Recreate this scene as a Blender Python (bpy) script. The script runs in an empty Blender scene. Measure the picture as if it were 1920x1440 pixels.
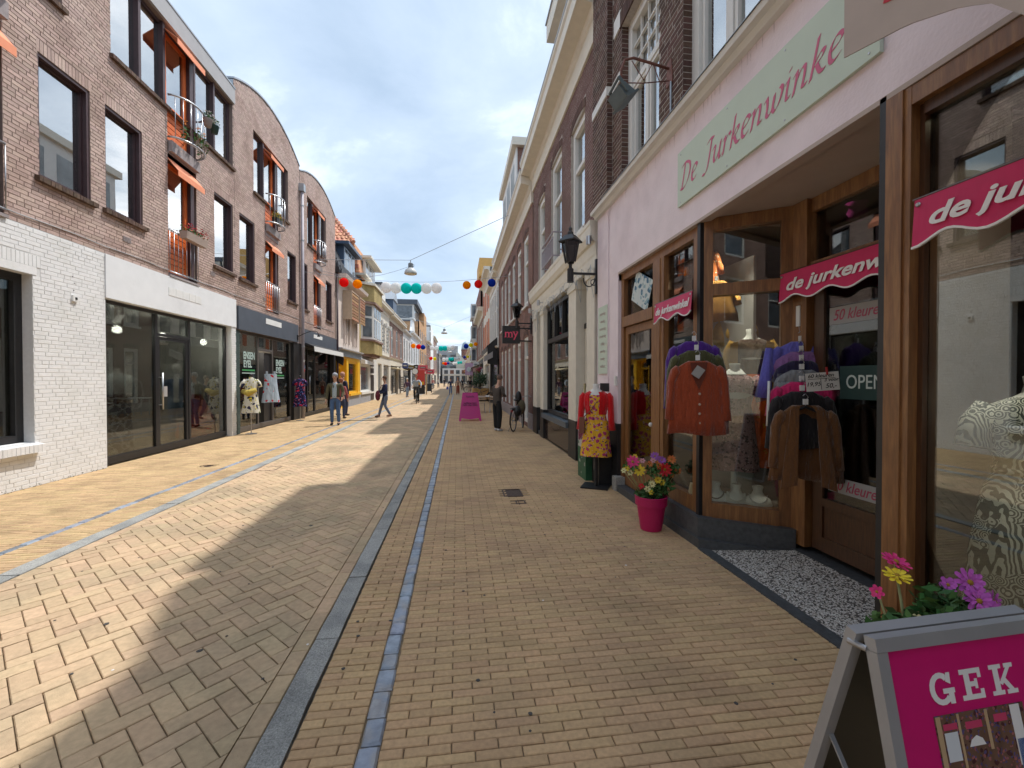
import bpy, math, random
from math import sin, cos, pi, radians
from mathutils import Vector, Matrix
R = random.Random(7)
C = bpy.context.scene.collection
SC = bpy.context.scene
# ---------------------------------------------------------------- camera
cam = bpy.data.cameras.new('camera'); camo = bpy.data.objects.new('camera', cam); C.objects.link(camo)
cam.sensor_width = 36; cam.lens = 795 / 1920 * 36; cam.clip_start = .05; cam.clip_end = 2000
camo.location = (0, 0, 1.62)
camo.rotation_euler = (radians(90 - .715), 0, radians(-7.382))
SC.camera = camo
SC.render.resolution_x = 1024; SC.render.resolution_y = 768
# ---------------------------------------------------------------- sun and sky
SUN = Vector((.44, .314, 1.)).normalized()
sl = bpy.data.lights.new('sun', 'SUN'); sl.energy = 2.0; sl.angle = radians(.9); sl.color = (1, .965, .92)
so = bpy.data.objects.new('sun', sl); C.objects.link(so); so.rotation_euler = SUN.to_track_quat('Z', 'Y').to_euler()
W = bpy.data.worlds.new("World"); SC.world = W; W.use_nodes = True
wn = W.node_tree; wn.nodes.clear()
def N(t, typ, **kw):
    n = t.nodes.new(typ)
    for k, v in kw.items():
        if k.startswith('i_'): n.inputs[int(k[2:])].default_value = v
        else: setattr(n, k, v)
    return n
def sky_nodes():
    t = wn; L = t.links.new
    out = N(t, 'ShaderNodeOutputWorld'); bg = N(t, 'ShaderNodeBackground', i_1=.1); L(bg.outputs[0], out.inputs[0])
    sky = N(t, 'ShaderNodeTexSky', sky_type='NISHITA', sun_disc=False, sun_elevation=math.asin(SUN.z), sun_rotation=math.atan2(SUN.x, SUN.y), air_density=1.2, dust_density=1.5)
    tc = N(t, 'ShaderNodeTexCoord'); sp = N(t, 'ShaderNodeSeparateXYZ'); L(tc.outputs['Generated'], sp.inputs[0])
    mz = N(t, 'ShaderNodeMath', operation='MAXIMUM', i_1=0.0); L(sp.outputs[2], mz.inputs[0])
    ad = N(t, 'ShaderNodeMath', operation='ADD', i_1=.22); L(mz.outputs[0], ad.inputs[0])
    cb = N(t, 'ShaderNodeCombineXYZ')
    for i in (0, 1):
        d = N(t, 'ShaderNodeMath', operation='DIVIDE'); L(sp.outputs[i], d.inputs[0]); L(ad.outputs[0], d.inputs[1]); L(d.outputs[0], cb.inputs[i])
    n1 = N(t, 'ShaderNodeTexNoise'); n1.inputs['Scale'].default_value = 1.25; n1.inputs['Detail'].default_value = 9; n1.inputs['Roughness'].default_value = .6; n1.inputs['Distortion'].default_value = .35
    mp = N(t, 'ShaderNodeMapping'); mp.inputs['Location'].default_value = CLOUD_OFF; L(cb.outputs[0], mp.inputs[0]); L(mp.outputs[0], n1.inputs['Vector'])
    n2 = N(t, 'ShaderNodeTexNoise'); n2.inputs['Scale'].default_value = .55; n2.inputs['Detail'].default_value = 3; L(mp.outputs[0], n2.inputs['Vector'])
    mx = N(t, 'ShaderNodeMath', operation='MULTIPLY_ADD', i_1=.55); L(n2.outputs[0], mx.inputs[0])
    m1 = N(t, 'ShaderNodeMath', operation='MULTIPLY', i_1=.62); L(n1.outputs[0], m1.inputs[0]); L(m1.outputs[0], mx.inputs[2])
    # cloud brightness: grey-blue bases to sunlit white
    cr = N(t, 'ShaderNodeValToRGB'); L(mx.outputs[0], cr.inputs[0])
    e = cr.color_ramp.elements; e[0].position = .40; e[0].color = (.22, .285, .37, 1); e[1].position = .735; e[1].color = (1.0, 1.01, 1.03, 1)
    k = e.new(.55); k.color = (.31, .375, .46, 1); k = e.new(.64); k.color = (.52, .58, .65, 1)
    sc = N(t, 'ShaderNodeVectorMath', operation='SCALE'); sc.inputs[3].default_value = 12.2; L(cr.outputs[0], sc.inputs[0])
    # blue gaps low over the street
    n3 = N(t, 'ShaderNodeTexNoise'); n3.inputs['Scale'].default_value = 1.4; n3.inputs['Detail'].default_value = 5; L(cb.outputs[0], n3.inputs['Vector'])
    g = N(t, 'ShaderNodeMapRange', i_1=.42, i_2=.6, i_3=.85, i_4=1.); L(n3.outputs[0], g.inputs[0])
    hz = N(t, 'ShaderNodeMapRange', i_1=.0, i_2=.3, i_3=.8, i_4=1.); L(mz.outputs[0], hz.inputs[0])
    mm = N(t, 'ShaderNodeMath', operation='MULTIPLY'); L(g.outputs[0], mm.inputs[0]); L(hz.outputs[0], mm.inputs[1])
    mix = N(t, 'ShaderNodeMix', data_type='RGBA'); L(mm.outputs[0], mix.inputs[0]); L(sky.outputs[0], mix.inputs[6]); L(sc.outputs[0], mix.inputs[7])
    L(mix.outputs[2], bg.inputs[0])
CLOUD_OFF = (1.45, 4.2, 0)
sky_nodes()
SC.view_settings.view_transform = 'Standard'; SC.view_settings.look = 'None'; SC.view_settings.gamma = 1
SC.view_settings.exposure = .98
try: SC.view_settings.use_curve_mapping = False
except Exception: pass
SC.cycles.max_bounces = 8; SC.cycles.transparent_max_bounces = 16
# ---------------------------------------------------------------- materials
MATS = {}
def mat(name, col, rough=.8, var=0., vs=30., bump=0., bs=60., metal=0., spec=.5, rnd=0., col2=None, mixs=3., mixp=(.45, .6), emit=0., coat=0., stretch=None, sheen=0., stain=0., wr=0.):
    """col with noise variation var (scale vs), second colour col2 in blotches, per-piece variation rnd, fine relief bump"""
    if name in MATS: return MATS[name]
    m = bpy.data.materials.new(name); m.use_nodes = True; t = m.node_tree; L = t.links.new
    b = t.nodes['Principled BSDF']; b.inputs['Roughness'].default_value = rough; b.inputs['Metallic'].default_value = metal
    b.inputs['Specular IOR Level'].default_value = spec; b.inputs['Coat Weight'].default_value = coat; b.inputs['Coat Roughness'].default_value = .3
    if sheen: b.inputs['Sheen Weight'].default_value = sheen
    g = N(t, 'ShaderNodeNewGeometry'); src = g.outputs['Position']
    if stretch:
        mp = N(t, 'ShaderNodeMapping'); mp.inputs['Scale'].default_value = stretch; L(src, mp.inputs[0]); src = mp.outputs[0]
    c4 = (*col, 1); cur = None
    if col2:
        n = N(t, 'ShaderNodeTexNoise'); n.inputs['Scale'].default_value = mixs; n.inputs['Detail'].default_value = 4; L(src, n.inputs['Vector'])
        r = N(t, 'ShaderNodeMapRange', i_1=mixp[0], i_2=mixp[1]); L(n.outputs[0], r.inputs[0])
        mx = N(t, 'ShaderNodeMix', data_type='RGBA'); mx.inputs[6].default_value = c4; mx.inputs[7].default_value = (*col2, 1); L(r.outputs[0], mx.inputs[0]); cur = mx.outputs[2]
    fac = None
    if var:
        n = N(t, 'ShaderNodeTexNoise'); n.inputs['Scale'].default_value = vs; n.inputs['Detail'].default_value = 5; L(src, n.inputs['Vector'])
        r = N(t, 'ShaderNodeMapRange', i_1=.25, i_2=.75, i_3=1 - var, i_4=1 + var); L(n.outputs[0], r.inputs[0]); fac = r.outputs[0]
    if stain:
        n = N(t, 'ShaderNodeTexNoise'); n.inputs['Scale'].default_value = 1.1; n.inputs['Detail'].default_value = 9; n.inputs['Roughness'].default_value = .72; L(g.outputs['Position'], n.inputs['Vector'])
        r = N(t, 'ShaderNodeMapRange', i_1=.52, i_2=.72, i_3=1., i_4=1 - stain); L(n.outputs[0], r.inputs[0])
        if fac:
            q = N(t, 'ShaderNodeMath', operation='MULTIPLY'); L(fac, q.inputs[0]); L(r.outputs[0], q.inputs[1]); fac = q.outputs[0]
        else: fac = r.outputs[0]
    if rnd:
        a = N(t, 'ShaderNodeAttribute', attribute_name='rnd'); oi = N(t, 'ShaderNodeObjectInfo')
        s = N(t, 'ShaderNodeMath', operation='ADD'); L(a.outputs['Fac'], s.inputs[0]); L(oi.outputs['Random'], s.inputs[1])
        f = N(t, 'ShaderNodeMath', operation='FRACT'); L(s.outputs[0], f.inputs[0])
        r = N(t, 'ShaderNodeMapRange', i_3=1 - rnd, i_4=1 + rnd); L(f.outputs[0], r.inputs[0])
        if fac:
            q = N(t, 'ShaderNodeMath', operation='MULTIPLY'); L(fac, q.inputs[0]); L(r.outputs[0], q.inputs[1]); fac = q.outputs[0]
        else: fac = r.outputs[0]
        hs = N(t, 'ShaderNodeHueSaturation'); hr = N(t, 'ShaderNodeMath', operation='MULTIPLY', i_1=7.31); L(f.outputs[0], hr.inputs[0])
        hf = N(t, 'ShaderNodeMath', operation='FRACT'); L(hr.outputs[0], hf.inputs[0]); hm = N(t, 'ShaderNodeMapRange', i_3=.5 - rnd * .06, i_4=.5 + rnd * .06); L(hf.outputs[0], hm.inputs[0]); L(hm.outputs[0], hs.inputs['Hue'])
        if cur: L(cur, hs.inputs['Color'])
        else: hs.inputs['Color'].default_value = c4
        cur = hs.outputs[0]
    if fac:
        v = N(t, 'ShaderNodeVectorMath', operation='SCALE'); L(fac, v.inputs[3])
        if cur: L(cur, v.inputs[0])
        else: v.inputs[0].default_value = col
        cur = v.outputs[0]
    if cur: L(cur, b.inputs['Base Color'])
    else: b.inputs['Base Color'].default_value = c4
    if wr:
        mq = N(t, 'ShaderNodeMapping'); mq.inputs['Scale'].default_value = (1, 1, .28); L(g.outputs['Position'], mq.inputs[0]); nw = N(t, 'ShaderNodeTexNoise'); nw.inputs['Scale'].default_value = 24; nw.inputs['Detail'].default_value = 2; L(mq.outputs[0], nw.inputs['Vector'])
        bw = N(t, 'ShaderNodeBump'); bw.inputs['Strength'].default_value = wr; bw.inputs['Distance'].default_value = .03; L(nw.outputs[0], bw.inputs['Height']); L(bw.outputs[0], b.inputs['Normal'])
    if bump:
        n = N(t, 'ShaderNodeTexNoise'); n.inputs['Scale'].default_value = bs; n.inputs['Detail'].default_value = 4; L(src, n.inputs['Vector'])
        bp = N(t, 'ShaderNodeBump'); bp.inputs['Strength'].default_value = bump; bp.inputs['Distance'].default_value = .01; L(n.outputs[0], bp.inputs['Height']); L(bp.outputs[0], b.inputs['Normal'])
        if wr: L(bw.outputs[0], bp.inputs['Normal'])
    if emit: b.inputs['Emission Color'].default_value = c4; b.inputs['Emission Strength'].default_value = emit
    MATS[name] = m; return m
def glass(name, tint=(.9, .95, .93), refl=1.0, rough=.0, base=.04):
    """thin window glass: clear, with a Fresnel mirror on top"""
    if name in MATS: return MATS[name]
    m = bpy.data.materials.new(name); m.use_nodes = True; t = m.node_tree; t.nodes.clear(); L = t.links.new
    o = N(t, 'ShaderNodeOutputMaterial'); mx = N(t, 'ShaderNodeMixShader'); tr = N(t, 'ShaderNodeBsdfTransparent'); gl = N(t, 'ShaderNodeBsdfGlossy')
    tr.inputs[0].default_value = (*tint, 1); gl.inputs['Roughness'].default_value = rough
    fr = N(t, 'ShaderNodeLayerWeight'); fr.inputs[0].default_value = .35
    pw = N(t, 'ShaderNodeMapRange', i_3=base, i_4=min(1, .95 * refl)); L(fr.outputs['Fresnel'], pw.inputs[0])
    gm = N(t, 'ShaderNodeNewGeometry'); n = N(t, 'ShaderNodeTexNoise'); n.inputs['Scale'].default_value = .7; L(gm.outputs['Position'], n.inputs['Vector'])
    bp = N(t, 'ShaderNodeBump'); bp.inputs['Strength'].default_value = .06; bp.inputs['Distance'].default_value = .01; L(n.outputs[0], bp.inputs['Height']); L(bp.outputs[0], gl.inputs['Normal'])
    L(pw.outputs[0], mx.inputs[0]); L(tr.outputs[0], mx.inputs[1]); L(gl.outputs[0], mx.inputs[2]); L(mx.outputs[0], o.inputs[0])
    MATS[name] = m; return m
def print_mat(name, cols, scale=30., bg=(.8, .8, .8), kind='VORONOI', thr=.3, rough=.85, thr2=.2):
    """printed fabric: motif colours scattered on a ground colour"""
    if name in MATS: return MATS[name]
    m = bpy.data.materials.new(name); m.use_nodes = True; t = m.node_tree; L = t.links.new
    b = t.nodes['Principled BSDF']; b.inputs['Roughness'].default_value = rough; b.inputs['Specular IOR Level'].default_value = .2
    g = N(t, 'ShaderNodeNewGeometry'); nz = N(t, 'ShaderNodeTexNoise'); nz.inputs['Scale'].default_value = scale * .8; L(g.outputs['Position'], nz.inputs['Vector'])
    va = N(t, 'ShaderNodeVectorMath', operation='MULTIPLY_ADD'); L(nz.outputs['Color'], va.inputs[0]); va.inputs[1].default_value = (1.2 / scale,) * 3; L(g.outputs['Position'], va.inputs[2])
    cur = None
    prev = (*bg, 1)
    for i, c in enumerate(cols):
        v = N(t, 'ShaderNodeTexVoronoi'); v.inputs['Scale'].default_value = scale * (1 + .37 * i)
        if kind == 'LINES': v.feature = 'DISTANCE_TO_EDGE'
        o = N(t, 'ShaderNodeVectorMath', operation='ADD'); o.inputs[1].default_value = (i * 3.7, i * 1.3, i * 2.1); L(va.outputs[0], o.inputs[0]); L(o.outputs[0], v.inputs['Vector'])
        r = N(t, 'ShaderNodeMath', operation='LESS_THAN', i_1=thr if i == 0 else thr2); L(v.outputs['Distance'], r.inputs[0])
        mx = N(t, 'ShaderNodeMix', data_type='RGBA'); L(r.outputs[0], mx.inputs[0])
        if cur: L(cur, mx.inputs[6])
        else: mx.inputs[6].default_value = prev
        mx.inputs[7].default_value = (*c, 1); cur = mx.outputs[2]
    mq = N(t, 'ShaderNodeMapping'); mq.inputs['Scale'].default_value = (1, 1, .25); L(g.outputs['Position'], mq.inputs[0]); nw = N(t, 'ShaderNodeTexNoise'); nw.inputs['Scale'].default_value = 20; nw.inputs['Detail'].default_value = 2; L(mq.outputs[0], nw.inputs['Vector'])
    bw = N(t, 'ShaderNodeBump'); bw.inputs['Strength'].default_value = .8; bw.inputs['Distance'].default_value = .03; L(nw.outputs[0], bw.inputs['Height']); L(bw.outputs[0], b.inputs['Normal'])
    L(cur, b.inputs['Base Color']); MATS[name] = m; return m
def brick_mat(name, c1, c2, mortar, axis='x', bw=.22, bh=.0625, var=.25):
    """brickwork too far away to tell the bricks apart"""
    if name in MATS: return MATS[name]
    m = bpy.data.materials.new(name); m.use_nodes = True; t = m.node_tree; L = t.links.new
    b = t.nodes['Principled BSDF']; b.inputs['Roughness'].default_value = .9; b.inputs['Specular IOR Level'].default_value = .2
    g = N(t, 'ShaderNodeNewGeometry'); s = N(t, 'ShaderNodeSeparateXYZ'); L(g.outputs['Position'], s.inputs[0]); c = N(t, 'ShaderNodeCombineXYZ')
    ad = N(t, 'ShaderNodeMath', operation='ADD'); L(s.outputs[0], ad.inputs[0]); L(s.outputs[1], ad.inputs[1]); L(ad.outputs[0], c.inputs[0]); L(s.outputs[2], c.inputs[1])
    br = N(t, 'ShaderNodeTexBrick'); br.inputs['Scale'].default_value = 1; br.inputs['Brick Width'].default_value = bw; br.inputs['Row Height'].default_value = bh
    br.inputs['Mortar Size'].default_value = .006; br.inputs['Mortar Smooth'].default_value = .3
    br.inputs['Color1'].default_value = (*c1, 1); br.inputs['Color2'].default_value = (*c2, 1); br.inputs['Mortar'].default_value = (*mortar, 1); L(c.outputs[0], br.inputs['Vector'])
    n = N(t, 'ShaderNodeTexNoise'); n.inputs['Scale'].default_value = 1.3; n.inputs['Detail'].default_value = 6; L(g.outputs['Position'], n.inputs['Vector'])
    r = N(t, 'ShaderNodeMapRange', i_1=.3, i_2=.7, i_3=1 - var, i_4=1 + var); L(n.outputs[0], r.inputs[0])
    v = N(t, 'ShaderNodeVectorMath', operation='SCALE'); L(br.outputs['Color'], v.inputs[0]); L(r.outputs[0], v.inputs[3]); L(v.outputs[0], b.inputs['Base Color'])
    bp = N(t, 'ShaderNodeBump'); bp.inputs['Strength'].default_value = .5; bp.inputs['Distance'].default_value = .006; bp.invert = True; L(br.outputs['Fac'], bp.inputs['Height']); L(bp.outputs[0], b.inputs['Normal'])
    MATS[name] = m; return m
# ---------------------------------------------------------------- mesh helpers
class MB:
    def __init__(s): s.v = []; s.f = []; s.m = []; s.r = []; s.mi = 0; s.rv = 0.; s.T = None
    def pt(s, p):
        s.v.append(tuple(s.T @ Vector(p)) if s.T else tuple(p)); return len(s.v) - 1
    def face(s, idx): s.f.append(tuple(idx)); s.m.append(s.mi); s.r.append(s.rv)
    def poly(s, pts): s.face([s.pt(p) for p in pts])
    def box(s, x0, x1, y0, y1, z0, z1, skip=''):
        if x0 > x1: x0, x1 = x1, x0
        if y0 > y1: y0, y1 = y1, y0
        if z0 > z1: z0, z1 = z1, z0
        i = [s.pt(p) for p in ((x0, y0, z0), (x1, y0, z0), (x1, y1, z0), (x0, y1, z0), (x0, y0, z1), (x1, y0, z1), (x1, y1, z1), (x0, y1, z1))]
        for k, q in (('b', (3, 2, 1, 0)), ('t', (4, 5, 6, 7)), ('f', (0, 1, 5, 4)), ('r', (1, 2, 6, 5)), ('k', (2, 3, 7, 6)), ('l', (3, 0, 4, 7))):
            if k not in skip: s.face([i[j] for j in q])
        return s
    def prism(s, pts, vec):
        """polygon pts extruded along vec"""
        n = len(pts); a = [s.pt(p) for p in pts]; b = [s.pt(Vector(p) + Vector(vec)) for p in pts]
        s.face(a[::-1]); s.face(b)
        for i in range(n): s.face((a[i], a[(i + 1) % n], b[(i + 1) % n], b[i]))
        return s
    def bar(s, p, q, w, h=None, up=(0, 0, 1)):
        p = Vector(p); q = Vector(q); d = (q - p).normalized(); h = h or w; u = Vector(up)
        if abs(d.dot(u)) > .99: u = Vector((1, 0, 0))
        a = d.cross(u).normalized() * w / 2; c = a.cross(d).normalized() * h / 2
        s.prism([p - a - c, p + a - c, p + a + c, p - a + c], q - p); return s
    def tube(s, pts, r, n=8, caps=True):
        pts = [Vector(p) for p in pts]; rs = r if isinstance(r, (list, tuple)) else [r] * len(pts); rings = []; up = None
        for i, p in enumerate(pts):
            d = (pts[min(i + 1, len(pts) - 1)] - pts[max(i - 1, 0)]).normalized()
            if up is None: up = Vector((0, 0, 1)) if abs(d.z) < .9 else Vector((1, 0, 0))
            a = d.cross(up).normalized(); b = a.cross(d).normalized(); up = b
            rings.append([s.pt(p + (a * cos(2 * pi * k / n) + b * sin(2 * pi * k / n)) * rs[i]) for k in range(n)])
        for A, B in zip(rings, rings[1:]):
            for k in range(n): s.face((A[k], A[(k + 1) % n], B[(k + 1) % n], B[k]))
        if caps: s.face(rings[0][::-1]); s.face(rings[-1])
        return s
    def lathe(s, prof, c=(0, 0, 0), n=16, sx=1, sy=1):
        rings = [[s.pt((c[0] + r * cos(2 * pi * k / n) * sx, c[1] + r * sin(2 * pi * k / n) * sy, c[2] + z)) for k in range(n)] for r, z in prof]
        for A, B in zip(rings, rings[1:]):
            for k in range(n): s.face((A[k], A[(k + 1) % n], B[(k + 1) % n], B[k]))
        s.face(rings[0][::-1]); s.face(rings[-1]); return s
    def ball(s, c, r, n=12, m=8, sc=(1, 1, 1)):
        return s.lathe([(max(.001, r * sin(pi * i / m)) , -r * cos(pi * i / m) * sc[2]) for i in range(m + 1)], c, n, sc[0], sc[1])
    def build(s, name, mats, parent=None, smooth=False, kind=None, loc=None):
        me = bpy.data.meshes.new(name); me.from_pydata(s.v, [], s.f)
        for x in (mats if isinstance(mats, (list, tuple)) else [mats]): me.materials.append(x)
        if any(s.m): me.polygons.foreach_set('material_index', s.m)
        if any(s.r): me.attributes.new('rnd', 'FLOAT', 'FACE').data.foreach_set('value', s.r)
        if smooth: me.polygons.foreach_set('use_smooth', [True] * len(s.f))
        me.update(); o = bpy.data.objects.new(name, me); C.objects.link(o)
        if loc: o.location = loc
        if parent: adopt(o, parent)
        if kind: o['kind'] = kind
        return o
def adopt(o, p):
    o.parent = p; o.matrix_parent_inverse = WM(p).inverted()
def WM(p): return WM(p.parent) @ p.matrix_parent_inverse @ p.matrix_basis if p.parent else p.matrix_basis.copy()
def tag(o, label, cat, group=None):
    o['label'] = label; o['category'] = cat
    if group: o['group'] = group
    return o
def thing(name, label, cat, loc=(0, 0, 0), rz=0, group=None):
    o = bpy.data.objects.new(name, None); C.objects.link(o); o.location = loc; o.rotation_euler = (0, 0, rz); o.empty_display_size = .2
    return tag(o, label, cat, group)
def B(x0, x1, y0, y1, z0, z1): return MB().box(x0, x1, y0, y1, z0, z1)
def copy_tree(o, parent=None):
    c = o.copy(); C.objects.link(c)
    if parent: c.parent = parent
    for ch in list(o.children): copy_tree(ch, c)
    return c
def inst(me, name, parent, loc, rz=0, scl=None, rot=None):
    o = bpy.data.objects.new(name, me); C.objects.link(o); o.location = loc; o.rotation_euler = rot or (0, 0, rz)
    if scl: o.scale = scl
    o.parent = parent; return o
def text(body, size, name, m, parent, mw, shear=0., bold=0., ext=.002, width=None, spacing=1., align='CENTER'):
    """flat lettering as a thin mesh; mw places it (letters in local XY, facing +Z)"""
    cu = bpy.data.curves.new(name, 'FONT'); cu.body = body; cu.size = size; cu.shear = shear; cu.offset = bold; cu.extrude = ext; cu.align_x = align; cu.align_y = 'CENTER'; cu.space_character = spacing; cu.resolution_u = 4
    to = bpy.data.objects.new(name, cu); C.objects.link(to); bpy.context.view_layer.update()
    me = bpy.data.meshes.new_from_object(to.evaluated_get(bpy.context.evaluated_depsgraph_get())); bpy.data.objects.remove(to); bpy.data.curves.remove(cu)
    if width:
        xs = [v.co.x for v in me.vertices]; k = width / max(1e-6, max(xs) - min(xs))
        for v in me.vertices: v.co.x *= k
    me.transform(mw); me.materials.clear(); me.materials.append(m); o = bpy.data.objects.new(name, me); C.objects.link(o)
    if parent: adopt(o, parent)
    return o
def frame_mw(o, xdir, ydir=(0, 0, 1)):
    x = Vector(xdir).normalized(); y = Vector(ydir); y = (y - x * y.dot(x)).normalized(); z = x.cross(y)
    return Matrix.Translation(o) @ Matrix((x, y, z)).transposed().to_4x4()
# ---------------------------------------------------------------- shared materials
M_TANB = mat('paving_clay', (.55, .37, .205), .85, var=.14, vs=45, bump=.35, bs=220, rnd=.095, col2=(.49, .33, .19), mixs=1.4, spec=.3, stain=.24)
M_TANL = mat('paving_clay_left', (.54, .38, .21), .85, var=.12, vs=45, bump=.3, bs=220, rnd=.12, col2=(.48, .335, .185), mixs=2.2, spec=.3, stain=.25)
M_HERR = mat('road_clay', (.55, .395, .25), .85, var=.13, vs=30, bump=.3, bs=200, rnd=.1, col2=(.44, .335, .215), mixs=1.3, spec=.3, stain=.22)
M_JOINT = mat('joint_sand', (.19, .14, .085), .95, var=.35, vs=25)
M_GRAN = mat('granite', (.38, .38, .36), .95, var=.45, vs=140, bump=.6, bs=160, rnd=.1, stain=.3, spec=.1, col2=(.29, .295, .285), mixs=3)
M_COB = mat('blue_cobble', (.26, .30, .37), .38, var=.3, vs=18, bump=.5, bs=40, rnd=.28, spec=.5, col2=(.26, .26, .27), mixs=9)
M_GLASS = glass('window_glass', base=.05); M_GLASSU = glass('upper_glass', (.75, .9, .9), 1.0, base=.58)
M_BLACK = mat('black_paint', (.018, .018, .02), .45, var=.2, vs=20)
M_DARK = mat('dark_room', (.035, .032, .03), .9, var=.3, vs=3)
M_ROOM = mat('shop_room', (.36, .35, .32), .9, var=.2, vs=2)
M_CREAM = mat('cream_paint', (.70, .655, .56), .6, var=.07, vs=6, bump=.05, bs=40)
M_WHITE = mat('white_paint', (.76, .76, .74), .55, var=.06, vs=7, bump=.05, bs=40)
M_STEEL = mat('steel', (.5, .51, .53), .35, metal=1, var=.1)
M_ZINC = mat('zinc', (.36, .39, .42), .5, metal=.6, var=.12, vs=8)
M_WOOD = mat('varnished_wood', (.20, .085, .028), .42, var=.25, vs=14, bump=.15, bs=60, spec=.5, stretch=(6, 6, .6), coat=.25, col2=(.27, .125, .042), mixs=5)
M_CURT = mat('net_curtain', (.78, .80, .78), .95, var=.12, vs=6, stretch=(1, 8, .3))
M_GREYR = mat('grey_room', (.16, .18, .19), .9, var=.4, vs=1.2)
# ================================================================= ground
YF = 175.
def struct(name, mb, m, parent=None):
    o = mb.build(name, m, parent); o['kind'] = 'structure'; return o
M_FARPAVE = mat('far_paving', (.46, .335, .205), .9, var=.15, vs=9, col2=(.40, .29, .18), mixs=1.2)
M_GROUND = mat('distant_ground', (.3, .25, .18), .95, var=.2, vs=1)
struct('ground', B(-400, 400, -60, 700, -.4, -.05), M_GROUND)
road = struct('road', B(-3.58, -.88, -7, 45, -.06, -.012), M_JOINT)
pav_r = struct('pavement', B(-.73, 2.6, -7, 45, -.06, -.012), M_JOINT)
pav_l = struct('pavement', B(-6.5, -3.75, -7, 45, -.06, -.012), M_JOINT)
far = MB()
for a, b in ((-6.5, -3.7), (-3.7, -.8), (-.8, 2.6)): far.box(a, b, 45, YF, -.06, 0.)
struct('street', far, M_FARPAVE)
def pbrick(mb, x0, x1, y0, y1, zt, zb=-.03, c=.004):
    """paver with a slightly dropped edge"""
    dz = [R.uniform(-.0012, .0012) for _ in range(4)]
    o = [mb.pt(p) for p in ((x0, y0, zt - c + dz[0]), (x1, y0, zt - c + dz[1]), (x1, y1, zt - c + dz[2]), (x0, y1, zt - c + dz[3]))]
    i = [mb.pt(p) for p in ((x0 + c, y0 + c, zt + dz[0]), (x1 - c, y0 + c, zt + dz[1]), (x1 - c, y1 - c, zt + dz[2]), (x0 + c, y1 - c, zt + dz[3]))]
    mb.face(i)
    for k in range(4): mb.face((o[k], o[(k + 1) % 4], i[(k + 1) % 4], i[k]))
    b = [mb.pt((mb.v[q][0], mb.v[q][1], zb)) for q in o]
    for k in range(4): mb.face((b[k], b[(k + 1) % 4], o[(k + 1) % 4], o[k]))
def vis(x, y):
    X = x * cos(.12884) - y * sin(.12884); Y = x * sin(.12884) + y * cos(.12884)
    return Y > .3 and abs(X) < Y * 1.18 and 1.62 / Y < .925
ulen, uw = .206, .0535
unit = MB(); pbrick(unit, -.1005, .1005, -.0245, .0245, 0.)
ub = unit.build('paving_brick', M_TANB); um = ub.data; bpy.data.objects.remove(ub)
unitl = MB(); pbrick(unitl, -.1005, .1005, -.0245, .0245, 0.); ub = unitl.build('paving_brick', M_TANL); uml = ub.data; bpy.data.objects.remove(ub)
def lay(parent, me, m, spans, yend, holes, ystart=-1.):
    items = []
    r = 0; y = ystart
    while y < yend:
        for (xa, xb) in spans:
            off = (r % 2) * ulen / 2; x = xa - off
            while x < xb - .01:
                a = max(xa, x + .0025) ; b = min(xb, x + ulen - .0025); x += ulen
                if b - a < .02: continue
                if any(h[0] < (a + b) / 2 < h[1] and h[2] < y + uw / 2 < h[3] for h in holes): continue
                items.append((a, b, y + .002, y + uw - .0025))
        y += uw; r += 1
    full = [(it[0] ** 2 + it[2] ** 2, it) for it in items if it[1] - it[0] > .199 and vis((it[0] + it[1]) / 2, it[2])]
    full.sort(); near = set(id(t[1]) for t in full[:300])
    mb = MB()
    for it in items:
        if id(it) in near:
            inst(me, 'brick', parent, ((it[0] + it[1]) / 2, (it[2] + it[3]) / 2, R.uniform(-.0015, .0015)), rot=(R.uniform(-.012, .012), R.uniform(-.006, .006), R.uniform(-.006, .006)))
        else:
            mb.rv = R.random(); pbrick(mb, *it, R.uniform(-.0015, .0015))
    mb.build('bricks', m, parent, kind='stuff')
HOLES_R = [(.63, .92, 5.76, 6.16), (.75, .9, 5.4, 5.58)]
lay(pav_r, um, M_TANB, [(-.725, -.435), (-.335, 2.36)], 33, HOLES_R)
HOLES_L = [(-4.72, -4.5, 8.4, 8.62)]
lay(pav_l, uml, M_TANL, [(-6.4, -4.245), (-4.155, -3.755)], 33, HOLES_L, ystart=2.)
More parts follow.
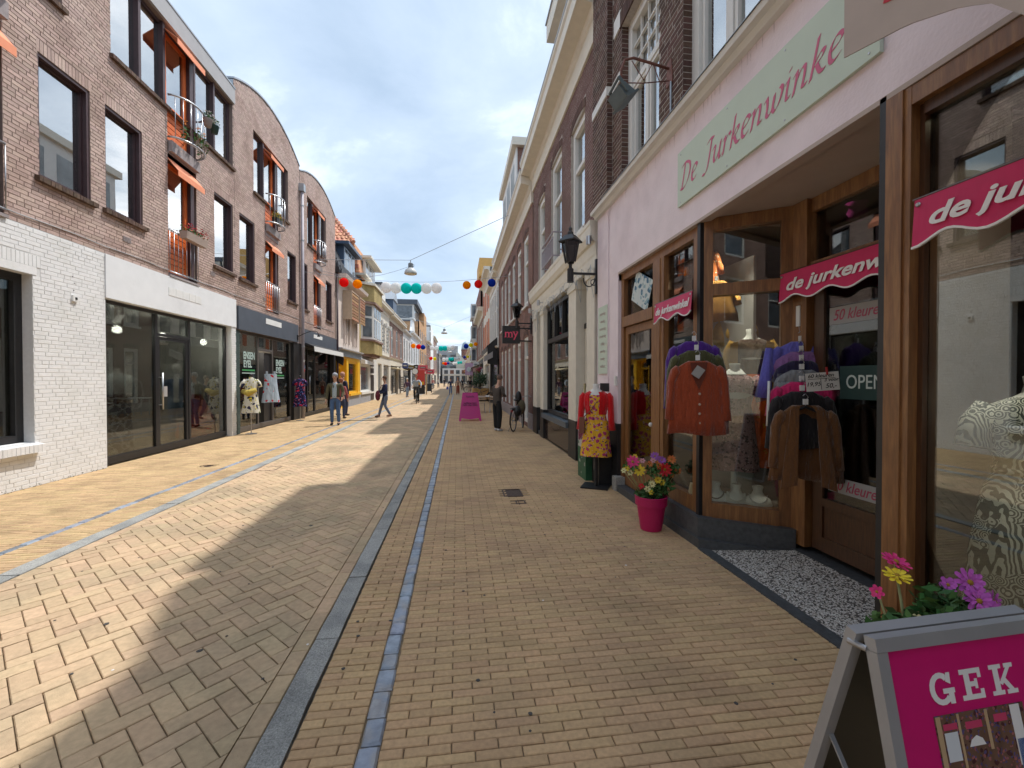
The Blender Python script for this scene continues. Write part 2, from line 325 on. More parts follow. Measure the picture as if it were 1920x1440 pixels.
# herringbone carriageway
def clipx(poly, x, keep_gt):
    out = []
    for i in range(len(poly)):
        a = poly[i]; b = poly[(i + 1) % len(poly)]
        ia = (a[0] > x) == keep_gt; ib = (b[0] > x) == keep_gt
        if ia: out.append(a)
        if ia != ib:
            t = (x - a[0]) / (b[0] - a[0]); out.append((x, a[1] + t * (b[1] - a[1])))
    return out
def herring():
    w = .1055; g = .0028; s2 = math.sqrt(.5); mb = MB(); full = []
    hl = MB(); pbrick(hl, -w + g, w - g, -w / 2 + g, w / 2 - g, 0.); q = hl.build('paving_block', M_HERR); me = q.data; bpy.data.objects.remove(q)
    items = []
    ymax = 38.; K = 300
    # standard herringbone lattice: horizontal (u,v)->(u+2,v+1), vertical beside it
    for u in range(-30, K):
        for v in range(-30, K):
            m4 = (u - v) % 4
            if m4 == 0: cells = (u, v, 2, 1)
            elif m4 == 3: cells = (u, v, 1, 2)
            else: continue
            cx, cy = (cells[0] + cells[2] / 2) * w, (cells[1] + cells[3] / 2) * w
            X = (cx - cy) * s2 - 2.2; Y = (cx + cy) * s2
            if not (-3.6 < X < -.85 and .2 < Y < ymax): continue
            items.append((X, Y, cells[2] == 2))
    for X, Y, hz in items:
        L_ = (w - g, w / 2 - g) if hz else (w / 2 - g, w - g)
        P = [(X + (a * L_[0] - b * L_[1]) * s2, Y + (a * L_[0] + b * L_[1]) * s2) for a, b in ((-1, -1), (1, -1), (1, 1), (-1, 1))]
        xs = [p[0] for p in P]
        if min(xs) > -3.475 and max(xs) < -.985 and vis(X, Y): full.append((X * X + Y * Y, X, Y, hz)); continue
        items2 = clipx(clipx(P, -3.475, True), -.985, False)
        if len(items2) < 3: continue
        mb.rv = R.random(); z = R.uniform(-.0015, .0015); mb.prism([(p[0], p[1], -.03) for p in items2], (0, 0, .03 + z))
    full.sort()
    for n, (d, X, Y, hz) in enumerate(full):
        rz = pi / 4 if hz else -pi / 4 + pi
        if n < 300: inst(me, 'paving_block', road, (X, Y, R.uniform(-.0015, .0015)), rot=(R.uniform(-.008, .008), R.uniform(-.006, .006), rz + R.uniform(-.008, .008)))
        else:
            L_ = (w - g, w / 2 - g) if hz else (w / 2 - g, w - g); z = R.uniform(-.0015, .0015); mb.rv = R.random(); c = .004
            o = []; i = []
            for a, b in ((-1, -1), (1, -1), (1, 1), (-1, 1)):
                o.append(mb.pt((X + (a * L_[0] - b * L_[1]) * s2, Y + (a * L_[0] + b * L_[1]) * s2, z - c)))
                i.append(mb.pt((X + (a * (L_[0] - c) - b * (L_[1] - c)) * s2, Y + (a * (L_[0] - c) + b * (L_[1] - c)) * s2, z)))
            mb.face(i)
            for k in range(4): mb.face((o[k], o[(k + 1) % 4], i[(k + 1) % 4], i[k]))
            bb = [mb.pt((mb.v[t][0], mb.v[t][1], -.03)) for t in o]
            for k in range(4): mb.face((bb[k], bb[(k + 1) % 4], o[(k + 1) % 4], o[k]))
    # stretcher courses along both kerbs
    for x0, x1 in ((-.98, -.885), (-3.575, -3.48)):
        y = .6
        while y < ymax: mb.rv = R.random(); pbrick(mb, x0, x1, y, y + .2, R.uniform(-.001, .001)); y += .205
    mb.build('paving_blocks', M_HERR, road, kind='stuff')
herring()
pd = B(-3.575, -.885, 38, 45, -.03, 0.); pd.build('worn_paving', M_FARPAVE, road)
for a, b in ((-.725, -.435), (-.335, 2.36)): B(a, b, 33.05, 45, -.03, 0.).build('worn_paving', M_FARPAVE, pav_r)
for a, b in ((-6.4, -4.245), (-4.155, -3.755)): B(a, b, 33.05, 45, -.03, 0.).build('worn_paving', M_FARPAVE, pav_l)
# granite kerbs, each stone its own piece
def kerb(x0, x1, y0, n):
    k = thing('granite_kerb', 'flush granite kerb line right of the herringbone carriageway' if x0 > -1 else 'flush granite kerb line left of the herringbone carriageway', 'kerb', (x0, y0, 0)); y = y0
    for i in range(n):
        l = R.uniform(.82, 1.12); mb = MB(); mb.rv = R.random(); e = .006
        pts = []
        m = 5
        for q in range(m + 1): pts.append((x0 + R.uniform(0, .008), y + .005 + (l - .01) * q / m))
        for q in range(m, -1, -1): pts.append((x1 - R.uniform(0, .008), y + .005 + (l - .01) * q / m))
        mb.prism([(p[0], p[1], -.04) for p in pts], (0, 0, .043 + R.uniform(-.002, .003))); mb.build('kerbstone', M_GRAN, k); y += l
kerb(-.878, -.735, -1.1, 62); kerb(-3.752, -3.58, -1.1, 62)
def cobbles(x0, x1, y0, y1, parent):
    y = y0; n = 0; rest = MB()
    while y < y1:
        l = R.uniform(.12, .2); mb = MB() if (n < 150 and y > 1.2) else rest
        mb.rv = R.random(); e = R.uniform(.004, .012); z = R.uniform(.0, .006); a = x0 + R.uniform(0, .01); b = x1 - R.uniform(0, .01)
        g = .006
        o = [(a, y + g), (a + (b - a) * .5, y + g - .003), (b, y + g), (b + .002, y + l / 2), (b, y + l - g), (a + (b - a) * .5, y + l - g + .003), (a, y + l - g), (a - .002, y + l / 2)]
        cx = (a + b) / 2; cy = y + l / 2
        B_ = [mb.pt((p[0], p[1], -.04)) for p in o]; M1 = [mb.pt((p[0], p[1], z - .008)) for p in o]
        M2 = [mb.pt((cx + (p[0] - cx) * .8, cy + (p[1] - cy) * .86, z + R.uniform(-.001, .001))) for p in o]
        for k in range(8): mb.face((B_[k], B_[(k + 1) % 8], M1[(k + 1) % 8], M1[k])); mb.face((M1[k], M1[(k + 1) % 8], M2[(k + 1) % 8], M2[k]))
        mb.face(M2)
        if mb is not rest: mb.build('cobble', M_COB, parent, smooth=False); n += 1
        y += l
    rest.build('cobbles', M_COB, parent, kind='stuff')
cs = thing('cobble_strip', 'line of blue glazed cobblestones in the right pavement', 'cobblestones', (-.385, 0, 0)); cobbles(-.432, -.338, .8, 45, cs)
cs = thing('cobble_strip', 'line of blue cobblestones in the left pavement', 'cobblestones', (-4.2, 0, 0)); cobbles(-4.242, -4.158, 3., 45, cs)
for nm, x0, x1 in (('kerb', -.88, -.735), ('kerb', -3.752, -3.58), ('cobble', -.44, -.33), ('cobble', -4.25, -4.15)): struct('gutter_bed', B(x0 + .001, x1 - .001, -1, 45, -.055, -.014), M_JOINT) if False else None
# old gum trodden into the paving everywhere
GS = []
for k in range(90): GS.append((R.uniform(-3.4, 2.2), 1.9 + 9 * R.random() ** 1.6, R.uniform(.005, .012)))
# manholes and drain
M_IRON = mat('rusty_iron', (.09, .055, .04), .6, var=.4, vs=40, metal=.4, bump=.6, bs=80)
def cover(x0, x1, y0, y1, label, slots=0):
    t = thing('manhole_cover', label, 'manhole cover', ((x0 + x1) / 2, (y0 + y1) / 2, 0))
    mb = MB(); f = .018; mb.box(x0, x1, y0, y0 + f, -.03, .001); mb.box(x0, x1, y1 - f, y1, -.03, .001); mb.box(x0, x0 + f, y0 + f, y1 - f, -.03, .001); mb.box(x1 - f, x1, y0 + f, y1 - f, -.03, .001); mb.build('rim', M_IRON, t)
    mb = MB()
    if slots:
        n = slots; p = (x1 - x0 - 2 * f) / n
        for k in range(n): mb.box(x0 + f + k * p + p * .2, x0 + f + k * p + p * .8, y0 + f, y1 - f, -.03, -.004)
    else:
        mb.box(x0 + f, x1 - f, y0 + f, y1 - f, -.03, -.008)
        for k in range(4): mb.box(x0 + f + .02 + k * .05, x0 + f + .04 + k * .05, y0 + f + .02, y1 - f - .02, -.008, -.003) if x0 + .1 + k * .05 < x1 else 0
    mb.build('plate', M_IRON, t)
cover(.64, .91, 5.77, 6.15, 'larger rectangular iron utility cover in the right pavement')
cover(.76, .89, 5.41, 5.57, 'small iron utility cover just in front of the larger one')
cover(-3.56, -3.2, 7.95, 8.3, 'slotted iron street drain beside the left kerb', 9)
cover(-4.71, -4.51, 8.41, 8.61, 'small square iron cover in the left pavement')
# chewing gum and dark spots on the paving
gm = mat('old_gum', (.07, .065, .06), .8); gw = mat('litter_white', (.75, .72, .68), .8)
for (x, y, r_, m_) in tuple((*g_, 0) for g_ in GS) + ((.11, 2.26, .012, 0), (.35, 2.0, .012, 0), (-1.52, 2.72, .018, 0), (-2.3, 3.1, .016, 0), (-1.6, 4.9, .02, 0), (1.12, 5.0, .012, 0), (.2, 3.15, .009, 0), (-.62, 2.75, .012, 0), (-1.9, 2.6, .007, 1), (.62, 3.02, .008, 1), (1.45, 3.5, .01, 1), (-.905, 2.7, .008, 1), (.9, 4.3, .011, 0), (1.6, 3.9, .009, 0), (.5, 4.1, .009, 0)):
    mb = MB(); pts = [(x + r_ * R.uniform(.75, 1.15) * cos(a * pi / 5), y + r_ * R.uniform(.75, 1.15) * sin(a * pi / 5), .0017) for a in range(10)]; mb.prism(pts, (0, 0, .0016))
    mb.build('gum_spot' if m_ == 0 else 'paper_scrap', gw if m_ else gm, pav_r if x > -.7 else road)
# ================================================================= left: brick apartment block
XL = -6.32
M_BRK = mat('pink_brown_brick', (.52, .395, .345), .9, var=.14, vs=35, bump=.5, bs=120, rnd=.14, col2=(.47, .345, .295), mixs=1.1, spec=.2, stain=.2)
M_BRKW = mat('white_painted_brick', (.78, .78, .775), .6, var=.04, vs=18, bump=.3, bs=60, rnd=.02, col2=(.70, .70, .675), mixs=2.5, mixp=(.5, .8), spec=.35, stain=.12)
M_GREYR = mat('pale_room', (.34, .37, .38), .9, var=.3, vs=1.2)
M_MORT = mat('mortar', (.23, .175, .155), .95, var=.2, vs=30)
M_MORTW = mat('painted_mortar', (.66, .66, .655), .8, var=.06, vs=20)
M_SILL = mat('dark_sill_brick', (.115, .075, .055), .8, var=.35, vs=30, bump=.4, bs=90, rnd=.25, spec=.25)
M_FRBR = mat('purple_brown_frame', (.065, .035, .04), .5, var=.15, vs=9)
M_FASC = mat('slate_blue_panel', (.075, .09, .115), .5, var=.12, vs=3)
M_ORNG = mat('orange_paint', (.72, .16, .035), .5, var=.08, vs=9)
M_AWNO = mat('salmon_awning', (.85, .32, .18), .85, var=.05, vs=12)
M_CONC = mat('concrete', (.33, .29, .29), .9, var=.15, vs=9, bump=.3, bs=60)
M_PLAST = mat('white_plaster', (.76, .77, .78), .8, var=.04, vs=4, bump=.2, bs=60, stain=.1)
M_GREY = mat('grey_fascia', (.36, .35, .35), .6, var=.07, vs=5)
M_DGREEN = mat('dark_green_brick_paint', (.055, .085, .08), .6, var=.2, vs=20, rnd=.15)
M_ROOFG = mat('grey_roofing', (.13, .14, .16), .8, var=.2, vs=4)
def cells(ya, yb, za, zb, ops):
    """split a wall rectangle into cells that avoid the openings"""
    ys = sorted({ya, yb, *[min(max(v, ya), yb) for o in ops for v in o[:2]]}); zs = sorted({za, zb, *[min(max(v, za), zb) for o in ops for v in o[2:4]]})
    for z0, z1 in zip(zs, zs[1:]):
        run = None
        for y0, y1 in zip(ys, ys[1:]):
            blocked = any(o[0] < (y0 + y1) / 2 < o[1] and o[2] < (z0 + z1) / 2 < o[3] for o in ops)
            if blocked:
                if run: yield (run[0], run[1], z0, z1)
                run = None
            else: run = (run[0], y1) if run else (y0, y1)
        if run: yield (run[0], run[1], z0, z1)
def wallmesh(mb, xf, s, ya, yb, za, zb, ops, dep=.2):
    for y0, y1, z0, z1 in cells(ya, yb, za, zb, ops): mb.poly([(xf, y0, z0), (xf, y1, z0), (xf, y1, z1), (xf, y0, z1)])
    xb = xf - s * dep
    for o in ops:
        a, b, c, d = o[:4]
        if c > za: mb.poly([(xf, a, c), (xf, b, c), (xb, b, c), (xb, a, c)])
        mb.poly([(xf, a, d), (xf, b, d), (xb, b, d), (xb, a, d)]); mb.poly([(xf, a, c), (xf, a, d), (xb, a, d), (xb, a, c)]); mb.poly([(xf, b, c), (xf, b, d), (xb, b, d), (xb, b, c)])
def bricks(parent, me_m, xf, s, ya, yb, za, zb, ops, top=None, near=0, L_=.22, H_=.0635, proud=.006, joint=.010, name='brick', jit=.0015, ref=(0, 0), stretch=None):
    """individual wall bricks in half bond, cut round the openings; the nearest ones are parts of their own"""
    out = []; z = za; r = 0
    while z < zb - .02:
        z1 = min(z + H_, zb) - joint
        if z1 - z < .015: break
        spans = [(ya, yb)]
        for o in ops:
            if o[2] < (z + z1) / 2 < o[3]:
                ns = []
                for a, b in spans:
                    if o[1] <= a or o[0] >= b: ns.append((a, b)); continue
                    if o[0] > a: ns.append((a, o[0]))
                    if o[1] < b: ns.append((o[1], b))
                spans = ns
        shift = (0, .5, .23, .77)[r % 4] * L_
        for a, b in spans:
            y = math.floor((a - shift) / L_) * L_ + shift
            while y < b:
                c = max(a, y); d = min(b, y + L_); y += L_
                if d - c < .03: continue
                if R.random() < .12 and d - c > .2: m_ = (c + d) / 2; out.append((c, m_ - joint / 2, z, z1)); out.append((m_ + joint / 2, d - joint, z, z1)); continue
                out.append((c, d - joint if d < b else d, z, z1))
        z += H_; r += 1
    if top: out = [o for o in out if o[3] < top((o[0] + o[1]) / 2) - .02]
    nr = set()
    if near:
        full = sorted([(max(abs(o[0] - ref[0]), 0) + abs(o[2] - ref[1]) * .5, i) for i, o in enumerate(out) if abs(o[1] - o[0] - (L_ - joint)) < .002 and o[0] > ref[0]])
        nr = {i for _, i in full[:near]}
        u = MB(); l = (L_ - joint) / 2; h = (H_ - joint) / 2; c = .003
        f = [u.pt((0, -l + c, -h + c)), u.pt((0, l - c, -h + c)), u.pt((0, l - c, h - c)), u.pt((0, -l + c, h - c))]; k0 = [u.pt((-s * c, -l, -h)), u.pt((-s * c, l, -h)), u.pt((-s * c, l, h)), u.pt((-s * c, -l, h))]; k1 = [u.pt((-s * .02, -l, -h)), u.pt((-s * .02, l, -h)), u.pt((-s * .02, l, h)), u.pt((-s * .02, -l, h))]
        u.face(f)
        for A, B_ in ((k0, f), (k1, k0)):
            for q in range(4): u.face((A[q], A[(q + 1) % 4], B_[(q + 1) % 4], B_[q]))
        q = u.build('unit', me_m); me = q.data; bpy.data.objects.remove(q)
    mb = MB(); Wp = WM(parent).inverted() if parent else None
    for i, (c, d, z, z1) in enumerate(out):
        x = xf + s * (proud + R.uniform(-jit, jit))
        if i in nr:
            p = Wp @ Vector((x, (c + d) / 2, (z + z1) / 2)); o = inst(me, name, parent, p); continue
        mb.rv = R.random(); xb = xf - s * .004; c2 = .0025
        f = [mb.pt((x, c + c2, z + c2)), mb.pt((x, d - c2, z + c2)), mb.pt((x, d - c2, z1 - c2)), mb.pt((x, c + c2, z1 - c2))]; k = [mb.pt((xb, c, z)), mb.pt((xb, d, z)), mb.pt((xb, d, z1)), mb.pt((xb, c, z1))]
        mb.face(f)
        for q in range(4): mb.face((k[q], k[(q + 1) % 4], f[(q + 1) % 4], f[q]))
    if mb.f: mb.build(name + 's', me_m, parent, kind='stuff')
def soldier(mb, xf, s, ya, yb, z0, z1, proud=.006, step=.0615):
    n = max(1, round((yb - ya) / step)); st = (yb - ya) / n
    for i in range(n): mb.rv = R.random(); mb.box(xf - s * .01, xf + s * (proud + R.uniform(-.001, .001)), ya + i * st + .004, ya + (i + 1) * st - .004, z0 + .004, z1 - .006)
def framed(xf, s, ya, yb, za, zb, w, d, rec):
    """picture-frame bars round an opening: returns MB"""
    mb = MB(); x0 = xf - s * rec; x1 = x0 - s * d
    mb.box(x0, x1, ya, yb, zb - w, zb); mb.box(x0, x1, ya, yb, za, za + w); mb.box(x0, x1, ya, ya + w, za + w, zb - w); mb.box(x0, x1, yb - w, yb, za + w, zb - w); return mb
def pane(xf, s, ya, yb, za, zb, rec, m, parent, name='pane'):
    x = xf - s * rec; mb = MB(); mb.box(x, x - s * .006, ya, yb, za, zb); return mb.build(name, m, parent)
def sill(xf, s, ya, yb, z, parent, m=None, out=.075, h=.1, ov=.08):
    mb = MB(); n = round((yb - ya + 2 * ov) / .062); st = (yb - ya + 2 * ov) / n
    for i in range(n):
        mb.rv = R.random(); y0 = ya - ov + i * st; j = R.uniform(-.003, .003)
        mb.prism([(xf - s * .12, y0 + .003, z + .01), (xf + s * (out + j), y0 + .003, z - .025), (xf + s * (out + j), y0 + .003, z - h), (xf - s * .12, y0 + .003, z - h)], (0, st - .006, 0))
    return mb.build('sill', m or M_SILL, parent)
def win_brown(xf, s, ya, yb, za, zb, bl, split=None, blind=0.):
    w = thing_part = framed(xf, s, ya, yb, za, zb, .075, .07, .085).build('window', M_FRBR, bl)
    mb = MB(); mb.box(xf - s * .012, xf - s * .085, ya, ya + .03, za, zb); mb.box(xf - s * .012, xf - s * .085, yb - .05, yb, za, zb); mb.box(xf - s * .012, xf - s * .085, ya + .03, yb - .05, zb - .05, zb); mb.build('reveal', M_FRBR, w)
    pane(xf, s, ya + .07, yb - .07, za + .07, zb - .07, .12, M_GLASSU, w)
    B(xf - s * .9, xf - s * .95, ya - .3, yb + .3, za - .3, zb + .3).build('room', M_GREYR, w)
    if blind: B(xf - s * .15, xf - s * .16, ya + .05, yb - .05, zb - (zb - za) * blind, zb - .05).build('blind', M_CURT, w)
    sill(xf, s, ya, yb, za, w)
    return w
def railing(bl, x, ya, yb, z0, z1, n=8, label=None):
    t = MB(); r = .014
    t.tube([(x, ya, z1), (x, yb, z1)], .018); t.tube([(x, ya, z0), (x, yb, z0)], .014)
    for i in range(n): y = ya + (yb - ya) * i / (n - 1); t.tube([(x, y, z0), (x, y, z1)], .008, 6)
    return t.build('railing', M_STEEL, bl, smooth=True)
def balcony_curved(bl, ya, yb, z):
    """semicircular steel rail in front of a french door"""
    t = MB(); cy = (ya + yb) / 2; r = (yb - ya) / 2
    def arc(zz, n=14): return [(XL + .02 + sin(pi * i / n) * r * .72, cy - cos(pi * i / n) * r, zz) for i in range(n + 1)]
    t.tube(arc(z + .98), .022); t.tube(arc(z + .06), .022); t.tube([(p[0] - .06, p[1], p[2]) for p in arc(z + .06)], .012)
    for p in arc(z, 9)[1:-1]: t.tube([(p[0], p[1], z + .06), (p[0], p[1], z + .98)], .008, 6)
    o = t.build('balcony_rail', M_STEEL, bl, smooth=True)
    B(XL - .15, XL + .1, ya, yb, z - .26, z - .02).build('balcony_slab', M_CONC, bl); return o
def awning_small(bl, ya, yb, z, drop=.3, out=.2):
    mb = MB(); a = Vector((XL - .05, ya, z)); c = Vector((XL + out, ya, z - drop)); mb.prism([a, c, c + Vector((0, 0, -.02)), a + Vector((0, 0, -.02))], (0, yb - ya, 0))
    mb.prism([c, c + Vector((.01, 0, 0)), c + Vector((.01, 0, -.13)), c + Vector((0, 0, -.13))], (0, yb - ya, 0)); return mb.build('awning', M_AWNO, bl)
def french(bl, ya, yb, za, zb, deep=.14, transom=.0, orange_panel=.95):
    """orange door leaf with slatted lower panel"""
    o = framed(XL, 1, ya, yb, za, zb, .05, .06, .06).build('french_door', M_FRBR, bl)
    framed(XL, 1, ya + .05, yb - .18, za + .05, zb - .05, .095, .05, .1).build('door_leaf', M_ORNG, o)
    B(XL - .02, XL - .14, yb - .18, yb - .05, za + .05, zb - .05).build('side_post', M_FRBR, o)
    pane(XL, 1, ya + .14, yb - .27, za + orange_panel, zb - .14, .13, M_GLASSU, o)
    s_ = MB(); k = za + .14
    while k < za + orange_panel - .02: s_.box(XL - .135, XL - .105, ya + .14, yb - .27, k, k + .105); k += .125
    s_.build('door_slats', M_ORNG, o)
    B(XL - .9, XL - .95, ya - .3, yb + .3, za, zb + .2).build('room', M_GREYR, o); return o
def far_block(parent, x0, x1, ya, yb, za, zb, m, name='back_wall'): return B(x0, x1, ya, yb, za, zb).build(name, m, parent)
# ---------------- block A, flat roofed
A = thing('apartment_building', 'pink brown brick apartment building with flat grey roof edge over a white painted ground floor', 'building', (XL, 8, 0))
YA0, YA1 = -8., 13.12
opsA = [(7.38, 8.3, 4.72, 6.6), (8.62, 9.53, 4.72, 6.6), (12.1, 13.03, 4.62, 6.54), (10.3, 11.33, 3.93, 6.6), (5.8, 6.86, 3.93, 6.6), (8.77, 13.06, 7.62, 9.42), (4.2, 7.8, 7.62, 9.42), (10.3, 11.33, 6.86, 7.64), (5.8, 6.86, 6.86, 7.64)]
lows = [(0.5, 7.24, .66, 3.18), (8.57, 12.88, .0, 3.09)]
mb = MB(); wallmesh(mb, XL, 1, YA0, YA1, 3.885, 9.43, opsA, .3); mb.build('wall', M_MORT, A)
mb = MB(); wallmesh(mb, XL + .012, 1, YA0, YA1, 0., 3.885, lows, .3); mb.build('ground_floor_wall', M_MORTW, A)
B(XL + .012, XL + .03, YA0, 8.56, 3.18, 3.3).build('lintel_band', M_PLAST, A) if False else None
rest = [(o[0], o[1], o[3], o[3] + .2) for o in opsA[:3]]
bricks(A, M_BRK, XL, 1, 2.4, YA1, 3.89, 9.42, opsA + rest, near=300, ref=(6.7, 4.6), joint=.0085)
bricks(A, M_BRKW, XL + .012, 1, 2.4, 8.56, .0, 3.885, lows + [(5.5, 7.36, 3.18, 3.3), (5.5, 7.36, 3.3, 3.48)], near=300, ref=(6.9, 1.8), proud=.005, joint=.007, name='white_brick')
bricks(A, M_BRKW, XL + .012, 1, 12.88, YA1, .0, 3.09, [], proud=.008, name='white_brick')
mb = MB()
for o in opsA[:3]: mb = MB(); soldier(mb, XL, 1, o[0] - .03, o[1] + .03, o[3], o[3] + .2); mb.build('soldier_course', M_BRK, A)
mb = MB(); soldier(mb, XL + .012, 1, 2.4, 7.36, 3.3, 3.48, .008); mb.box(XL, XL + .022, 2.4, 7.3, 3.18, 3.3); mb.build('white_lintel', M_BRKW, A)
B(XL, XL + .035, 8.56, YA1, 3.09, 3.88).build('white_sign_panel', M_PLAST, A)
mb = MB()
for i in range(5): mb.box(XL + .035, XL + .042, 10.24 + i * .24, 10.24 + i * .24 + .232, 3.46, 3.64)
mb.build('blank_sign_boards', M_WHITE, A)
for y0, y1, z0, z1 in opsA[:3]: win_brown(XL, 1, y0, y1, z0, z1, A, blind=(.97 if y0 < 8 else .35))
for y0 in (10.3, 5.8):
    y1 = y0 + 1.03 if y0 > 6 else 6.86
    french(A, y0, y1, 3.96, 6.5); B(XL - .3, XL + .02, y0, y1, 6.6, 6.86).build('door_lintel', M_CONC, A)
    awning_small(A, y0 + .02, y1 - .02, 6.55); railing(A, XL + .03, y0, y1, 4.0, 4.92)
    B(XL - .3, XL + .05, y0 - .02, y1 + .02, 3.885, 3.93).build('threshold', M_CONC, A)
    french(A, y0, y1, 6.9, 9.36, orange_panel=.85); balcony_curved(A, y0, y1, 6.9); awning_small(A, y0, y1, 9.34, .2, .22)
def band(ya, yb, za, zb, door, mull):
    w = framed(XL, 1, ya, yb, za, zb, .06, .08, .09)
    d0, d1 = door
    w = w.build('window_band', M_FRBR, A)
    for y in mull: B(XL - .03, XL - .17, y - .035, y + .035, za, zb).build('mullion', M_FRBR, w)
    edges = sorted([ya] + mull + [yb])
    for a, b in zip(edges, edges[1:]):
        if not (a > d0 - .1 and b < d1 + .1): pane(XL, 1, a + .03, b - .03, za + .05, zb - .05, .12, M_GLASSU, w)
    B(XL - 1.2, XL - 1.25, ya - .3, yb + .3, za - .3, zb + .3).build('room', M_GREYR, w)
    for a, b in ((ya, d0), (d1, yb)): sill(XL, 1, a, b, za, w, ov=.04)
band(8.77, 13.06, 7.62, 9.42, (10.3, 11.33), [9.55, 10.27, 11.36, 12.2])
band(4.2, 7.8, 7.62, 9.42, (5.8, 6.86), [5.0, 5.77, 6.89])
B(XL - .4, XL + .06, YA0, 13.1, 9.43, 9.86).build('roof_fascia', M_GREY, A)
B(XL - .42, XL + .075, YA0, 13.1, 9.86, 9.9).build('roof_edge_trim', M_ZINC, A)
far_block(A, XL - 10, XL - .42, YA0, 13.1, 9.0, 9.6, M_ROOFG, 'flat_roof')
far_block(A, XL - 9.9, XL - 9.8, YA0, 13.1, 0, 9.0, M_MORT)
far_block(A, XL - 9.8, XL - .3, YA0, YA0 + .2, 0, 9.0, M_BRK, 'side_wall')
# ground floor window behind white sill
def big_window():
    w = framed(XL + .012, 1, .5, 7.24, .66, 3.18, .12, .08, .14).build('shop_window', M_BLACK, A)
    pane(XL, 1, .62, 7.12, .78, 3.06, .19, M_GLASS, w); sill(XL + .012, 1, .5, 7.24, .66, w, M_BRKW, .1, .14, .06)
    B(XL - 2.5, XL - 2.6, .2, 7.5, 0, 3.4).build('back_wall', M_ROOM, w); B(XL - 2.5, XL - .3, 0, 7.5, .4, .5).build('window_floor', M_ROOM, w)
    B(XL - .9, XL - .92, 4.5, 6.2, .7, 3.1).build('white_screen', M_CURT, w)
big_window()
def shopfront(parent, ya, yb, z1, mulls, door, mfr, rec=.1, xf=XL, s=1, back=M_ROOM, kick=.14, doorh=2.55, depth=4.5, floor=M_ROOM, fw=.06, glassm=None, opendoor=False):
    f = framed(xf, s, ya, yb, .02, z1, fw, .07, rec); x0 = xf - s * rec; x1 = x0 - s * .07
    f.box(x0 + s * .004, x1, ya + fw, yb - fw, .02 + fw, .02 + kick) if kick > fw else 0
    for y in mulls: f.box(x0 + s * .003, x1 - s * .003, y - .035, y + .035, .02 + fw, z1 - fw)
    sf = f.build('shopfront', mfr, parent); E = [ya] + list(mulls) + [yb]
    for i, (a, b) in enumerate(zip(E, E[1:])):
        if door and a <= door[0] + .05 and b >= door[1] - .05:
            B(x0 + s * .005, x1, a + .035, b - .035, doorh, doorh + .06).build('transom', mfr, sf); pane(xf, s, a + .035, b - .035, doorh + .06, z1 - fw, rec + .03, glassm or M_GLASS, sf)
            if opendoor: continue
            dr = MB(); w = .075; a2 = a + .04; b2 = b - .04; xx0 = x0 - s * .01; xx1 = x1 - s * .01
            dr.box(xx0, xx1, a2, b2, doorh - w, doorh - .005); dr.box(xx0, xx1, a2, b2, .03, .03 + w * 1.4); dr.box(xx0, xx1, a2, a2 + w, .03 + w * 1.4, doorh - w); dr.box(xx0, xx1, b2 - w, b2, .03 + w * 1.4, doorh - w)
            d = dr.build('door', mfr, sf)
            pane(xf, s, a2 + w, b2 - w, .13, doorh - w, rec + .04, glassm or M_GLASS, sf, 'door_pane')
            t = MB(); hy = a2 + w / 2 if s > 0 else a2 + w / 2
            t.tube([(x0 + s * .07, hy, .95), (x0 + s * .07, hy, 1.75)], .017); t.tube([(x0 + s * .07, hy, 1.05), (x0 - s * .01, hy, 1.05)], .01, 6); t.tube([(x0 + s * .07, hy, 1.65), (x0 - s * .01, hy, 1.65)], .01, 6); t.build('door_handle', M_STEEL, sf, smooth=True)
        else: pane(xf, s, a + .035, b - .035, .02 + max(kick, fw), z1 - fw, rec + .03, glassm or M_GLASS, sf)
    r = MB(); xb = xf - s * depth
    r.box(xb, xb - s * .05, ya - .1, yb + .1, 0, z1 + .1); r.box(xb, xf - s * .25, ya - .15, ya - .1, 0, z1 + .1); r.box(xb, xf - s * .25, yb + .1, yb + .15, 0, z1 + .1); r.build('room_walls', back, sf)
    B(xb, xf - s * .2, ya - .1, yb + .1, -.03, .015).build('shop_floor', floor, sf); B(xb, xf - s * .2, ya - .1, yb + .1, z1 + .0, z1 + .05).build('shop_ceiling', back, sf)
    return sf
M_FLOORL = mat('pale_floor', (.42, .38, .3), .4, var=.15, vs=2)
shopfront(A, 8.59, 12.87, 3.08, [10.08, 11.22], (10.08, 11.22), M_BLACK, rec=.12, floor=M_FLOORL)
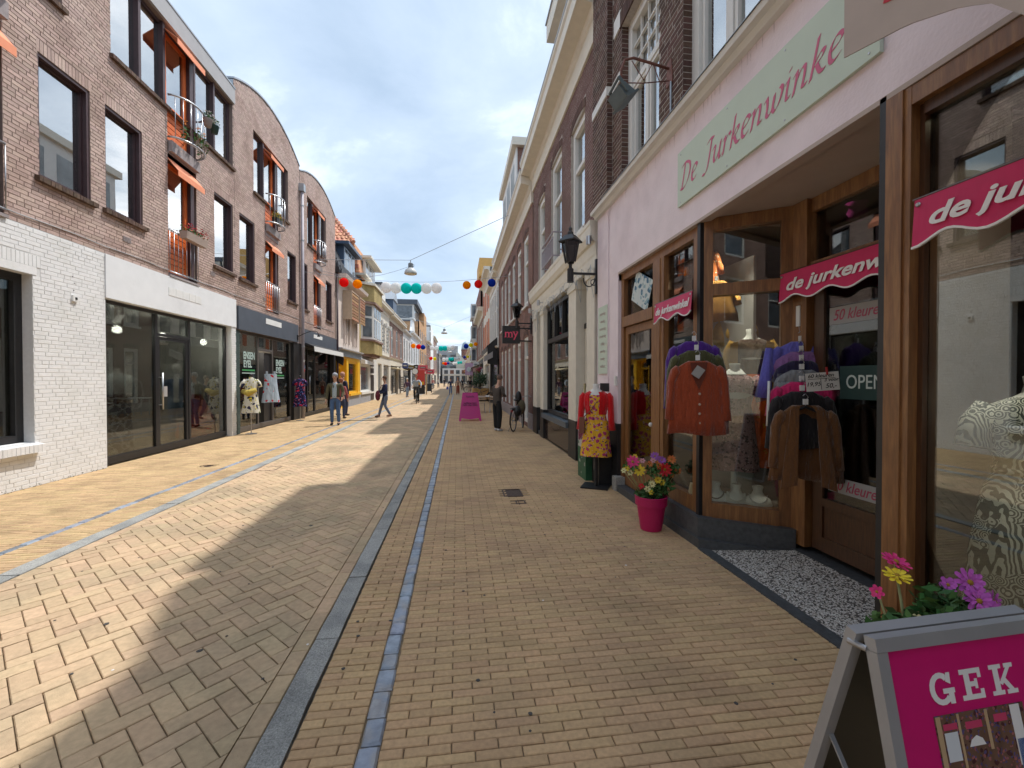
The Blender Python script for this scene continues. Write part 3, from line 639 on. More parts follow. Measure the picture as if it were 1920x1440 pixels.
# ---------------- blocks B and C with barrel roofs
def arcf(y0, y1, ze0, zp):
    c = (y0 + y1) / 2; h = (y1 - y0) / 2
    return lambda y: zp - (zp - ze0) * min(1, ((y - c) / h) ** 2)
def barrel(label, y0, y1, zend, zpk, ops, fronts):
    b = thing('apartment_building', label, 'building', (XL, (y0 + y1) / 2, 0)); top = arcf(y0, y1, zend, zpk)
    mb = MB(); wallmesh(mb, XL, 1, y0, y1, 3.04, 9.5, ops, .3); n = 24
    pts = [(XL, y0, 9.5), (XL, y1, 9.5)] + [(XL, y1 - (y1 - y0) * i / n, top(y1 - (y1 - y0) * i / n)) for i in range(n + 1)]
    mb.poly(pts); mb.build('wall', M_MORT, b)
    low3 = [(o[0], o[1], o[3], o[3] + .2) for o in ops[:len(fronts)]]
    bricks(b, M_BRK, XL, 1, y0, y1, 3.72, 10.9, ops + low3, top=top)
    for o in low3: mb = MB(); soldier(mb, XL, 1, *o); mb.build('soldier_course', M_BRK, b)
    t = MB()   # roof edge and barrel roof
    for i in range(n):
        a = y0 + (y1 - y0) * i / n; c = y0 + (y1 - y0) * (i + 1) / n
        t.prism([(XL + .03, a, top(a)), (XL + .03, a, top(a) + .05), (XL + .03, c, top(c) + .05), (XL + .03, c, top(c))], (-.33, 0, 0))
    t.build('roof_edge_trim', M_ZINC, b)
    t = MB()
    for i in range(n):
        a = y0 + (y1 - y0) * i / n; c = y0 + (y1 - y0) * (i + 1) / n
        t.prism([(XL - .3, a, top(a) - .3), (XL - .3, a, top(a) + .02), (XL - .3, c, top(c) + .02), (XL - .3, c, top(c) - .3)], (-8, 0, 0))
    t.build('barrel_roof', M_ROOFG, b)
    B(XL - 8, XL - .01, y0 + .01, y0 + .12, 8.6, top(y0) - .02).build('side_wall', M_ZINC, b)
    for o in ops[:len(fronts)]: win_brown(XL, 1, *o, b, blind=.6)
    return b, top
opsB = [(13.4, 14.34, 4.6, 6.5), (16.95, 17.8, 4.6, 6.45), (15.1, 16.12, 3.9, 6.2), (14.3, 17.05, 7.52, 9.46), (15.1, 16.12, 6.75, 7.53)]
Bb, topB = barrel('brick apartment building with arched roofline over a slate blue shop fascia, nearer of the two', 13.13, 18.22, 10.2, 10.85, opsB, [0, 1])
opsC = [(18.5, 19.1, 4.55, 6.45), (21.65, 22.62, 4.5, 6.42), (19.88, 20.84, 3.92, 6.2), (19.1, 21.7, 7.4, 9.42), (19.88, 20.84, 6.7, 7.42)]
Cc, topC = barrel('brick apartment building with arched roofline, farther one beyond the grey downpipe', 18.26, 23.28, 10.05, 10.65, opsC, [0, 1])
for b, o, w in ((Bb, opsB[2], opsB[3]), (Cc, opsC[2], opsC[3])):
    A_ = A; y0, y1 = o[0], o[1]
    french(b, y0, y1, o[2], o[3]); railing(b, XL + .03, y0, y1, o[2] + .05, o[2] + .97); awning_small(b, y0 + .02, y1 - .02, 6.3, .28, .2)
    B(XL - .3, XL + .02, y0, y1, 6.2, 6.75).build('door_lintel', M_CONC, b) if False else B(XL - .3, XL + .02, y0, y1, 6.4, 6.75).build('door_lintel', M_CONC, b)
    B(XL - .3, XL - .1, y0, y1, 6.2, 6.4).build('door_head', M_FRBR, b)
    french(b, y0, y1, 6.8, 9.36, orange_panel=.8); awning_small(b, y0, y1, 9.3, .2, .2)
    balcony_curved(b, y0, y1, 6.8)
    fr = framed(XL, 1, w[0], w[1], w[2], w[3], .06, .08, .09).build('window_band', M_FRBR, b)
    for y in (y0 - .03, y1 + .03): B(XL - .03, XL - .17, y - .035, y + .035, w[2] + .06, w[3] - .06).build('mullion', M_FRBR, fr)
    pane(XL, 1, w[0] + .05, y0 - .06, w[2] + .05, w[3] - .05, .12, M_GLASSU, fr); pane(XL, 1, y1 + .06, w[1] - .05, w[2] + .05, w[3] - .05, .12, M_GLASSU, fr)
    B(XL - 1.2, XL - 1.25, w[0] - .3, w[1] + .3, w[2] - .3, w[3] + .3).build('room', M_GREYR, fr)
    sill(XL, 1, w[0], y0 - .05, w[2], fr, ov=.03); sill(XL, 1, y1 + .05, w[1], w[2], fr, ov=.03)
# fascias and shopfronts of B and C
B(XL, XL + .06, 13.2, 17.86, 3.06, 3.74).build('fascia', M_FASC, Bb); B(XL + .06, XL + .068, 14.96, 16.2, 3.44, 3.62).build('blank_sign', M_WHITE, Bb)
B(XL, XL + .05, 18.4, 23.28, 3.04, 3.68).build('fascia', M_FASC, Cc); B(XL + .05, XL + .058, 19.7, 20.9, 3.42, 3.58).build('blank_sign', M_WHITE, Cc)
bricks(Bb, M_DGREEN, XL, 1, 13.13, 13.36, .0, 3.04, [], name='painted_brick'); B(XL - .05, XL - .002, 13.13, 13.36, 0, 3.06).build('corner_pier', M_DGREEN, Bb)
B(XL - .3, XL + .01, 17.5, 18.4, 0, 3.04).build('dark_pier', M_BLACK, Bb)
M_GREYFR = mat('grey_brown_frame', (.10, .09, .085), .45, var=.1)
sfB = shopfront(Bb, 13.36, 17.5, 3.04, [14.75, 15.85], (14.75, 15.85), M_GREYFR, rec=.1, depth=4.5, floor=M_FLOORL, opendoor=True, back=mat('shop_room_b', (.33, .3, .26), .9, var=.3, vs=1.5))
B(XL - .16, XL - .9, 15.3, 15.85, .03, 2.5).build('black_door_leaf', M_BLACK, Bb)
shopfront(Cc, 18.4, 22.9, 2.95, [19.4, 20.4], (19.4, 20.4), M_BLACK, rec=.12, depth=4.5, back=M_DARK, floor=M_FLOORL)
B(XL - .3, XL + .01, 22.9, 23.28, 0, 3.04).build('dark_pier', M_BLACK, Cc)
B(XL - .02, XL - .28, 18.4, 22.9, 2.95, 3.06).build('lintel', M_BLACK, Cc)
# folding awning over shop C
aw = thing('shop_awning', 'short black framed awning with pale valance over the far brick shop', 'awning', (XL, 20.7, 3))
MB().prism([(XL + .08, 18.55, 3.12), (XL + .42, 18.55, 2.98), (XL + .42, 18.55, 2.95), (XL + .08, 18.55, 3.05)], (0, 4.5, 0)).build('canopy', M_BLACK, aw)
MB().prism([(XL + .42, 18.55, 2.97), (XL + .44, 18.55, 2.97), (XL + .46, 18.55, 2.76), (XL + .44, 18.55, 2.76)], (0, 4.5, 0)).build('valance', mat('pale_canvas', (.6, .6, .58), .9, var=.05), aw)
MB().prism([(XL + .05, 22.95, 3.0), (XL + .5, 22.95, 2.7), (XL + .45, 22.95, 2.3), (XL + .12, 22.95, 2.5)], (0, .05, 0)).build('folded_side', M_BLACK, aw)
# downpipe
dp = thing('downpipe', 'grey metal downpipe with stickers between the two arched brick buildings', 'drainpipe', (XL + .1, 18.24, 0))
MB().tube([(XL + .1, 18.24, .0), (XL + .1, 18.24, 9.2)], .06, 12).build('pipe', mat('pipe_lilac_grey', (.33, .31, .35), .5, var=.12, vs=6), dp, smooth=True)
B(XL + .0, XL + .2, 18.13, 18.35, 9.2, 9.5).build('hopper', M_ZINC, dp)
for z in (2.9, 5.2, 7.2, 8.6): MB().lathe([(.072, 0), (.072, .05)], (XL + .1, 18.24, z), 12).build('clamp', M_ZINC, dp)
stc = [mat('sticker_red', (.6, .05, .06)), M_WHITE, mat('sticker_blue', (.1, .2, .5)), mat('sticker_pink', (.7, .2, .35))]
for i in range(16):
    z = R.uniform(.9, 2.3); a = R.uniform(-1.2, .9); h = R.uniform(.06, .13); mb = MB(); wv = R.uniform(.35, .8)
    mb.poly([(XL + .1 + .0625 * cos(t), 18.24 + .0625 * sin(t), zz) for t, zz in ((a, z), (a + wv, z), (a + wv, z + h), (a, z + h))]); mb.build('sticker', stc[i % 4], dp)
dp = thing('downpipe', 'dark brown rainwater pipe where the brick flats meet the cream house', 'drainpipe', (XL + .08, 23.36, 0))
MB().tube([(XL + .08, 23.36, .0), (XL + .08, 23.36, 7.2)], .05, 10).build('pipe', M_FRBR, dp, smooth=True); B(XL - .0, XL + .2, 23.26, 23.46, 7.2, 7.5).build('hopper', M_BLACK, dp)
# swan-neck lamp on the dark pier
t = thing('wall_lamp', 'black swan neck lamp arm over the dark pier beside the grey downpipe', 'lamp', (XL, 17.7, 3.2))
MB().tube([(XL + .02, 17.75, 3.25), (XL + .3, 17.75, 3.4), (XL + .6, 17.75, 3.52), (XL + .8, 17.75, 3.5), (XL + .86, 17.75, 3.36)], .014, 6).build('arm', M_BLACK, t, smooth=True)
MB().lathe([(.03, .02), (.06, -.06), (.055, -.07)], (XL + .86, 17.75, 3.36), 10).build('shade', M_BLACK, t); B(XL + .06, XL + .09, 17.7, 17.8, 3.15, 3.35).build('wall_plate', M_BLACK, t)
# small white box on the white wall
t = thing('wall_box', 'small square fitting with a dark centre on the white brick wall', 'junction box', (XL + .03, 7.93, 2.95))
B(XL + .02, XL + .05, 7.88, 7.98, 2.9, 3.0).build('housing', M_WHITE, t); B(XL + .05, XL + .056, 7.915, 7.95, 2.93, 2.97).build('socket', M_BLACK, t)
# planter boxes on balconies
M_LEAF = mat('leaf_green', (.05, .13, .03), .7, rnd=.4, var=.2, vs=30); M_RED = mat('flower_red', (.6, .02, .04), .6, rnd=.3); M_YEL = mat('flower_yellow', (.75, .52, .03), .6, rnd=.15)
def leaves(mb, c, r, n, l=.035, sq=1.):
    for i in range(n):
        d = Vector((R.gauss(0, 1), R.gauss(0, 1), R.gauss(0, 1))).normalized() * r * R.random() ** .4; d.z *= sq; p = Vector(c) + d
        a = Vector((R.gauss(0, 1), R.gauss(0, 1), R.gauss(0, .7))).normalized() * l * R.uniform(.6, 1.3); b = a.cross(Vector((R.gauss(0, 1), R.gauss(0, 1), R.gauss(0, 1)))).normalized() * l * .45
        mb.rv = R.random(); mb.poly([p - a, p + b, p + a, p - b])
def planter(label, x, y, z, w, box_m, fm, rz=0):
    t = thing('balcony_planter', label, 'flower box', (x, y, z)); MB().prism([(x - .09, y - w / 2, z + .17), (x + .09, y - w / 2, z + .17), (x + .07, y - w / 2, z), (x - .07, y - w / 2, z)], (0, w, 0)).build('trough', box_m, t)
    mb = MB()
    for i in range(5): leaves(mb, (x, y - w / 2 + w * (i + .5) / 5, z + .22), .13, 40, .03)
    mb.build('foliage', M_LEAF, t); mb = MB()
    for i in range(5): leaves(mb, (x + .03, y - w / 2 + w * (i + .5) / 5, z + .3), .12, 22, .025)
    mb.build('blossom', fm, t)
planter('beige flower box with red geraniums on the rail of the lower orange door', XL + .16, 10.95, 4.82, .8, mat('beige_plastic', (.4, .31, .26), .6), M_RED)
planter('black flower box with yellow flowers on the far curved balcony', XL + .22, 15.5, 6.9, .45, M_BLACK, M_YEL)
for y, l, m_ in ((11.1, 'grey hanging pot with pale flowers on the upper curved balcony rail', M_CONC), (11.38, 'dark green hanging pot on the end of the upper curved balcony rail', mat('dark_green_plastic', (.02, .06, .06), .5))):
    t = thing('hanging_pot', l, 'flower pot', (XL + .42, y, 7.7)); MB().lathe([(.07, 0), (.1, .17), (.11, .18)], (XL + .4, y, 7.66), 12).build('pot', m_, t, smooth=True)
    mb = MB(); leaves(mb, (XL + .4, y, 7.9), .12, 70, .03); mb.build('foliage', M_LEAF, t); mb = MB(); leaves(mb, (XL + .42, y, 7.93), .12, 40, .025); mb.build('blossom', mat('pale_blossom', (.7, .66, .62), .7, rnd=.1), t)
for y in (10.5, 10.72, 10.98, 11.2):
    t = thing('rail_flower', {10.5: 'leftmost', 10.72: 'second from left', 10.98: 'third from left', 11.2: 'rightmost'}[y] + ' orange artificial flower tied to the upper curved balcony bars', 'flower', (XL + .36, y, 7.3), group='artificial flowers on the balcony bars')
    xx = XL + .03 + sin(pi * (y - 10.3) / 1.03) * .36; mb = MB(); leaves(mb, (xx + .02, y, 7.15), .1, 22, .05, 2.2); mb.build('foliage', M_LEAF, t); mb = MB(); leaves(mb, (xx + .02, y, 7.4), .05, 16, .025); mb.build('blossom', mat('orange_bloom', (.8, .35, .08), .7), t)

# lamps added to brighten the left shops; only the near shop has track spots
def shop_fill(x, y, z, e):
    l = bpy.data.lights.new('shop_fill_lamp', 'POINT'); l.energy = e; l.shadow_soft_size = .08; l.color = (1, .93, .82); o = bpy.data.objects.new('shop_fill_lamp', l); C.objects.link(o); o.location = (x, y, z)
for x, y, e in ((-6.7, 9.4, 30), (-6.7, 10.7, 26), (-6.7, 12.3, 30), (-9, 10.8, 60), (-6.8, 14., 22), (-8.5, 16., 30), (-7.4, 20, 8), (-7.6, 5.5, 30), (-8.5, 26, 12)): shop_fill(x, y, 2.6, e)
mo = MB(); M_MOSS = mat('moss_dirt', (.05, .06, .02), .95, rnd=.3)
for k in range(260): y = R.uniform(3, 8.5); z = R.uniform(0, .02) ** 1.0; leaves(mo, (XL + .03, y, .004 + .03 * R.random() ** 2), .012, 1, .012)
mo.build('moss', M_MOSS, A, kind='stuff')
for (y, z, l_) in ((7.9, 3.3, 0), (7.93, 3.2, 0), (7.92, 3.08, 0)): B(XL + .018, XL + .024, y, y + .012, z, z + .012).build('drill_hole', M_BLACK, A)
for y, z in ((9.0, 4.25), (11.9, 4.3), (14.9, 4.2)):
    mb = MB(); [mb.box(XL + .006, XL + .016, y, y + .2, z + k * .022, z + k * .022 + .012) for k in range(5)]; mb.build('vent', M_CONC, A if y < 13 else Bb)
mb = MB(); mb.tube([(XL + .02, 6.0 + i * .5, 4.02 + .012 * sin(i * 2.1)) for i in range(35)], .007, 5); t = thing('wall_cable', 'thin grey cable clipped along the brick just above the white ground floor', 'cable', (XL, 12, 4)); mb.build('cable', M_ZINC, t)
# grime below the old sign panel and down the white bricks
# ================================================================= right: dress shop with brick storeys above
XR = 2.33
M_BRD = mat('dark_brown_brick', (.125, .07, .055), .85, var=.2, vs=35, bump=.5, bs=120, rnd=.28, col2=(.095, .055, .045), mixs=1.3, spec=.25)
M_MORTL = mat('light_mortar', (.42, .38, .34), .95, var=.15, vs=20)
M_PINKW = mat('pale_pink_plaster', (.82, .72, .755), .8, var=.05, vs=5, bump=.35, bs=45, spec=.3, col2=(.78, .67, .71), mixs=1.1, stain=.1)
M_SOFF = mat('taupe_soffit', (.47, .385, .34), .8, var=.05, vs=5)
M_STONE = mat('dark_plinth_stone', (.065, .07, .075), .55, var=.3, vs=25, bump=.3, bs=60)
M_SIGNG = mat('sage_sign', (.56, .65, .545), .6, var=.03, vs=5)
M_ROSE = mat('rose_lettering', (.60, .13, .24), .6)
M_MAG = mat('magenta_cloth', (.56, .012, .10), .75, var=.06, vs=12, sheen=.3)
M_WHT = mat('white_lettering', (.8, .79, .78), .7)
M_CASE = mat('offwhite_casing', (.70, .69, .655), .55, var=.05, vs=6)
M_TERR = mat('terrazzo', (.5, .47, .43), .5, var=.1, vs=30)
def terr():
    m = bpy.data.materials.new('pebble_terrazzo'); m.use_nodes = True; t = m.node_tree; L = t.links.new; b = t.nodes['Principled BSDF']; b.inputs['Roughness'].default_value = .6
    g = N(t, 'ShaderNodeNewGeometry'); v = N(t, 'ShaderNodeTexVoronoi'); v.inputs['Scale'].default_value = 95; L(g.outputs['Position'], v.inputs['Vector'])
    w = N(t, 'ShaderNodeTexWhiteNoise'); L(v.outputs['Color'], w.inputs['Vector']); r = N(t, 'ShaderNodeValToRGB'); L(w.outputs['Value'], r.inputs[0])
    e = r.color_ramp.elements; e[0].color = (.03, .028, .025, 1); e[1].position = .95; e[1].color = (.72, .7, .66, 1); k = e.new(.3); k.color = (.12, .10, .085, 1); k = e.new(.36); k.color = (.48, .43, .37, 1)
    v2 = N(t, 'ShaderNodeTexVoronoi', feature='DISTANCE_TO_EDGE'); v2.inputs['Scale'].default_value = 95; L(g.outputs['Position'], v2.inputs['Vector']); q = N(t, 'ShaderNodeMath', operation='LESS_THAN', i_1=.06); L(v2.outputs['Distance'], q.inputs[0])
    mx = N(t, 'ShaderNodeMix', data_type='RGBA'); L(q.outputs[0], mx.inputs[0]); L(r.outputs[0], mx.inputs[6]); mx.inputs[7].default_value = (.07, .06, .055, 1); L(mx.outputs[2], b.inputs['Base Color'])
    bp = N(t, 'ShaderNodeBump'); bp.inputs['Strength'].default_value = .5; bp.inputs['Distance'].default_value = .003; L(v2.outputs['Distance'], bp.inputs['Height']); L(bp.outputs[0], b.inputs['Normal']); return m
M_TERR = terr()
M_INT = mat('shop_interior_brown', (.10, .075, .06), .9, var=.35, vs=2.5)
J = thing('dress_shop_building', 'dark brown brick building with pale pink plaster fascia and varnished wood shopfront', 'building', (XR, 3, 0))
opsJ = [(4.7, 5.84, 4.40, 6.62), (2.98, 4.18, 4.40, 6.62), (1.2, 2.4, 4.40, 6.62), (4.7, 5.84, 7.35, 8.2), (2.98, 4.18, 7.35, 8.2), (1.2, 2.4, 7.35, 8.2)]
JT = 8.42
mb = MB(); wallmesh(mb, XR, -1, -6, 6.9, 4.3, JT, opsJ, .28); mb.build('wall', M_MORTL, J)
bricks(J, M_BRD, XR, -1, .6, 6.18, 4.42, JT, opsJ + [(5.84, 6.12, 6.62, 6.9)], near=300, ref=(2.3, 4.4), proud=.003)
B(XR - .085, XR + .01, 6.2, 6.86, 4.42, JT).build('pilaster_core', M_MORTL, J); bricks(J, M_BRD, XR - .085, -1, 6.2, 6.86, 4.42, JT, [(6.1, 6.9, 5.88, 6.02)], proud=.003, name='pilaster_brick')
mb = MB()   # brick returns of the pilaster and window piers facing the viewer
z = 4.43; k = 0
while z < 8.3: mb.rv = R.random(); mb.box(XR - .085, XR - .004 if k % 2 else XR - .003, 6.194, 6.2, z, z + .052); z += .0635; k += 1
mb.build('return_bricks', M_BRD, J, kind='stuff')
for y0 in (5.84, 4.18, 2.4):
    mb = MB(); z = 4.43
    while z < 8.15: mb.rv = R.random(); mb.box(XR + .002, XR + .118, y0 - .004, y0 + .001, z, z + .052) if (z < 6.6 or z > 7.36) else 0; z += .0635
    mb.build('reveal_bricks', M_BRD, J, kind='stuff')
for y0, y1, z0, z1, x0 in ((6.19, 6.87, 5.885, 6.015, XR - .1), (5.86, 6.1, 6.64, 6.88, XR - .02), (5.86, 6.19, 5.885, 6.015, XR - .02), (2.42, 2.9, 5.9, 6.03, XR - .02), (4.25, 4.62, 6.64, 6.88, XR - .02)): B(x0, XR + .02, y0, y1, z0, z1).build('stone_block', M_CASE, J)
def casement(parent, xf, s, ya, yb, za, zb, tr=None, bars=(3, 4), wood=None, rec=.1, cas=.13, glassm=None, room=None, curtain=0., mid=True):
    """white timber window: casing, transom with glazing bars, tall lower lights"""
    wood = wood or M_CASE; tr = tr if tr is not None else za + (zb - za) * .58
    f = framed(xf, s, ya, yb, za, zb, cas, .1, rec)
    x0 = xf - s * (rec + .02); x1 = xf - s * (rec + .09); ym = (ya + yb) / 2
    f.box(x0, x1, ya + cas, yb - cas, tr - .04, tr + .04)
    if mid: f.box(x0, x1, ym - .035, ym + .035, za + cas, tr - .04)
    w = f.build('window', wood, parent)
    if bars:
        b = MB(); X0 = xf - s * (rec + .03); X1 = xf - s * (rec + .06)
        for i in range(1, bars[1]): y = ya + cas + (yb - ya - 2 * cas) * i / bars[1]; b.box(X0, X1, y - .011, y + .011, tr + .04, zb - cas)
        for i in range(1, bars[0]): z = tr + .04 + (zb - cas - tr - .04) * i / bars[0]; b.box(X0 + s * .002, X1 - s * .002, ya + cas, yb - cas, z - .011, z + .011)
        b.build('glazing_bars', wood, w)
    sash = MB()
    if mid:
        for a, c in ((ya + cas, ym - .035), (ym + .035, yb - cas)):
            q = framed(xf, s, a + .003, c - .003, za + cas + .003, tr - .043, .045, .05, rec + .035); sash.v += []; n0 = len(sash.v); sash.v += q.v; sash.f += [tuple(i + n0 for i in f_) for f_ in q.f]; sash.m += q.m; sash.r += q.r
        sash.build('sash', wood, w)
    pane(xf, s, ya + cas, yb - cas, tr, zb - cas, rec + .07, glassm or M_GLASSU, w); pane(xf, s, ya + cas, yb - cas, za + cas, tr - .01, rec + .07, glassm or M_GLASSU, w)
    B(xf - s * .75, xf - s * .8, ya - .2, yb + .2, za - .2, zb + .2).build('room', room or M_GREYR, w)
    if curtain: B(xf - s * (rec + .14), xf - s * (rec + .15), ya + .04, yb - .04, za + .05, za + (zb - za) * curtain).build('curtain', M_CURT, w)
    return w
for o in opsJ[:3]: casement(J, XR, -1, *o, tr=5.72, curtain=.55)
for o in opsJ[3:]: casement(J, XR, -1, *o, bars=None, cas=.1, mid=False)
# dark arched lintels
for o in opsJ[:3]:
    mb = MB(); soldier(mb, XR, -1, o[0] - .05, o[1] + .05, o[3], o[3] + .22, .02); mb.build('soldier_course', M_BRD, J)
B(XR - .3, XR + .4, -6, 6.9, JT, JT + .35).build('cornice', M_CREAM, J); B(XR + .4, XR + 8, -6, 6.85, JT - .2, JT + .1).build('flat_roof', M_ROOFG, J)
MB().prism([(XR - .1, 4.9, JT + .351), (XR - .1, 6.85, JT + .351), (XR - .1, 6.85, 10.0), (XR - .1, 6.6, 10.0)], (.4, 0, 0)).build('gable', M_BRD, J)
B(XR + .3, XR + 8, 6.7, 6.85, 0, JT - .2).build('side_wall', M_BRD, J); B(XR + .3, XR + 8, -6, -5.8, 0, JT - .2).build('side_wall', M_BRD, J)
# pink fascia with moulding, soffit
B(XR, XR + .25, -6, 6.86, 3.17, 4.28).build('pink_fascia', M_PINKW, J)
MB().prism([(XR + .02, -6, 4.25), (XR - .05, -6, 4.26), (XR - .07, -6, 4.31), (XR - .12, -6, 4.32), (XR - .13, -6, 4.37), (XR + .02, -6, 4.43)], (0, 12.87, 0)).build('fascia_moulding', M_CASE, J)
MB().prism([(XR + .0, -6, 4.432), (XR - .14, -6, 4.372), (XR - .14, -6, 4.378), (XR + .0, -6, 4.44)], (0, 12.3, 0)).build('zinc_flashing', M_ZINC, J)
B(XR + .002, XR + .25, 5.95, 6.86, .96, 3.17).build('pink_pillar', M_PINKW, J); B(XR + .012, XR + .25, 5.95, 6.32, 3.05, 3.168).build('pillar_return', M_PINKW, J)
B(XR - .004, XR + .25, 5.95, 6.86, 0, .96).build('black_pillar_base', M_BLACK, J); B(XR + .22, XR + .4, 6.86, 6.9, 0, 4.3).build('edge_strip', M_BRD, J)
B(XR + .04, XR + .99, 2.11, 3.95, 3.168, 3.2).build('soffit', M_SOFF, J)
B(XR + .0, XR + .1, -1.5, 5.95, 3.14, 3.17).build('soffit_strip', M_SOFF, J)
# sage sign panel
sp = thing('shop_sign', 'long sage green sign board with rose calligraphic shop name on the pink fascia', 'sign', (XR, 3.1, 3.7))
B(XR - .028, XR - .003, 2.07, 4.22, 3.415, 3.975).build('board', M_SIGNG, sp)
for y in (2.13, 2.75, 3.4, 4.16):
    for z in (3.45, 3.94): MB().lathe([(.008, 0), (.006, .004)], (0, 0, 0), 8).build('screw', M_STEEL, sp).matrix_basis = frame_mw((XR - .028, y, z), (0, -1, 0))
# broad-nib calligraphy drawn as pen strokes
GLY = {
 'D': ([[(.28, .95), (.2, .5), (.1, .03)], [(.05, .92), (.3, 1.0), (.62, .86), (.68, .55), (.52, .18), (.25, .0), (.02, .04)]], .78),
 'e': ([[(.1, .3), (.3, .37), (.42, .5), (.34, .6), (.2, .58), (.08, .38), (.09, .12), (.2, .02), (.38, .1)]], .50),
 'J': ([[(.22, .92), (.42, 1.0), (.62, .95)], [(.5, .97), (.43, .55), (.34, .1), (.2, -.14), (.02, -.12)]], .60),
 'u': ([[(.02, .5), (.1, .58), (.16, .52), (.1, .2), (.16, .03), (.28, .08), (.42, .3)], [(.5, .6), (.42, .22), (.46, .03), (.58, .08)]], .62),
 'r': ([[(.02, .5), (.12, .58), (.1, .3), (.04, .0)], [(.1, .32), (.22, .52), (.36, .6), (.42, .52)]], .44),
 'k': ([[(.2, 1.0), (.12, .5), (.03, .0)], [(.12, .34), (.3, .55), (.42, .54), (.36, .4), (.16, .3)], [(.2, .32), (.34, .06), (.48, .04)]], .54),
 'n': ([[(.02, .5), (.12, .58), (.1, .3), (.04, .0)], [(.1, .3), (.26, .54), (.4, .56), (.4, .3), (.36, .06), (.5, .06)]], .60),
 'w': ([[(.02, .5), (.1, .58), (.14, .3), (.12, .08), (.24, .02), (.38, .2), (.42, .5)], [(.42, .5), (.38, .14), (.48, .01), (.66, .2), (.74, .5), (.64, .6)]], .84),
 'i': ([[(.02, .5), (.12, .58), (.08, .3), (.08, .06), (.2, .08)], [(.15, .78), (.17, .82)]], .30),
 'l': ([[(.18, 1.0), (.1, .5), (.06, .1), (.14, .02), (.24, .08)]], .32)}
def smooth_path(p, k=5):
    if len(p) < 3: return p
    out = []
    for i in range(len(p) - 1):
        p0 = p[max(i - 1, 0)]; p1 = p[i]; p2 = p[i + 1]; p3 = p[min(i + 2, len(p) - 1)]
        for j in range(k):
            t = j / k; out.append(tuple(.5 * (2 * p1[a] + (p2[a] - p0[a]) * t + (2 * p0[a] - 5 * p1[a] + 4 * p2[a] - p3[a]) * t * t + (3 * p1[a] - p0[a] - 3 * p2[a] + p3[a]) * t ** 3) for a in (0, 1)))
    return out + [p[-1]]
def calligraphy(word, h, start, xdir, m, parent, nib=.062, ang=.62, lift=.004, slant=.12):
    mw = frame_mw(start, xdir); x = 0
    for ch in word:
        if ch == ' ': x += .36 * h; continue
        strokes, adv = GLY[ch]; mb = MB(); nx, ny = cos(ang) * nib * h, sin(ang) * nib * h; zz = 0
        for st in strokes:
            pts = smooth_path([(a + slant * b, b) for a, b in st])
            for a, b in zip(pts, pts[1:]):
                zz += .00004; ax, ay, bx, by = a[0] * h + x, a[1] * h, b[0] * h + x, b[1] * h
                q = [(ax - nx, ay - ny), (ax + nx, ay + ny), (bx + nx, by + ny), (bx - nx, by - ny)]
                ar = sum(q[i][0] * q[(i + 1) % 4][1] - q[(i + 1) % 4][0] * q[i][1] for i in range(4))
                if abs(ar) < 1e-7: continue
                if ar < 0: q = q[::-1]
                mb.prism([tuple(mw @ Vector((u, v, zz))) for u, v in q], mw.to_3x3() @ Vector((0, 0, lift - .002)))
        mb.build('letter', m, parent); x += adv * h
    return x
tw = sum(GLY[c][1] if c != ' ' else .36 for c in 'De Jurkenwinkel')
calligraphy('De Jurkenwinkel', 1.95 / tw, (XR - .0285, 4.16, 3.57), (0, -1, 0), M_ROSE, sp)
# ------------- wood shopfront
SH = MB()
def wbox(*a, name='wood_frame', m=None): return B(*a).build(name, m or M_WOOD, J)
FX = XR + .05
wbox(FX, FX + .12, 5.86, 5.947, .08, 3.14); wbox(FX, FX + .12, 3.97, 5.86, 3.04, 3.138)
wbox(FX - .012, FX + .11, 4.74, 4.92, .1, 3.04); wbox(FX - .02, FX + .1, 4.92, 5.86, 2.36, 2.5)
wbox(FX - .01, FX + .11, 3.93, 4.74, .28, .43); wbox(FX - .012, FX + .11, 3.93, 4.02, .43, 3.04)
wbox(FX - .004, FX + .1, 4.66, 4.74, .43, 3.04)
def door_leaf(parent, tm, w, h, bottom, m, z0=.0, fw=.1, name='door', gm=None):
    """door in local coordinates: x along the leaf, y thickness"""
    mb = MB(); mb.T = tm; mb.box(0, fw, 0, .045, z0, h); mb.box(w - fw, w, 0, .045, z0, h); mb.box(fw, w - fw, 0, .045, h - fw, h); mb.box(fw, w - fw, 0, .045, z0, z0 + .12); mb.box(fw, w - fw, 0, .045, bottom - .07, bottom)
    if bottom > z0 + .2: mb.box(fw, w - fw, .01, .03, z0 + .12, bottom - .07)
    d = mb.build(name, m, parent); g = MB(); g.T = tm; g.box(fw, w - fw, .018, .024, bottom, h - fw); g.build('pane', gm or M_GLASS, d); return d
d1 = door_leaf(J, Matrix.Translation((FX + .07, 4.93, 0)) @ Matrix.Rotation(pi / 2, 4, 'Z'), .92, 2.35, .55, M_WOOD, .1)
MB().ball((FX + .0, 4.985, 1.05), .028, 10, 6).build('door_knob', M_CASE, d1)
pane(FX, -1, 4.92, 5.86, 2.5, 3.04, .06, M_GLASS, J, 'transom_pane'); pane(FX, -1, 4.02, 4.66, .43, 3.04, .06, M_GLASS, J, 'window_pane')
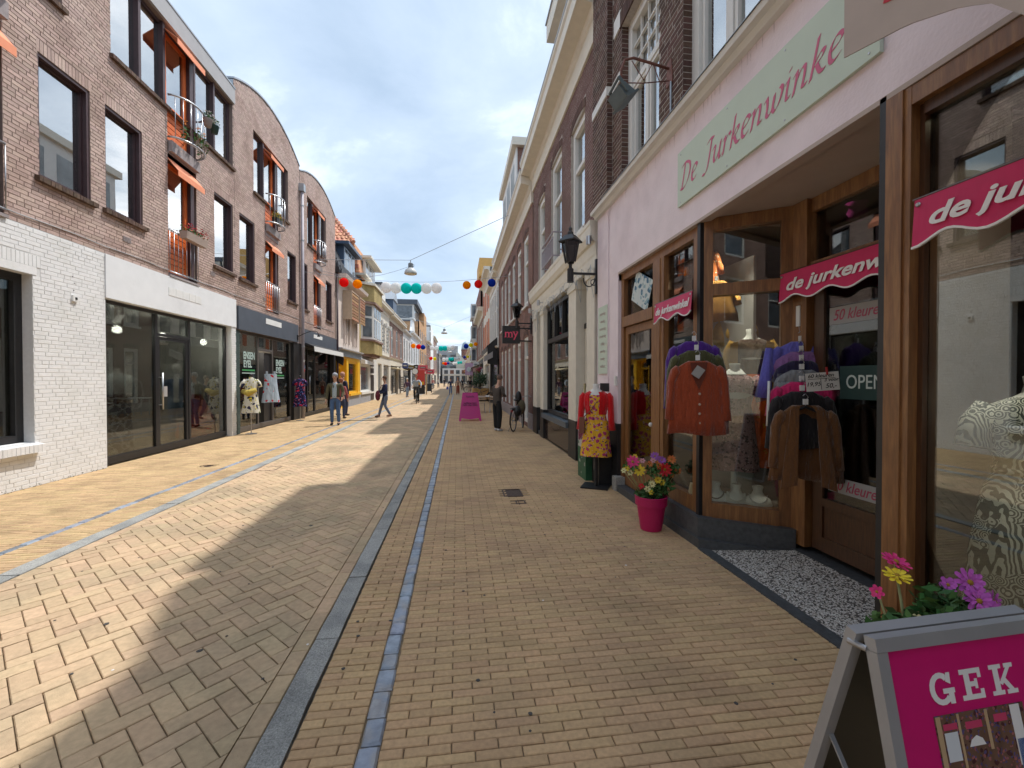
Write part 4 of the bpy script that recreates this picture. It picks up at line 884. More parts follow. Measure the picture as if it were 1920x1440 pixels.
# corner: black strip then angled window
wbox(FX - .03, FX + .08, 3.875, 3.925, .22, 3.165, name='black_strip', m=M_BLACK)
P0 = Vector((FX + .0, 3.86, 0)); P1 = Vector((2.98, 3.45, 0)); dl = (P1 - P0).length; ang = math.atan2(P1.y - P0.y, P1.x - P0.x)
TA = Matrix.Translation(P0) @ Matrix.Rotation(ang, 4, 'Z')
def abox(x0, x1, y0, y1, z0, z1, name, m):
    mb = MB(); mb.T = TA; mb.box(x0, x1, y0, y1, z0, z1); return mb.build(name, m, J)
abox(0, .08, 0, .1, .28, 3.165, 'wood_frame', M_WOOD); abox(dl - .09, dl, 0, .1, .28, 3.165, 'wood_frame', M_WOOD)
abox(.08, dl - .09, -.015, .1, .28, .42, 'wood_frame', M_WOOD); abox(.08, dl - .09, -.01, .1, 2.42, 2.53, 'wood_frame', M_WOOD); abox(.08, dl - .09, -.005, .1, 3.05, 3.165, 'wood_frame', M_WOOD)
abox(.08, dl - .09, .05, .056, .42, 2.42, 'window_pane', M_GLASS); abox(.08, dl - .09, .05, .056, 2.53, 3.05, 'window_pane', M_GLASS)
# door wall of the recess
DX = 3.02
wbox(DX - .04, DX + .1, 3.3, 3.47, .16, 3.166); wbox(DX, DX + .1, 2.06, 3.3, 3.05, 3.165); wbox(DX - .01, DX + .1, 2.06, 3.3, 2.5, 2.62)
M_WOODD = mat('dark_varnished_wood', (.07, .028, .010), .4, var=.4, vs=14, stretch=(6, 6, .6), coat=.3)
d2 = door_leaf(J, Matrix.Translation((DX + .06, 2.2, 0)) @ Matrix.Rotation(pi / 2, 4, 'Z'), 1.08, 2.5, .62, M_WOODD, .17)
pane(DX, -1, 2.06, 3.3, 2.62, 3.05, .05, M_GLASS, J, 'transom_pane'); wbox(DX, DX + .1, 2.06, 2.2, .16, 2.5, m=M_WOODD)
# right post and right window
wbox(XR + .0, XR + .12, 2.054, 2.09, .1, 3.167, name='black_strip', m=M_BLACK)
wbox(XR - .005, XR + .13, 1.965, 2.052, .02, 3.138); B(XR + .13, XR + .69, 1.97, 2.05, .02, 3.2).build('inner_wall', M_INT, J); wbox(XR + .006, XR + .13, 1.93, 1.965, .02, 3.138); wbox(XR + .06, XR + .14, 1.905, 1.93, .3, 3.04, m=M_WOODD)
wbox(XR + .008, XR + .13, -1.5, 1.93, 3.04, 3.136); wbox(XR + .05, XR + .14, -1.5, 1.905, 2.98, 3.04, m=M_WOODD); wbox(XR - .01, XR + .13, -1.5, 1.93, .3, .42)
wbox(XR, XR + .12, -1.7, -1.5, .3, 3.138)
pane(XR, -1, -1.5, 1.905, .42, 2.98, .09, M_GLASS, J, 'window_pane')
B(XR + .15, XR + .3, -6, -1.7, 0, 3.17).build('wood_panelling', M_WOODD, J)
# plinths and threshold
B(XR - .03, XR + .3, -2, 1.98, 0, .3).build('plinth', M_STONE, J)
MB().prism([(XR - .05, 5.9, .0), (XR - .05, 3.76, .0), (XR + .62, 3.33, .0), (XR + .8, 3.45, .0), (XR + .3, 5.9, .0)], (0, 0, .09)).build('plinth_base', M_STONE, J)
MB().prism([(XR - .03, 4.95, .09), (XR - .03, 3.81, .09), (XR + .63, 3.37, .09), (XR + .8, 3.5, .09), (XR + .3, 4.95, .09)], (0, 0, .19)).build('plinth', M_STONE, J)
struct('granite_threshold', MB().prism([(2.27, 3.76, -.03), (2.27, 1.98, -.03), (2.37, 1.98, -.03), (2.37, 3.72, -.03)], (0, 0, .04)), M_STONE)
MB().prism([(2.37, 3.7, .006), (2.37, 1.9, .006), (2.93, 1.9, .12), (2.93, 3.34, .12)], (0, 0, -.05)).build('entrance_terrazzo', M_TERR)['kind'] = 'structure'
struct('entrance_slab', MB().prism([(2.931, 3.4, .118), (2.931, 1.9, .118), (6, 1.9, .16), (6, 3.4, .16)], (0, 0, -.05)), M_STONE)
struct('entrance_bed', MB().box(2.36, 3.1, 1.85, 3.8, -.05, .003), M_STONE)
# interior
M_INTG = mat('grey_backdrop', (.30, .29, .28), .9, var=.1, vs=3)
MB().prism([(2.47, 6.8, .3), (2.47, 3.9, .3), (3.07, 3.47, .3), (6.2, 3.47, .3), (6.2, 6.8, .3)], (0, 0, .08)).build('display_floor', M_INT, J); B(2.5, 3.9, -1.6, 1.95, .3, .38).build('display_floor', M_INT, J)
B(5.9, 6., -2, 6.8, 0, 3.3).build('back_wall', M_INT, J); B(2.6, 6, 6.7, 6.75, 0, 3.3).build('inner_wall', M_INT, J); B(2.6, 6, -2.1, -2, 0, 3.3).build('inner_wall', M_INT, J)
B(2.5, 6, -2, 6.75, 3.21, 3.25).build('ceiling', M_INT, J); B(3.13, 6, -2, 3.45, .0, .1).build('shop_floor', M_INT, J)
B(3.05, 3.08, 4.05, 4.9, .38, 2.9).build('grey_backdrop', M_INTG, J); B(2.98, 3.0, 5.0, 5.9, .1, 2.3).build('green_reflection_panel', mat('painted_green_reflection', (.16, .24, .21), .8, var=.15, vs=2), J)  # green panel added behind the door, its colour standing in for the glass reflection
for lx, ly, le in ((2.78, 4.0, 50), (3.05, 4.1, 14), (2.72, 1.6, 38), (2.7, .9, 25), (2.7, 5.2, 18)):  # extra spots without fixtures, added to brighten the window display
    l = bpy.data.lights.new('shop_fill_lamp', 'SPOT'); l.energy = le; l.spot_size = 1.15; l.spot_blend = .8; l.shadow_soft_size = .05; l.color = (1, .9, .76); o = bpy.data.objects.new('shop_fill_lamp', l); C.objects.link(o); o.location = (lx, ly, 3.18)
# rain streaks and grime below the moulding, screws and patched joints on the fascia
M_STRK = mat('rain_streak', (.62, .53, .56), .9, var=.2, vs=30)
q = MB()
for k in range(46):
    y = R.uniform(1.2, 6.8); w_ = R.uniform(.002, .007); h_ = R.uniform(.03, .16); q.prism([(XR - .0006, y - w_, 4.25), (XR - .0006, y + w_, 4.25), (XR - .0006, y + w_ * .3, 4.25 - h_), (XR - .0006, y - w_ * .3, 4.25 - h_)], (-.0008, 0, 0))
q.build('rain_streaks', M_STRK, J, kind='stuff')
# pillar details
t = thing('opening_hours_board', 'pale sage board with lines of small lettering on the pink pillar', 'sign', (XR, 6.5, 2.2)); B(XR - .015, XR + .0, 6.36, 6.78, 1.7, 2.78).build('board', M_SIGNG, t)
for i in range(8): text(('maandag', 'dinsdag', 'woensdag', 'donderdag', 'vrijdag', 'zaterdag', 'zondag', 'welkom')[i], .07, 'lettering', mat('faded_rose', (.45, .36, .34), .7), t, frame_mw((XR - .0165, 6.57, 2.66 - i * .12), (0, -1, 0)), .2, 0, .0008)
t = thing('door_bell_box', 'small white plastic box on the edge of the pink pillar beside the wooden door', 'door bell', (XR, 5.99, 1.6)); B(XR - .03, XR - .002, 5.96, 6.03, 1.52, 1.66).build('housing', M_WHITE, t); B(XR - .034, XR - .03, 5.98, 6.01, 1.58, 1.61).build('button', M_CASE, t)
t = thing('downpipe', 'thin pink painted cable pipe on the pink pillar', 'pipe', (XR, 6.3, 3)); MB().tube([(XR - .012, 6.32, .97), (XR - .012, 6.32, 4.2)], .008, 6).build('pipe', M_PINKW, t)
# magenta valances
def valance(label, x, ya, yb, zt, h, nsc, txt, size, part=None):
    t = thing('pink_valance', label, 'valance', (x, (ya + yb) / 2, zt)); n = 40; top = []; bot = []
    for i in range(n + 1):
        u = i / n; y = yb + (ya - yb) * u; top.append((x, y, zt)); ph = (u * nsc) % 1; s_ = h - .035 * (1 + cos(2 * pi * (u * nsc))) * .5 if False else h - .05 * (.5 - .5 * cos(2 * pi * u * nsc)); bot.append((x - .015 + .004 * sin(u * 22), y, zt - s_))
    mb = MB()
    for i in range(n): mb.prism([top[i], top[i + 1], bot[i + 1], bot[i]], (.004, 0, 0))
    mb.build('cloth', M_MAG, t); mb = MB()
    for i in range(n): a, b = Vector(bot[i]), Vector(bot[i + 1]); mb.prism([a + Vector((-.004, 0, .007)), b + Vector((-.004, 0, .007)), b + Vector((-.004, 0, -.004)), a + Vector((-.004, 0, -.004))], (.012, 0, 0))
    mb.build('white_hem', M_WHT, t)
    yc = (ya + yb) / 2; text(txt, size, 'lettering', M_WHT, t, frame_mw((x - .0165, yc, zt - h * .47), (0, -1, 0), (.06, 0, 1)), .28, size * .025, .0015, width=abs(yb - ya) * .9)
    for y in (ya + .02, yb - .02): MB().lathe([(.012, 0), (.008, .006)], (0, 0, 0), 10).build('grommet', M_STEEL, t).matrix_basis = frame_mw((x - .006, y, zt - .03), (0, -1, 0))
    MB().tube([(x + .006, ya - .01, zt), (x + .006, yb + .01, zt)], .008, 6).build('rod', M_WOODD, t)
valance('small magenta scalloped valance with the shop name on the narrow window', XR - .03, 3.93, 4.72, 2.49, .23, 2.3, 'de jurkenwinkel', .115)
valance('magenta scalloped valance with the shop name hanging over the recessed entrance door', 2.9, 2.12, 3.5, 2.56, .26, 4, 'de jurkenwinkel', .14)
valance('large magenta scalloped valance with the shop name on the right window nearest the viewer', XR - .09, .62, 1.83, 2.5, .24, 4, 'de jurkenwinkel', .125)
# stickers and notices on the entrance door
def notice(label, x, ya, yb, za, zb, txt, size, bgm, tm, shear=.3, name='notice', cat='notice', width=None):
    t = thing(name, label, cat, (x, (ya + yb) / 2, za)); B(x - .004, x, ya, yb, za, zb).build('card', bgm, t)
    text(txt, size, 'lettering', tm, t, frame_mw((x - .005, (ya + yb) / 2, (za + zb) / 2), (0, -1, 0)), shear, .0006, .0008, width=width or (yb - ya) * .92); return t
M_PAPER = mat('paper', (.34, .33, .32), .8)
M_NOTE = mat('dark_rose_ink', (.38, .05, .1), .7)
notice("upper pale strip reading 50 kleuren panty's on the entrance door glass", DX + .034, 2.35, 3.14, 2.06, 2.2, "50 kleuren panty's", .12, M_PAPER, M_NOTE)
notice("lower pale strip reading 50 kleuren panty's on the entrance door glass", DX + .034, 2.35, 3.14, .70, .82, "50 kleuren panty's", .12, M_PAPER, M_NOTE)
t = notice('dark teal sticker reading OPEN on the entrance door glass', DX + .034, 2.62, 3.04, 1.46, 1.72, 'OPEN', .15, mat('teal_sticker', (.015, .05, .045), .6), mat('open_white', (.55, .62, .58), .7), 0, 'open_sticker', 'sticker', width=.3)
notice('loose white price card with handwriting leaning in the transom window over the left door', XR + .0, 5.08, 5.5, 2.55, 2.95, "nieuw", .12, M_PAPER, mat('blue_ink', (.05, .1, .25), .7)) if False else None
t = thing('poster_sheet', 'tilted pale blue poster sheet behind the small transom window over the left door', 'poster', (XR + .09, 5.3, 2.75)); q = MB(); q.T = Matrix.Translation((FX + .03, 5.33, 2.78)) @ Matrix.Rotation(.45, 4, 'X'); q.box(0, .004, -.27, .27, -.2, .2); q.build('sheet', print_mat('poster_print', [(.1, .2, .3), (.3, .45, .5)], 9, (.6, .66, .66), thr=.35, thr2=.3), t)
# downlight in the right window ceiling
t = thing('recessed_spotlight', 'lit round downlight in the ceiling of the right shop window', 'spotlight', (2.86, 1.99, 3.1)); MB().lathe([(.075, 0), (.08, .03)], (2.86, 1.7, 3.185), 20).build('rim', M_STEEL, t); MB().lathe([(.06, 0), (.06, .004)], (2.86, 1.7, 3.182), 20).build('lens', mat('lit_lens', (1, .86, .6), emit=7), t)
t.location = (2.86, 1.7, 3.185)
for ch in t.children: adopt(ch, t)
pl_ = bpy.data.lights.new('downlight', 'SPOT'); pl_.energy = 9; pl_.spot_size = 1.9; pl_.color = (1, .86, .65); po = bpy.data.objects.new('downlight', pl_); C.objects.link(po); po.location = (2.86, 1.5, 3.15); adopt(po, t)
# floodlights on brackets
M_RUST = mat('rusty_bracket', (.20, .085, .065), .7, var=.35, vs=25); M_FLOOD = mat('floodlight_grey', (.10, .13, .14), .5, var=.15, vs=12)
def flood(y, z, label):
    t = thing('floodlight', label, 'floodlight', (XR, y, z)); ex = XR - .56
    MB().prism([(XR - .003, y - .05, z + .13), (XR - .003, y + .03, z + .13), (XR - .003, y + .06, z - .13), (XR - .003, y - .08, z - .13)], (-.012, 0, 0)).build('wall_plate', M_RUST, t)
    mb = MB(); mb.tube([(XR - .01, y, z + .05), (XR - .25, y, z + .1), (XR - .42, y, z + .13), (XR - .52, y, z + .1), (ex, y, z - .02), (ex, y, z - .15)], .014, 8); mb.tube([(XR - .01, y, z - .08), (XR - .3, y, z - .13), (ex, y, z - .15)], .006, 6)
    for a, b in ((.12, .2), (.3, .2), (.3, .44)): mb.tube([(XR - a, y, z - .1), (XR - b, y, z + .1)], .005, 6)
    mb.build('arm', M_RUST, t, smooth=True)
    h = MB(); h.T = Matrix.Translation((ex, y, z - .28)) @ Matrix.Rotation(radians(-38), 4, 'Y') @ Matrix.Rotation(.3, 4, 'Z') @ Matrix.Scale(.82, 4); h.prism([(-.1, -.13, -.09), (.1, -.13, -.09), (.075, -.1, .09), (-.06, -.1, .09)], (0, .26, 0)); h.box(-.125, .125, -.16, .16, -.115, -.09); h.build('lamp_housing', M_FLOOD, t)
    h = MB(); h.T = Matrix.Translation((ex, y, z - .28)) @ Matrix.Rotation(radians(-38), 4, 'Y') @ Matrix.Scale(.82, 4); h.box(-.02, .02, -.17, -.15, -.05, .16); h.box(-.02, .02, .15, .17, -.05, .16); h.box(-.02, .02, -.15, .15, .14, .16); h.build('yoke', M_FLOOD, t); return t
flood(4.45, 4.98, 'grey floodlight on rusty bracket between the white upper windows, the fully visible one')
flood(2.62, 5.0, 'grey floodlight on rusty bracket cut by the top edge above the sign')
t = thing('conduit', 'thin grey cable pipe running down the brick below the rusty floodlight bracket', 'pipe', (XR, 4.45, 4.6)); MB().tube([(XR - .015, 4.4, 4.44), (XR - .015, 4.4, 4.86)], .01, 6).build('pipe', M_ZINC, t)
# taupe hanging banner near the camera
def banner():
    t = thing('hanging_banner', 'taupe scalloped awning valance with a red mark hanging at the top right corner', 'awning', (1.7, 1.2, 3.4)); n = 40; mb = MB(); x = 1.7
    tp = []; bt = []
    for i in range(n + 1):
        y = 1.69 - 1.9 * i / n; u = (1.69 - y)
        K_ = [(0, 3.04), (.27, 2.965), (.44, 2.885), (.53, 2.82), (.6, 2.72), (.7, 2.62), (.8, 2.58), (1.05, 2.62), (1.35, 2.75), (1.6, 2.62), (1.95, 2.6)]
        z = next(p[1] + (q_[1] - p[1]) * (u - p[0]) / (q_[0] - p[0]) for p, q_ in zip(K_, K_[1:]) if u <= q_[0] + 1e-6)
        bt.append((x, y, z)); tp.append((x, y, 4.0))
    for i in range(n): mb.prism([tp[i], tp[i + 1], bt[i + 1], bt[i]], (.006, 0, 0))
    mb.build('cloth', mat('taupe_canvas', (.46, .39, .35), .9, var=.05, vs=8), t)
    text('50', .3, 'lettering', mat('red_mark', (.5, .02, .04), .7), t, frame_mw((x - .002, 1.37, 3.21), (0, -1, 0)), .2, .01, .001)
    MB().tube([(1.68, 1.75, 4.0), (XR, 1.75, 4.0)], .015).build('arm', M_STEEL, t); MB().tube([(1.68, -.1, 4.0), (XR, -.1, 4.0)], .015).build('arm', M_STEEL, t)
banner()
# ================================================================= second house, cream shopfront
X2 = 2.38
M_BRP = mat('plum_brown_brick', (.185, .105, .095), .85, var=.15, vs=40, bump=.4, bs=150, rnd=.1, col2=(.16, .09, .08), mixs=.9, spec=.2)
H = thing('townhouse', 'plum brick townhouse with cream cornice and pilastered shopfront next to the pink shop', 'building', (X2, 10, 0))
w2 = [(7.75, 8.72, 4.48, 6.72), (9.52, 10.62, 4.45, 6.95), (11.4, 12.3, 4.42, 6.72)]
mb = MB(); wallmesh(mb, X2, -1, 6.93, 13.15, 4.2, 7.9, w2, .28); mb.build('wall', M_MORTL, H)
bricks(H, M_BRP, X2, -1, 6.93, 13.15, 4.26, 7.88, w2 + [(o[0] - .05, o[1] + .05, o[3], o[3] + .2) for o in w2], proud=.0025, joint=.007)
def arch_lintel(parent, xf, s, ya, yb, z, rise, h, m):
    mb = MB(); n = 12; c = (ya + yb) / 2; f = lambda y: z + rise * (1 - ((y - c) / ((yb - ya) / 2)) ** 2)
    for i in range(n):
        a = ya + (yb - ya) * i / n; b = ya + (yb - ya) * (i + 1) / n; mb.rv = R.random(); mb.prism([(xf + s * .012, a + .003, f(a)), (xf + s * .012, b - .003, f(b)), (xf + s * .012, b - .003, f(b) + h), (xf + s * .012, a + .003, f(a) + h)], (-s * .03, 0, 0))
    mb.build('arched_lintel', m, parent)
for o in w2:
    arch_lintel(H, X2, -1, o[0] - .05, o[1] + .05, o[3] - .02, .09, .16, M_BRD)
    casement(H, X2, -1, *o, tr=o[2] + (o[3] - o[2]) * .62, bars=None, curtain=.9, mid=False, cas=.13, rec=.05)
    B(X2 - .05, X2 + .1, o[0] - .02, o[1] + .02, o[2] - .06, o[2]).build('sill', M_CASE, H)
def cornice(parent, xf, s, ya, yb, z0, z1, out, m):
    h = z1 - z0; pr = [(xf - s * .05, z0), (xf + s * .04, z0), (xf + s * .05, z0 + .08 * h), (xf + s * .06, z0 + .38 * h), (xf + s * .1, z0 + .42 * h), (xf + s * .13, z0 + .55 * h), (xf + s * out * .9, z0 + .60 * h), (xf + s * out * .92, z0 + .85 * h), (xf + s * out, z0 + .9 * h), (xf + s * out, z1), (xf - s * .05, z1)]
    return MB().prism([(x, ya, z) for x, z in pr], (0, yb - ya, 0)).build('cornice', m, parent)
cornice(H, X2, -1, 6.94, 13.15, 7.45, 8.3, .43, M_CREAM); B(X2 - .44, X2 - .2, 6.93, 13.16, 8.3, 8.34).build('gutter', M_ZINC, H)
MB().prism([(X2 - .38, 6.94, 8.32), (X2 + 4, 6.94, 10.9), (X2 + 8, 6.94, 8.3)], (0, 6.2, 0)).build('roof', mat('dark_roof_tiles', (.06, .055, .055), .8, var=.3, vs=6), H)
B(X2 + .3, X2 + 8, 6.95, 7.1, 0, 8.3).build('side_wall', M_BRP, H); B(X2 + .3, X2 + 8, 13.0, 13.1, 0, 8.3).build('side_wall', M_BRP, H)
dm = B(X2 - .05, X2 + 2.2, 7.2, 9.5, 8.35, 9.45).build('dormer', M_CASE, H); B(X2 - .3, X2 + 2.4, 6.95, 9.8, 9.45, 9.85).build('dormer_roof', M_CREAM, dm); B(X2 - .33, X2 + 2.4, 6.93, 9.82, 9.85, 9.89).build('dormer_edge', M_ZINC, dm)
for a in (7.35, 8.4): B(X2 - .06, X2 - .052, a, a + .9, 8.5, 9.3).build('dormer_window', M_GREYR, dm)
t = thing('window_grille', 'lilac grey railing across the foot of the middle upper window of the plum brick house', 'railing', (X2, 10, 4.6)); mb = MB(); x = X2 - .22
for z in (4.42, 4.82, 4.95): mb.bar((x, 9.45, z), (x, 10.7, z), .025)
for y in (9.45, 10.7): mb.bar((x, y, 4.42), (X2, y, 4.42), .025); mb.bar((x, y, 4.95), (X2, y, 4.95), .025)
mb.build('rails', M_PIPE if False else mat('lilac_paint', (.36, .33, .37), .6), t)
mb = MB()
for i in range(14): y = 9.45 + 1.25 * i / 13; mb.bar((x, y, 4.42), (x, y, 4.82), .014)
mb.build('bars', mat('lilac_paint', (.36, .33, .37)), t)
# entablature and pilasters
cornice(H, X2, -1, 6.95, 13.15, 3.72, 4.3, .16, M_CREAM); B(X2 - .04, X2 + .2, 6.95, 13.15, 3.56, 3.72).build('architrave', M_CREAM, H)
M_CREAM2 = M_CREAM
for a, b, base in ((6.99, 7.43, None), (8.12, 8.68, .78), (11.28, 11.72, .78), (12.25, 12.85, .78)):
    B(X2 - .06, X2 + .2, a, b, base or .3, 3.56).build('pilaster', M_CREAM, H); B(X2 - .085, X2 + .2, a - .03, b + .03, 3.38, 3.5).build('capital', M_CREAM, H)
    B(X2 - .065, X2 + .2, a - .005, b + .005, 0, base or .3).build('black_base', M_BLACK if base else M_STONE, H)
B(X2 + .0, X2 + .25, 12.85, 13.15, 0, 3.56).build('brick_pier', mat('red_pier_brick', (.3, .12, .08), .9, rnd=.1, var=.2, vs=20), H)
bricks(H, M_BRP, X2 - .005, -1, 6.87, 6.98, 0, 4.25, [], proud=.003, joint=.008, name='edge_brick')
# big window of house 2
f = framed(X2, -1, 8.7, 11.26, .72, 3.5, .09, .1, .04); f.box(X2 + .035, X2 + .135, 8.79, 11.17, 2.55, 2.66)
for y in (9.62, 10.4): f.box(X2 + .036, X2 + .13, y - .03, y + .03, 2.66, 3.41)
w = f.build('shop_window', M_BLACK, H); pane(X2, -1, 8.79, 11.17, 2.66, 3.41, .1, M_GLASS, w); pane(X2, -1, 8.79, 11.17, .81, 2.55, .1, M_GLASS, w)
B(X2 - .12, X2 + .1, 8.69, 11.27, .58, .7).build('steel_sill', mat('blue_grey_steel', (.12, .15, .18), .4, metal=.3), w); B(X2 + .0, X2 + .1, 8.69, 11.27, .03, .58).build('polished_panel', mat('polished_brown_stone', (.05, .035, .03), .12, var=.2, vs=9, spec=.6), w)
B(X2 + 2.2, X2 + 2.3, 7, 13, 0, 3.6).build('back_wall', M_ROOM, w); B(X2 + .3, X2 + 2.3, 7.2, 13, .5, .6).build('display_floor', M_ROOM, w); B(X2 + .2, X2 + 2.3, 7, 13, 3.56, 3.6).build('ceiling', M_ROOM, w)
# doorways
for a, b in ((7.45, 8.1), (11.74, 12.23)):
    f = framed(X2, -1, a, b, .12, 2.6, .07, .06, .12); d = f.build('door', M_CREAM, H); pane(X2, -1, a + .07, b - .07, .5, 2.52, .16, M_GLASS, d); B(X2 + .14, X2 + .17, a + .07, b - .07, .19, .5).build('door_panel', M_CREAM, d)
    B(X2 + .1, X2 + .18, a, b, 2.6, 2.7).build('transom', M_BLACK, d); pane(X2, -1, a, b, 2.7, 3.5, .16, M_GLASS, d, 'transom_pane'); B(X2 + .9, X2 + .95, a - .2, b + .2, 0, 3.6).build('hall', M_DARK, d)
    B(X2 - .02, X2 + .2, a, b, 0, .12).build('door_step', M_STONE, d)
t = thing('brass_tube', 'long slanting brass door pull beside the red dressed mannequin', 'door handle', (X2, 7.5, 1.2)); MB().tube([(X2 - .03, 7.62, 1.52), (X2 - .16, 7.3, 1.05)], .022, 8).build('bar', mat('brass', (.45, .33, .14), .4, metal=.8), t, smooth=True)
# ================================================================= third house, long brick front with tall windows
X3 = 2.36
H3 = thing('townhouse', 'long plum brick townhouse with six tall narrow white windows and heavy cream cornice', 'building', (X3, 18, 0))
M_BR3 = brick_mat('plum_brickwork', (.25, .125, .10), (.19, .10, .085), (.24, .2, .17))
ys = [14.0, 15.62, 17.2, 18.78, 20.3, 21.8]
w3 = [(y, y + 1.0, 4.12, 6.5) for y in ys]; g3 = [(14.0, 14.95, .12, 3.05), (15.7, 16.6, .5, 3.0), (17.2, 18.1, .12, 3.05), (18.8, 19.7, .5, 3.0), (20.3, 21.2, .5, 3.0), (21.8, 22.7, .12, 3.05)]
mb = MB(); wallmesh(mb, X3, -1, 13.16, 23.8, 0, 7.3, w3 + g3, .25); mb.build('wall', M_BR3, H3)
for o in w3: casement(H3, X3, -1, *o, tr=o[2] + 1.5, bars=None, mid=False, curtain=.85, rec=.03, cas=.15); B(X3 - .06, X3 + .1, o[0] - .04, o[1] + .04, o[2] - .08, o[2]).build('sill', M_CASE, H3); arch_lintel(H3, X3, -1, o[0] - .05, o[1] + .05, o[3], .08, .15, M_BRD)
for o in g3: casement(H3, X3, -1, *o, tr=2.35, bars=None, mid=False, rec=.03, cas=.13, room=M_DARK); arch_lintel(H3, X3, -1, o[0] - .05, o[1] + .05, o[3], .08, .15, M_BRD)
B(X3 - .03, X3 + .01, 13.16, 13.95, 0, .5).build('plinth', M_CONC, H3); B(X3 - .03, X3 + .01, 15.0, 23.8, 0, .45).build('plinth', M_CONC, H3)
cornice(H3, X3, -1, 13.16, 23.8, 7.15, 8.1, .42, M_CREAM); B(X3 - .43, X3 - .2, 13.15, 23.8, 8.1, 8.14).build('gutter', M_ZINC, H3)
MB().prism([(X3 - .35, 13.2, 8.12), (X3 + 4, 13.2, 11.2), (X3 + 8, 13.2, 8.1)], (0, 10.6, 0)).build('roof', mat('dark_roof_tiles', (.06, .055, .055)), H3)
dm = B(X3 - .02, X3 + 3, 16.4, 21.2, 8.2, 10.6).build('dormer', M_BR3, H3); MB().prism([(X3 - .25, 16.2, 10.6), (X3 - .25, 21.4, 10.6), (X3 + 3.1, 21.4, 10.6), (X3 + 3.1, 16.2, 10.6)], (0, 0, .3)).build('dormer_cornice', M_CREAM, dm); B(X3 - .08, X3 - .022, 16.38, 21.22, 8.2, 10.6).build('dormer_front', M_CASE, dm)
for a in (16.9, 18.4, 19.9): B(X3 - .09, X3 - .082, a, a + 1.0, 8.7, 10.2).build('dormer_window', M_GREYR, dm)
# ---- street lanterns on brackets
def lantern(y, label, z=3.25):
    t = thing('wall_lantern', label, 'lantern', (XR, y, z)); x = 1.88
    B(XR - .02, XR + .02, y - .03, y + .03, z - .28, z + .3).build('wall_plate', M_BLACK, t)
    mb = MB(); mb.bar((XR, y, z + .05), (x, y, z + .05), .035); sc = [(XR - .03 - .1 * (1 - cos(a)), y, z - .02 - .16 * sin(a) * .9) for a in [i * .35 for i in range(10)]]; mb.tube(sc, .01, 6); mb.tube([(XR - .05 - .05 * cos(a), y, z - .09 - .05 * sin(a)) for a in [i * .6 for i in range(11)]], .008, 6); mb.build('bracket', M_BLACK, t)
    MB().lathe([(.055, 0), (.055, .22), (.03, .24), (.03, .3), (.05, .31), (.03, .34)], (x, y, z - .1), 10).build('post', M_BLACK, t)
    g = MB()
    for k in range(4):
        a = pi / 4 + k * pi / 2; b = a + pi / 2; r0, r1 = .09, .16; z0, z1 = z + .24, z + .56
        g.poly([(x + r0 * cos(a), y + r0 * sin(a), z0), (x + r0 * cos(b), y + r0 * sin(b), z0), (x + r1 * cos(b), y + r1 * sin(b), z1), (x + r1 * cos(a), y + r1 * sin(a), z1)])
    g.build('lantern_glass', glass('smoked_glass', (.12, .12, .13), .5), t)
    c = MB()
    for k in range(4): a = pi / 4 + k * pi / 2; c.bar((x + .09 * cos(a), y + .09 * sin(a), z + .23), (x + .16 * cos(a), y + .16 * sin(a), z + .57), .02)
    c.build('cage', M_BLACK, t); MB().lathe([(.2, 0), (.21, .02), (.1, .12), (.05, .13), (.05, .17), (.02, .2), (.035, .23), (.005, .27)], (x, y, z + .56), 4).build('roof_cap', M_BLACK, t)
    return t
lantern(6.92, 'larger black iron wall lantern on scrolled bracket beside the cream pilaster', 3.33)
lantern(13.3, 'farther black iron wall lantern above the my sign', 3.32)
# "my" box sign
t = thing('projecting_sign', 'black square projecting sign with pink letters my on the far side of the lantern', 'sign', (1.7, 13.35, 3)); B(1.42, 1.98, 13.3, 13.44, 2.74, 3.29).build('box', M_BLACK, t); B(1.98, X3, 13.34, 13.4, 3.2, 3.24).build('arm', M_BLACK, t); B(1.98, X3, 13.34, 13.4, 2.8, 2.84).build('arm', M_BLACK, t)
M_MY = mat('pink_sign_letter', (.75, .08, .16), .6)
text('my', .36, 'lettering', M_MY, t, frame_mw((1.7, 13.297, 3.04), (1, 0, 0)), 0, .004, .002)
mb = MB()   # serifs
for x in (1.49, 1.575, 1.66): mb.box(x - .02, x + .045, 13.293, 13.297, 2.925, 2.937)
for x in (1.765, 1.87): mb.box(x - .03, x + .04, 13.293, 13.297, 3.108, 3.12)
mb.build('serifs', M_MY, t)
# small cameras and fairy lights on the cream fascia
for i, (y, z) in enumerate(((7.0, 3.98), (8.2, 3.72), (11.5, 3.72), (12.9, 3.72))):
    t = thing('floodlight', ('small grey cylindrical spotlight by the larger lantern on the cream fascia', 'small grey spotlight over the second cream pilaster', 'small grey spotlight over the third cream pilaster', 'small grey spotlight at the far end of the cream fascia')[i], 'spotlight', (X2, y, z)); MB().tube([(X2 - .16, y, z - .08), (X2 - .16, y, z + .06)], .045, 10).build('housing', M_STEEL, t); B(X2 - .16, X2, y - .015, y + .015, z - .02, z + .01).build('arm', M_STEEL, t)
t = thing('fairy_lights', 'tangled wire string of fairy lights along the cream shopfront', 'string lights', (X2, 9, 3.5)); mb = MB()
for k in range(3):
    p = [(X2 - .08 - R.uniform(0, .06), 6.95 + i * .18, 3.5 + R.uniform(-.09, .13) - (.45 if (i % 13 == k * 2) else 0)) for i in range(34)]; mb.tube(p, .004, 4)
mb.build('wire', M_ZINC, t); mb = MB()
for i in range(70): mb.ball((X2 - .09 - R.uniform(0, .05), R.uniform(6.95, 12.9), 3.5 + R.uniform(-.1, .13)), .008, 5, 4)
mb.build('bulbs', M_CASE, t)
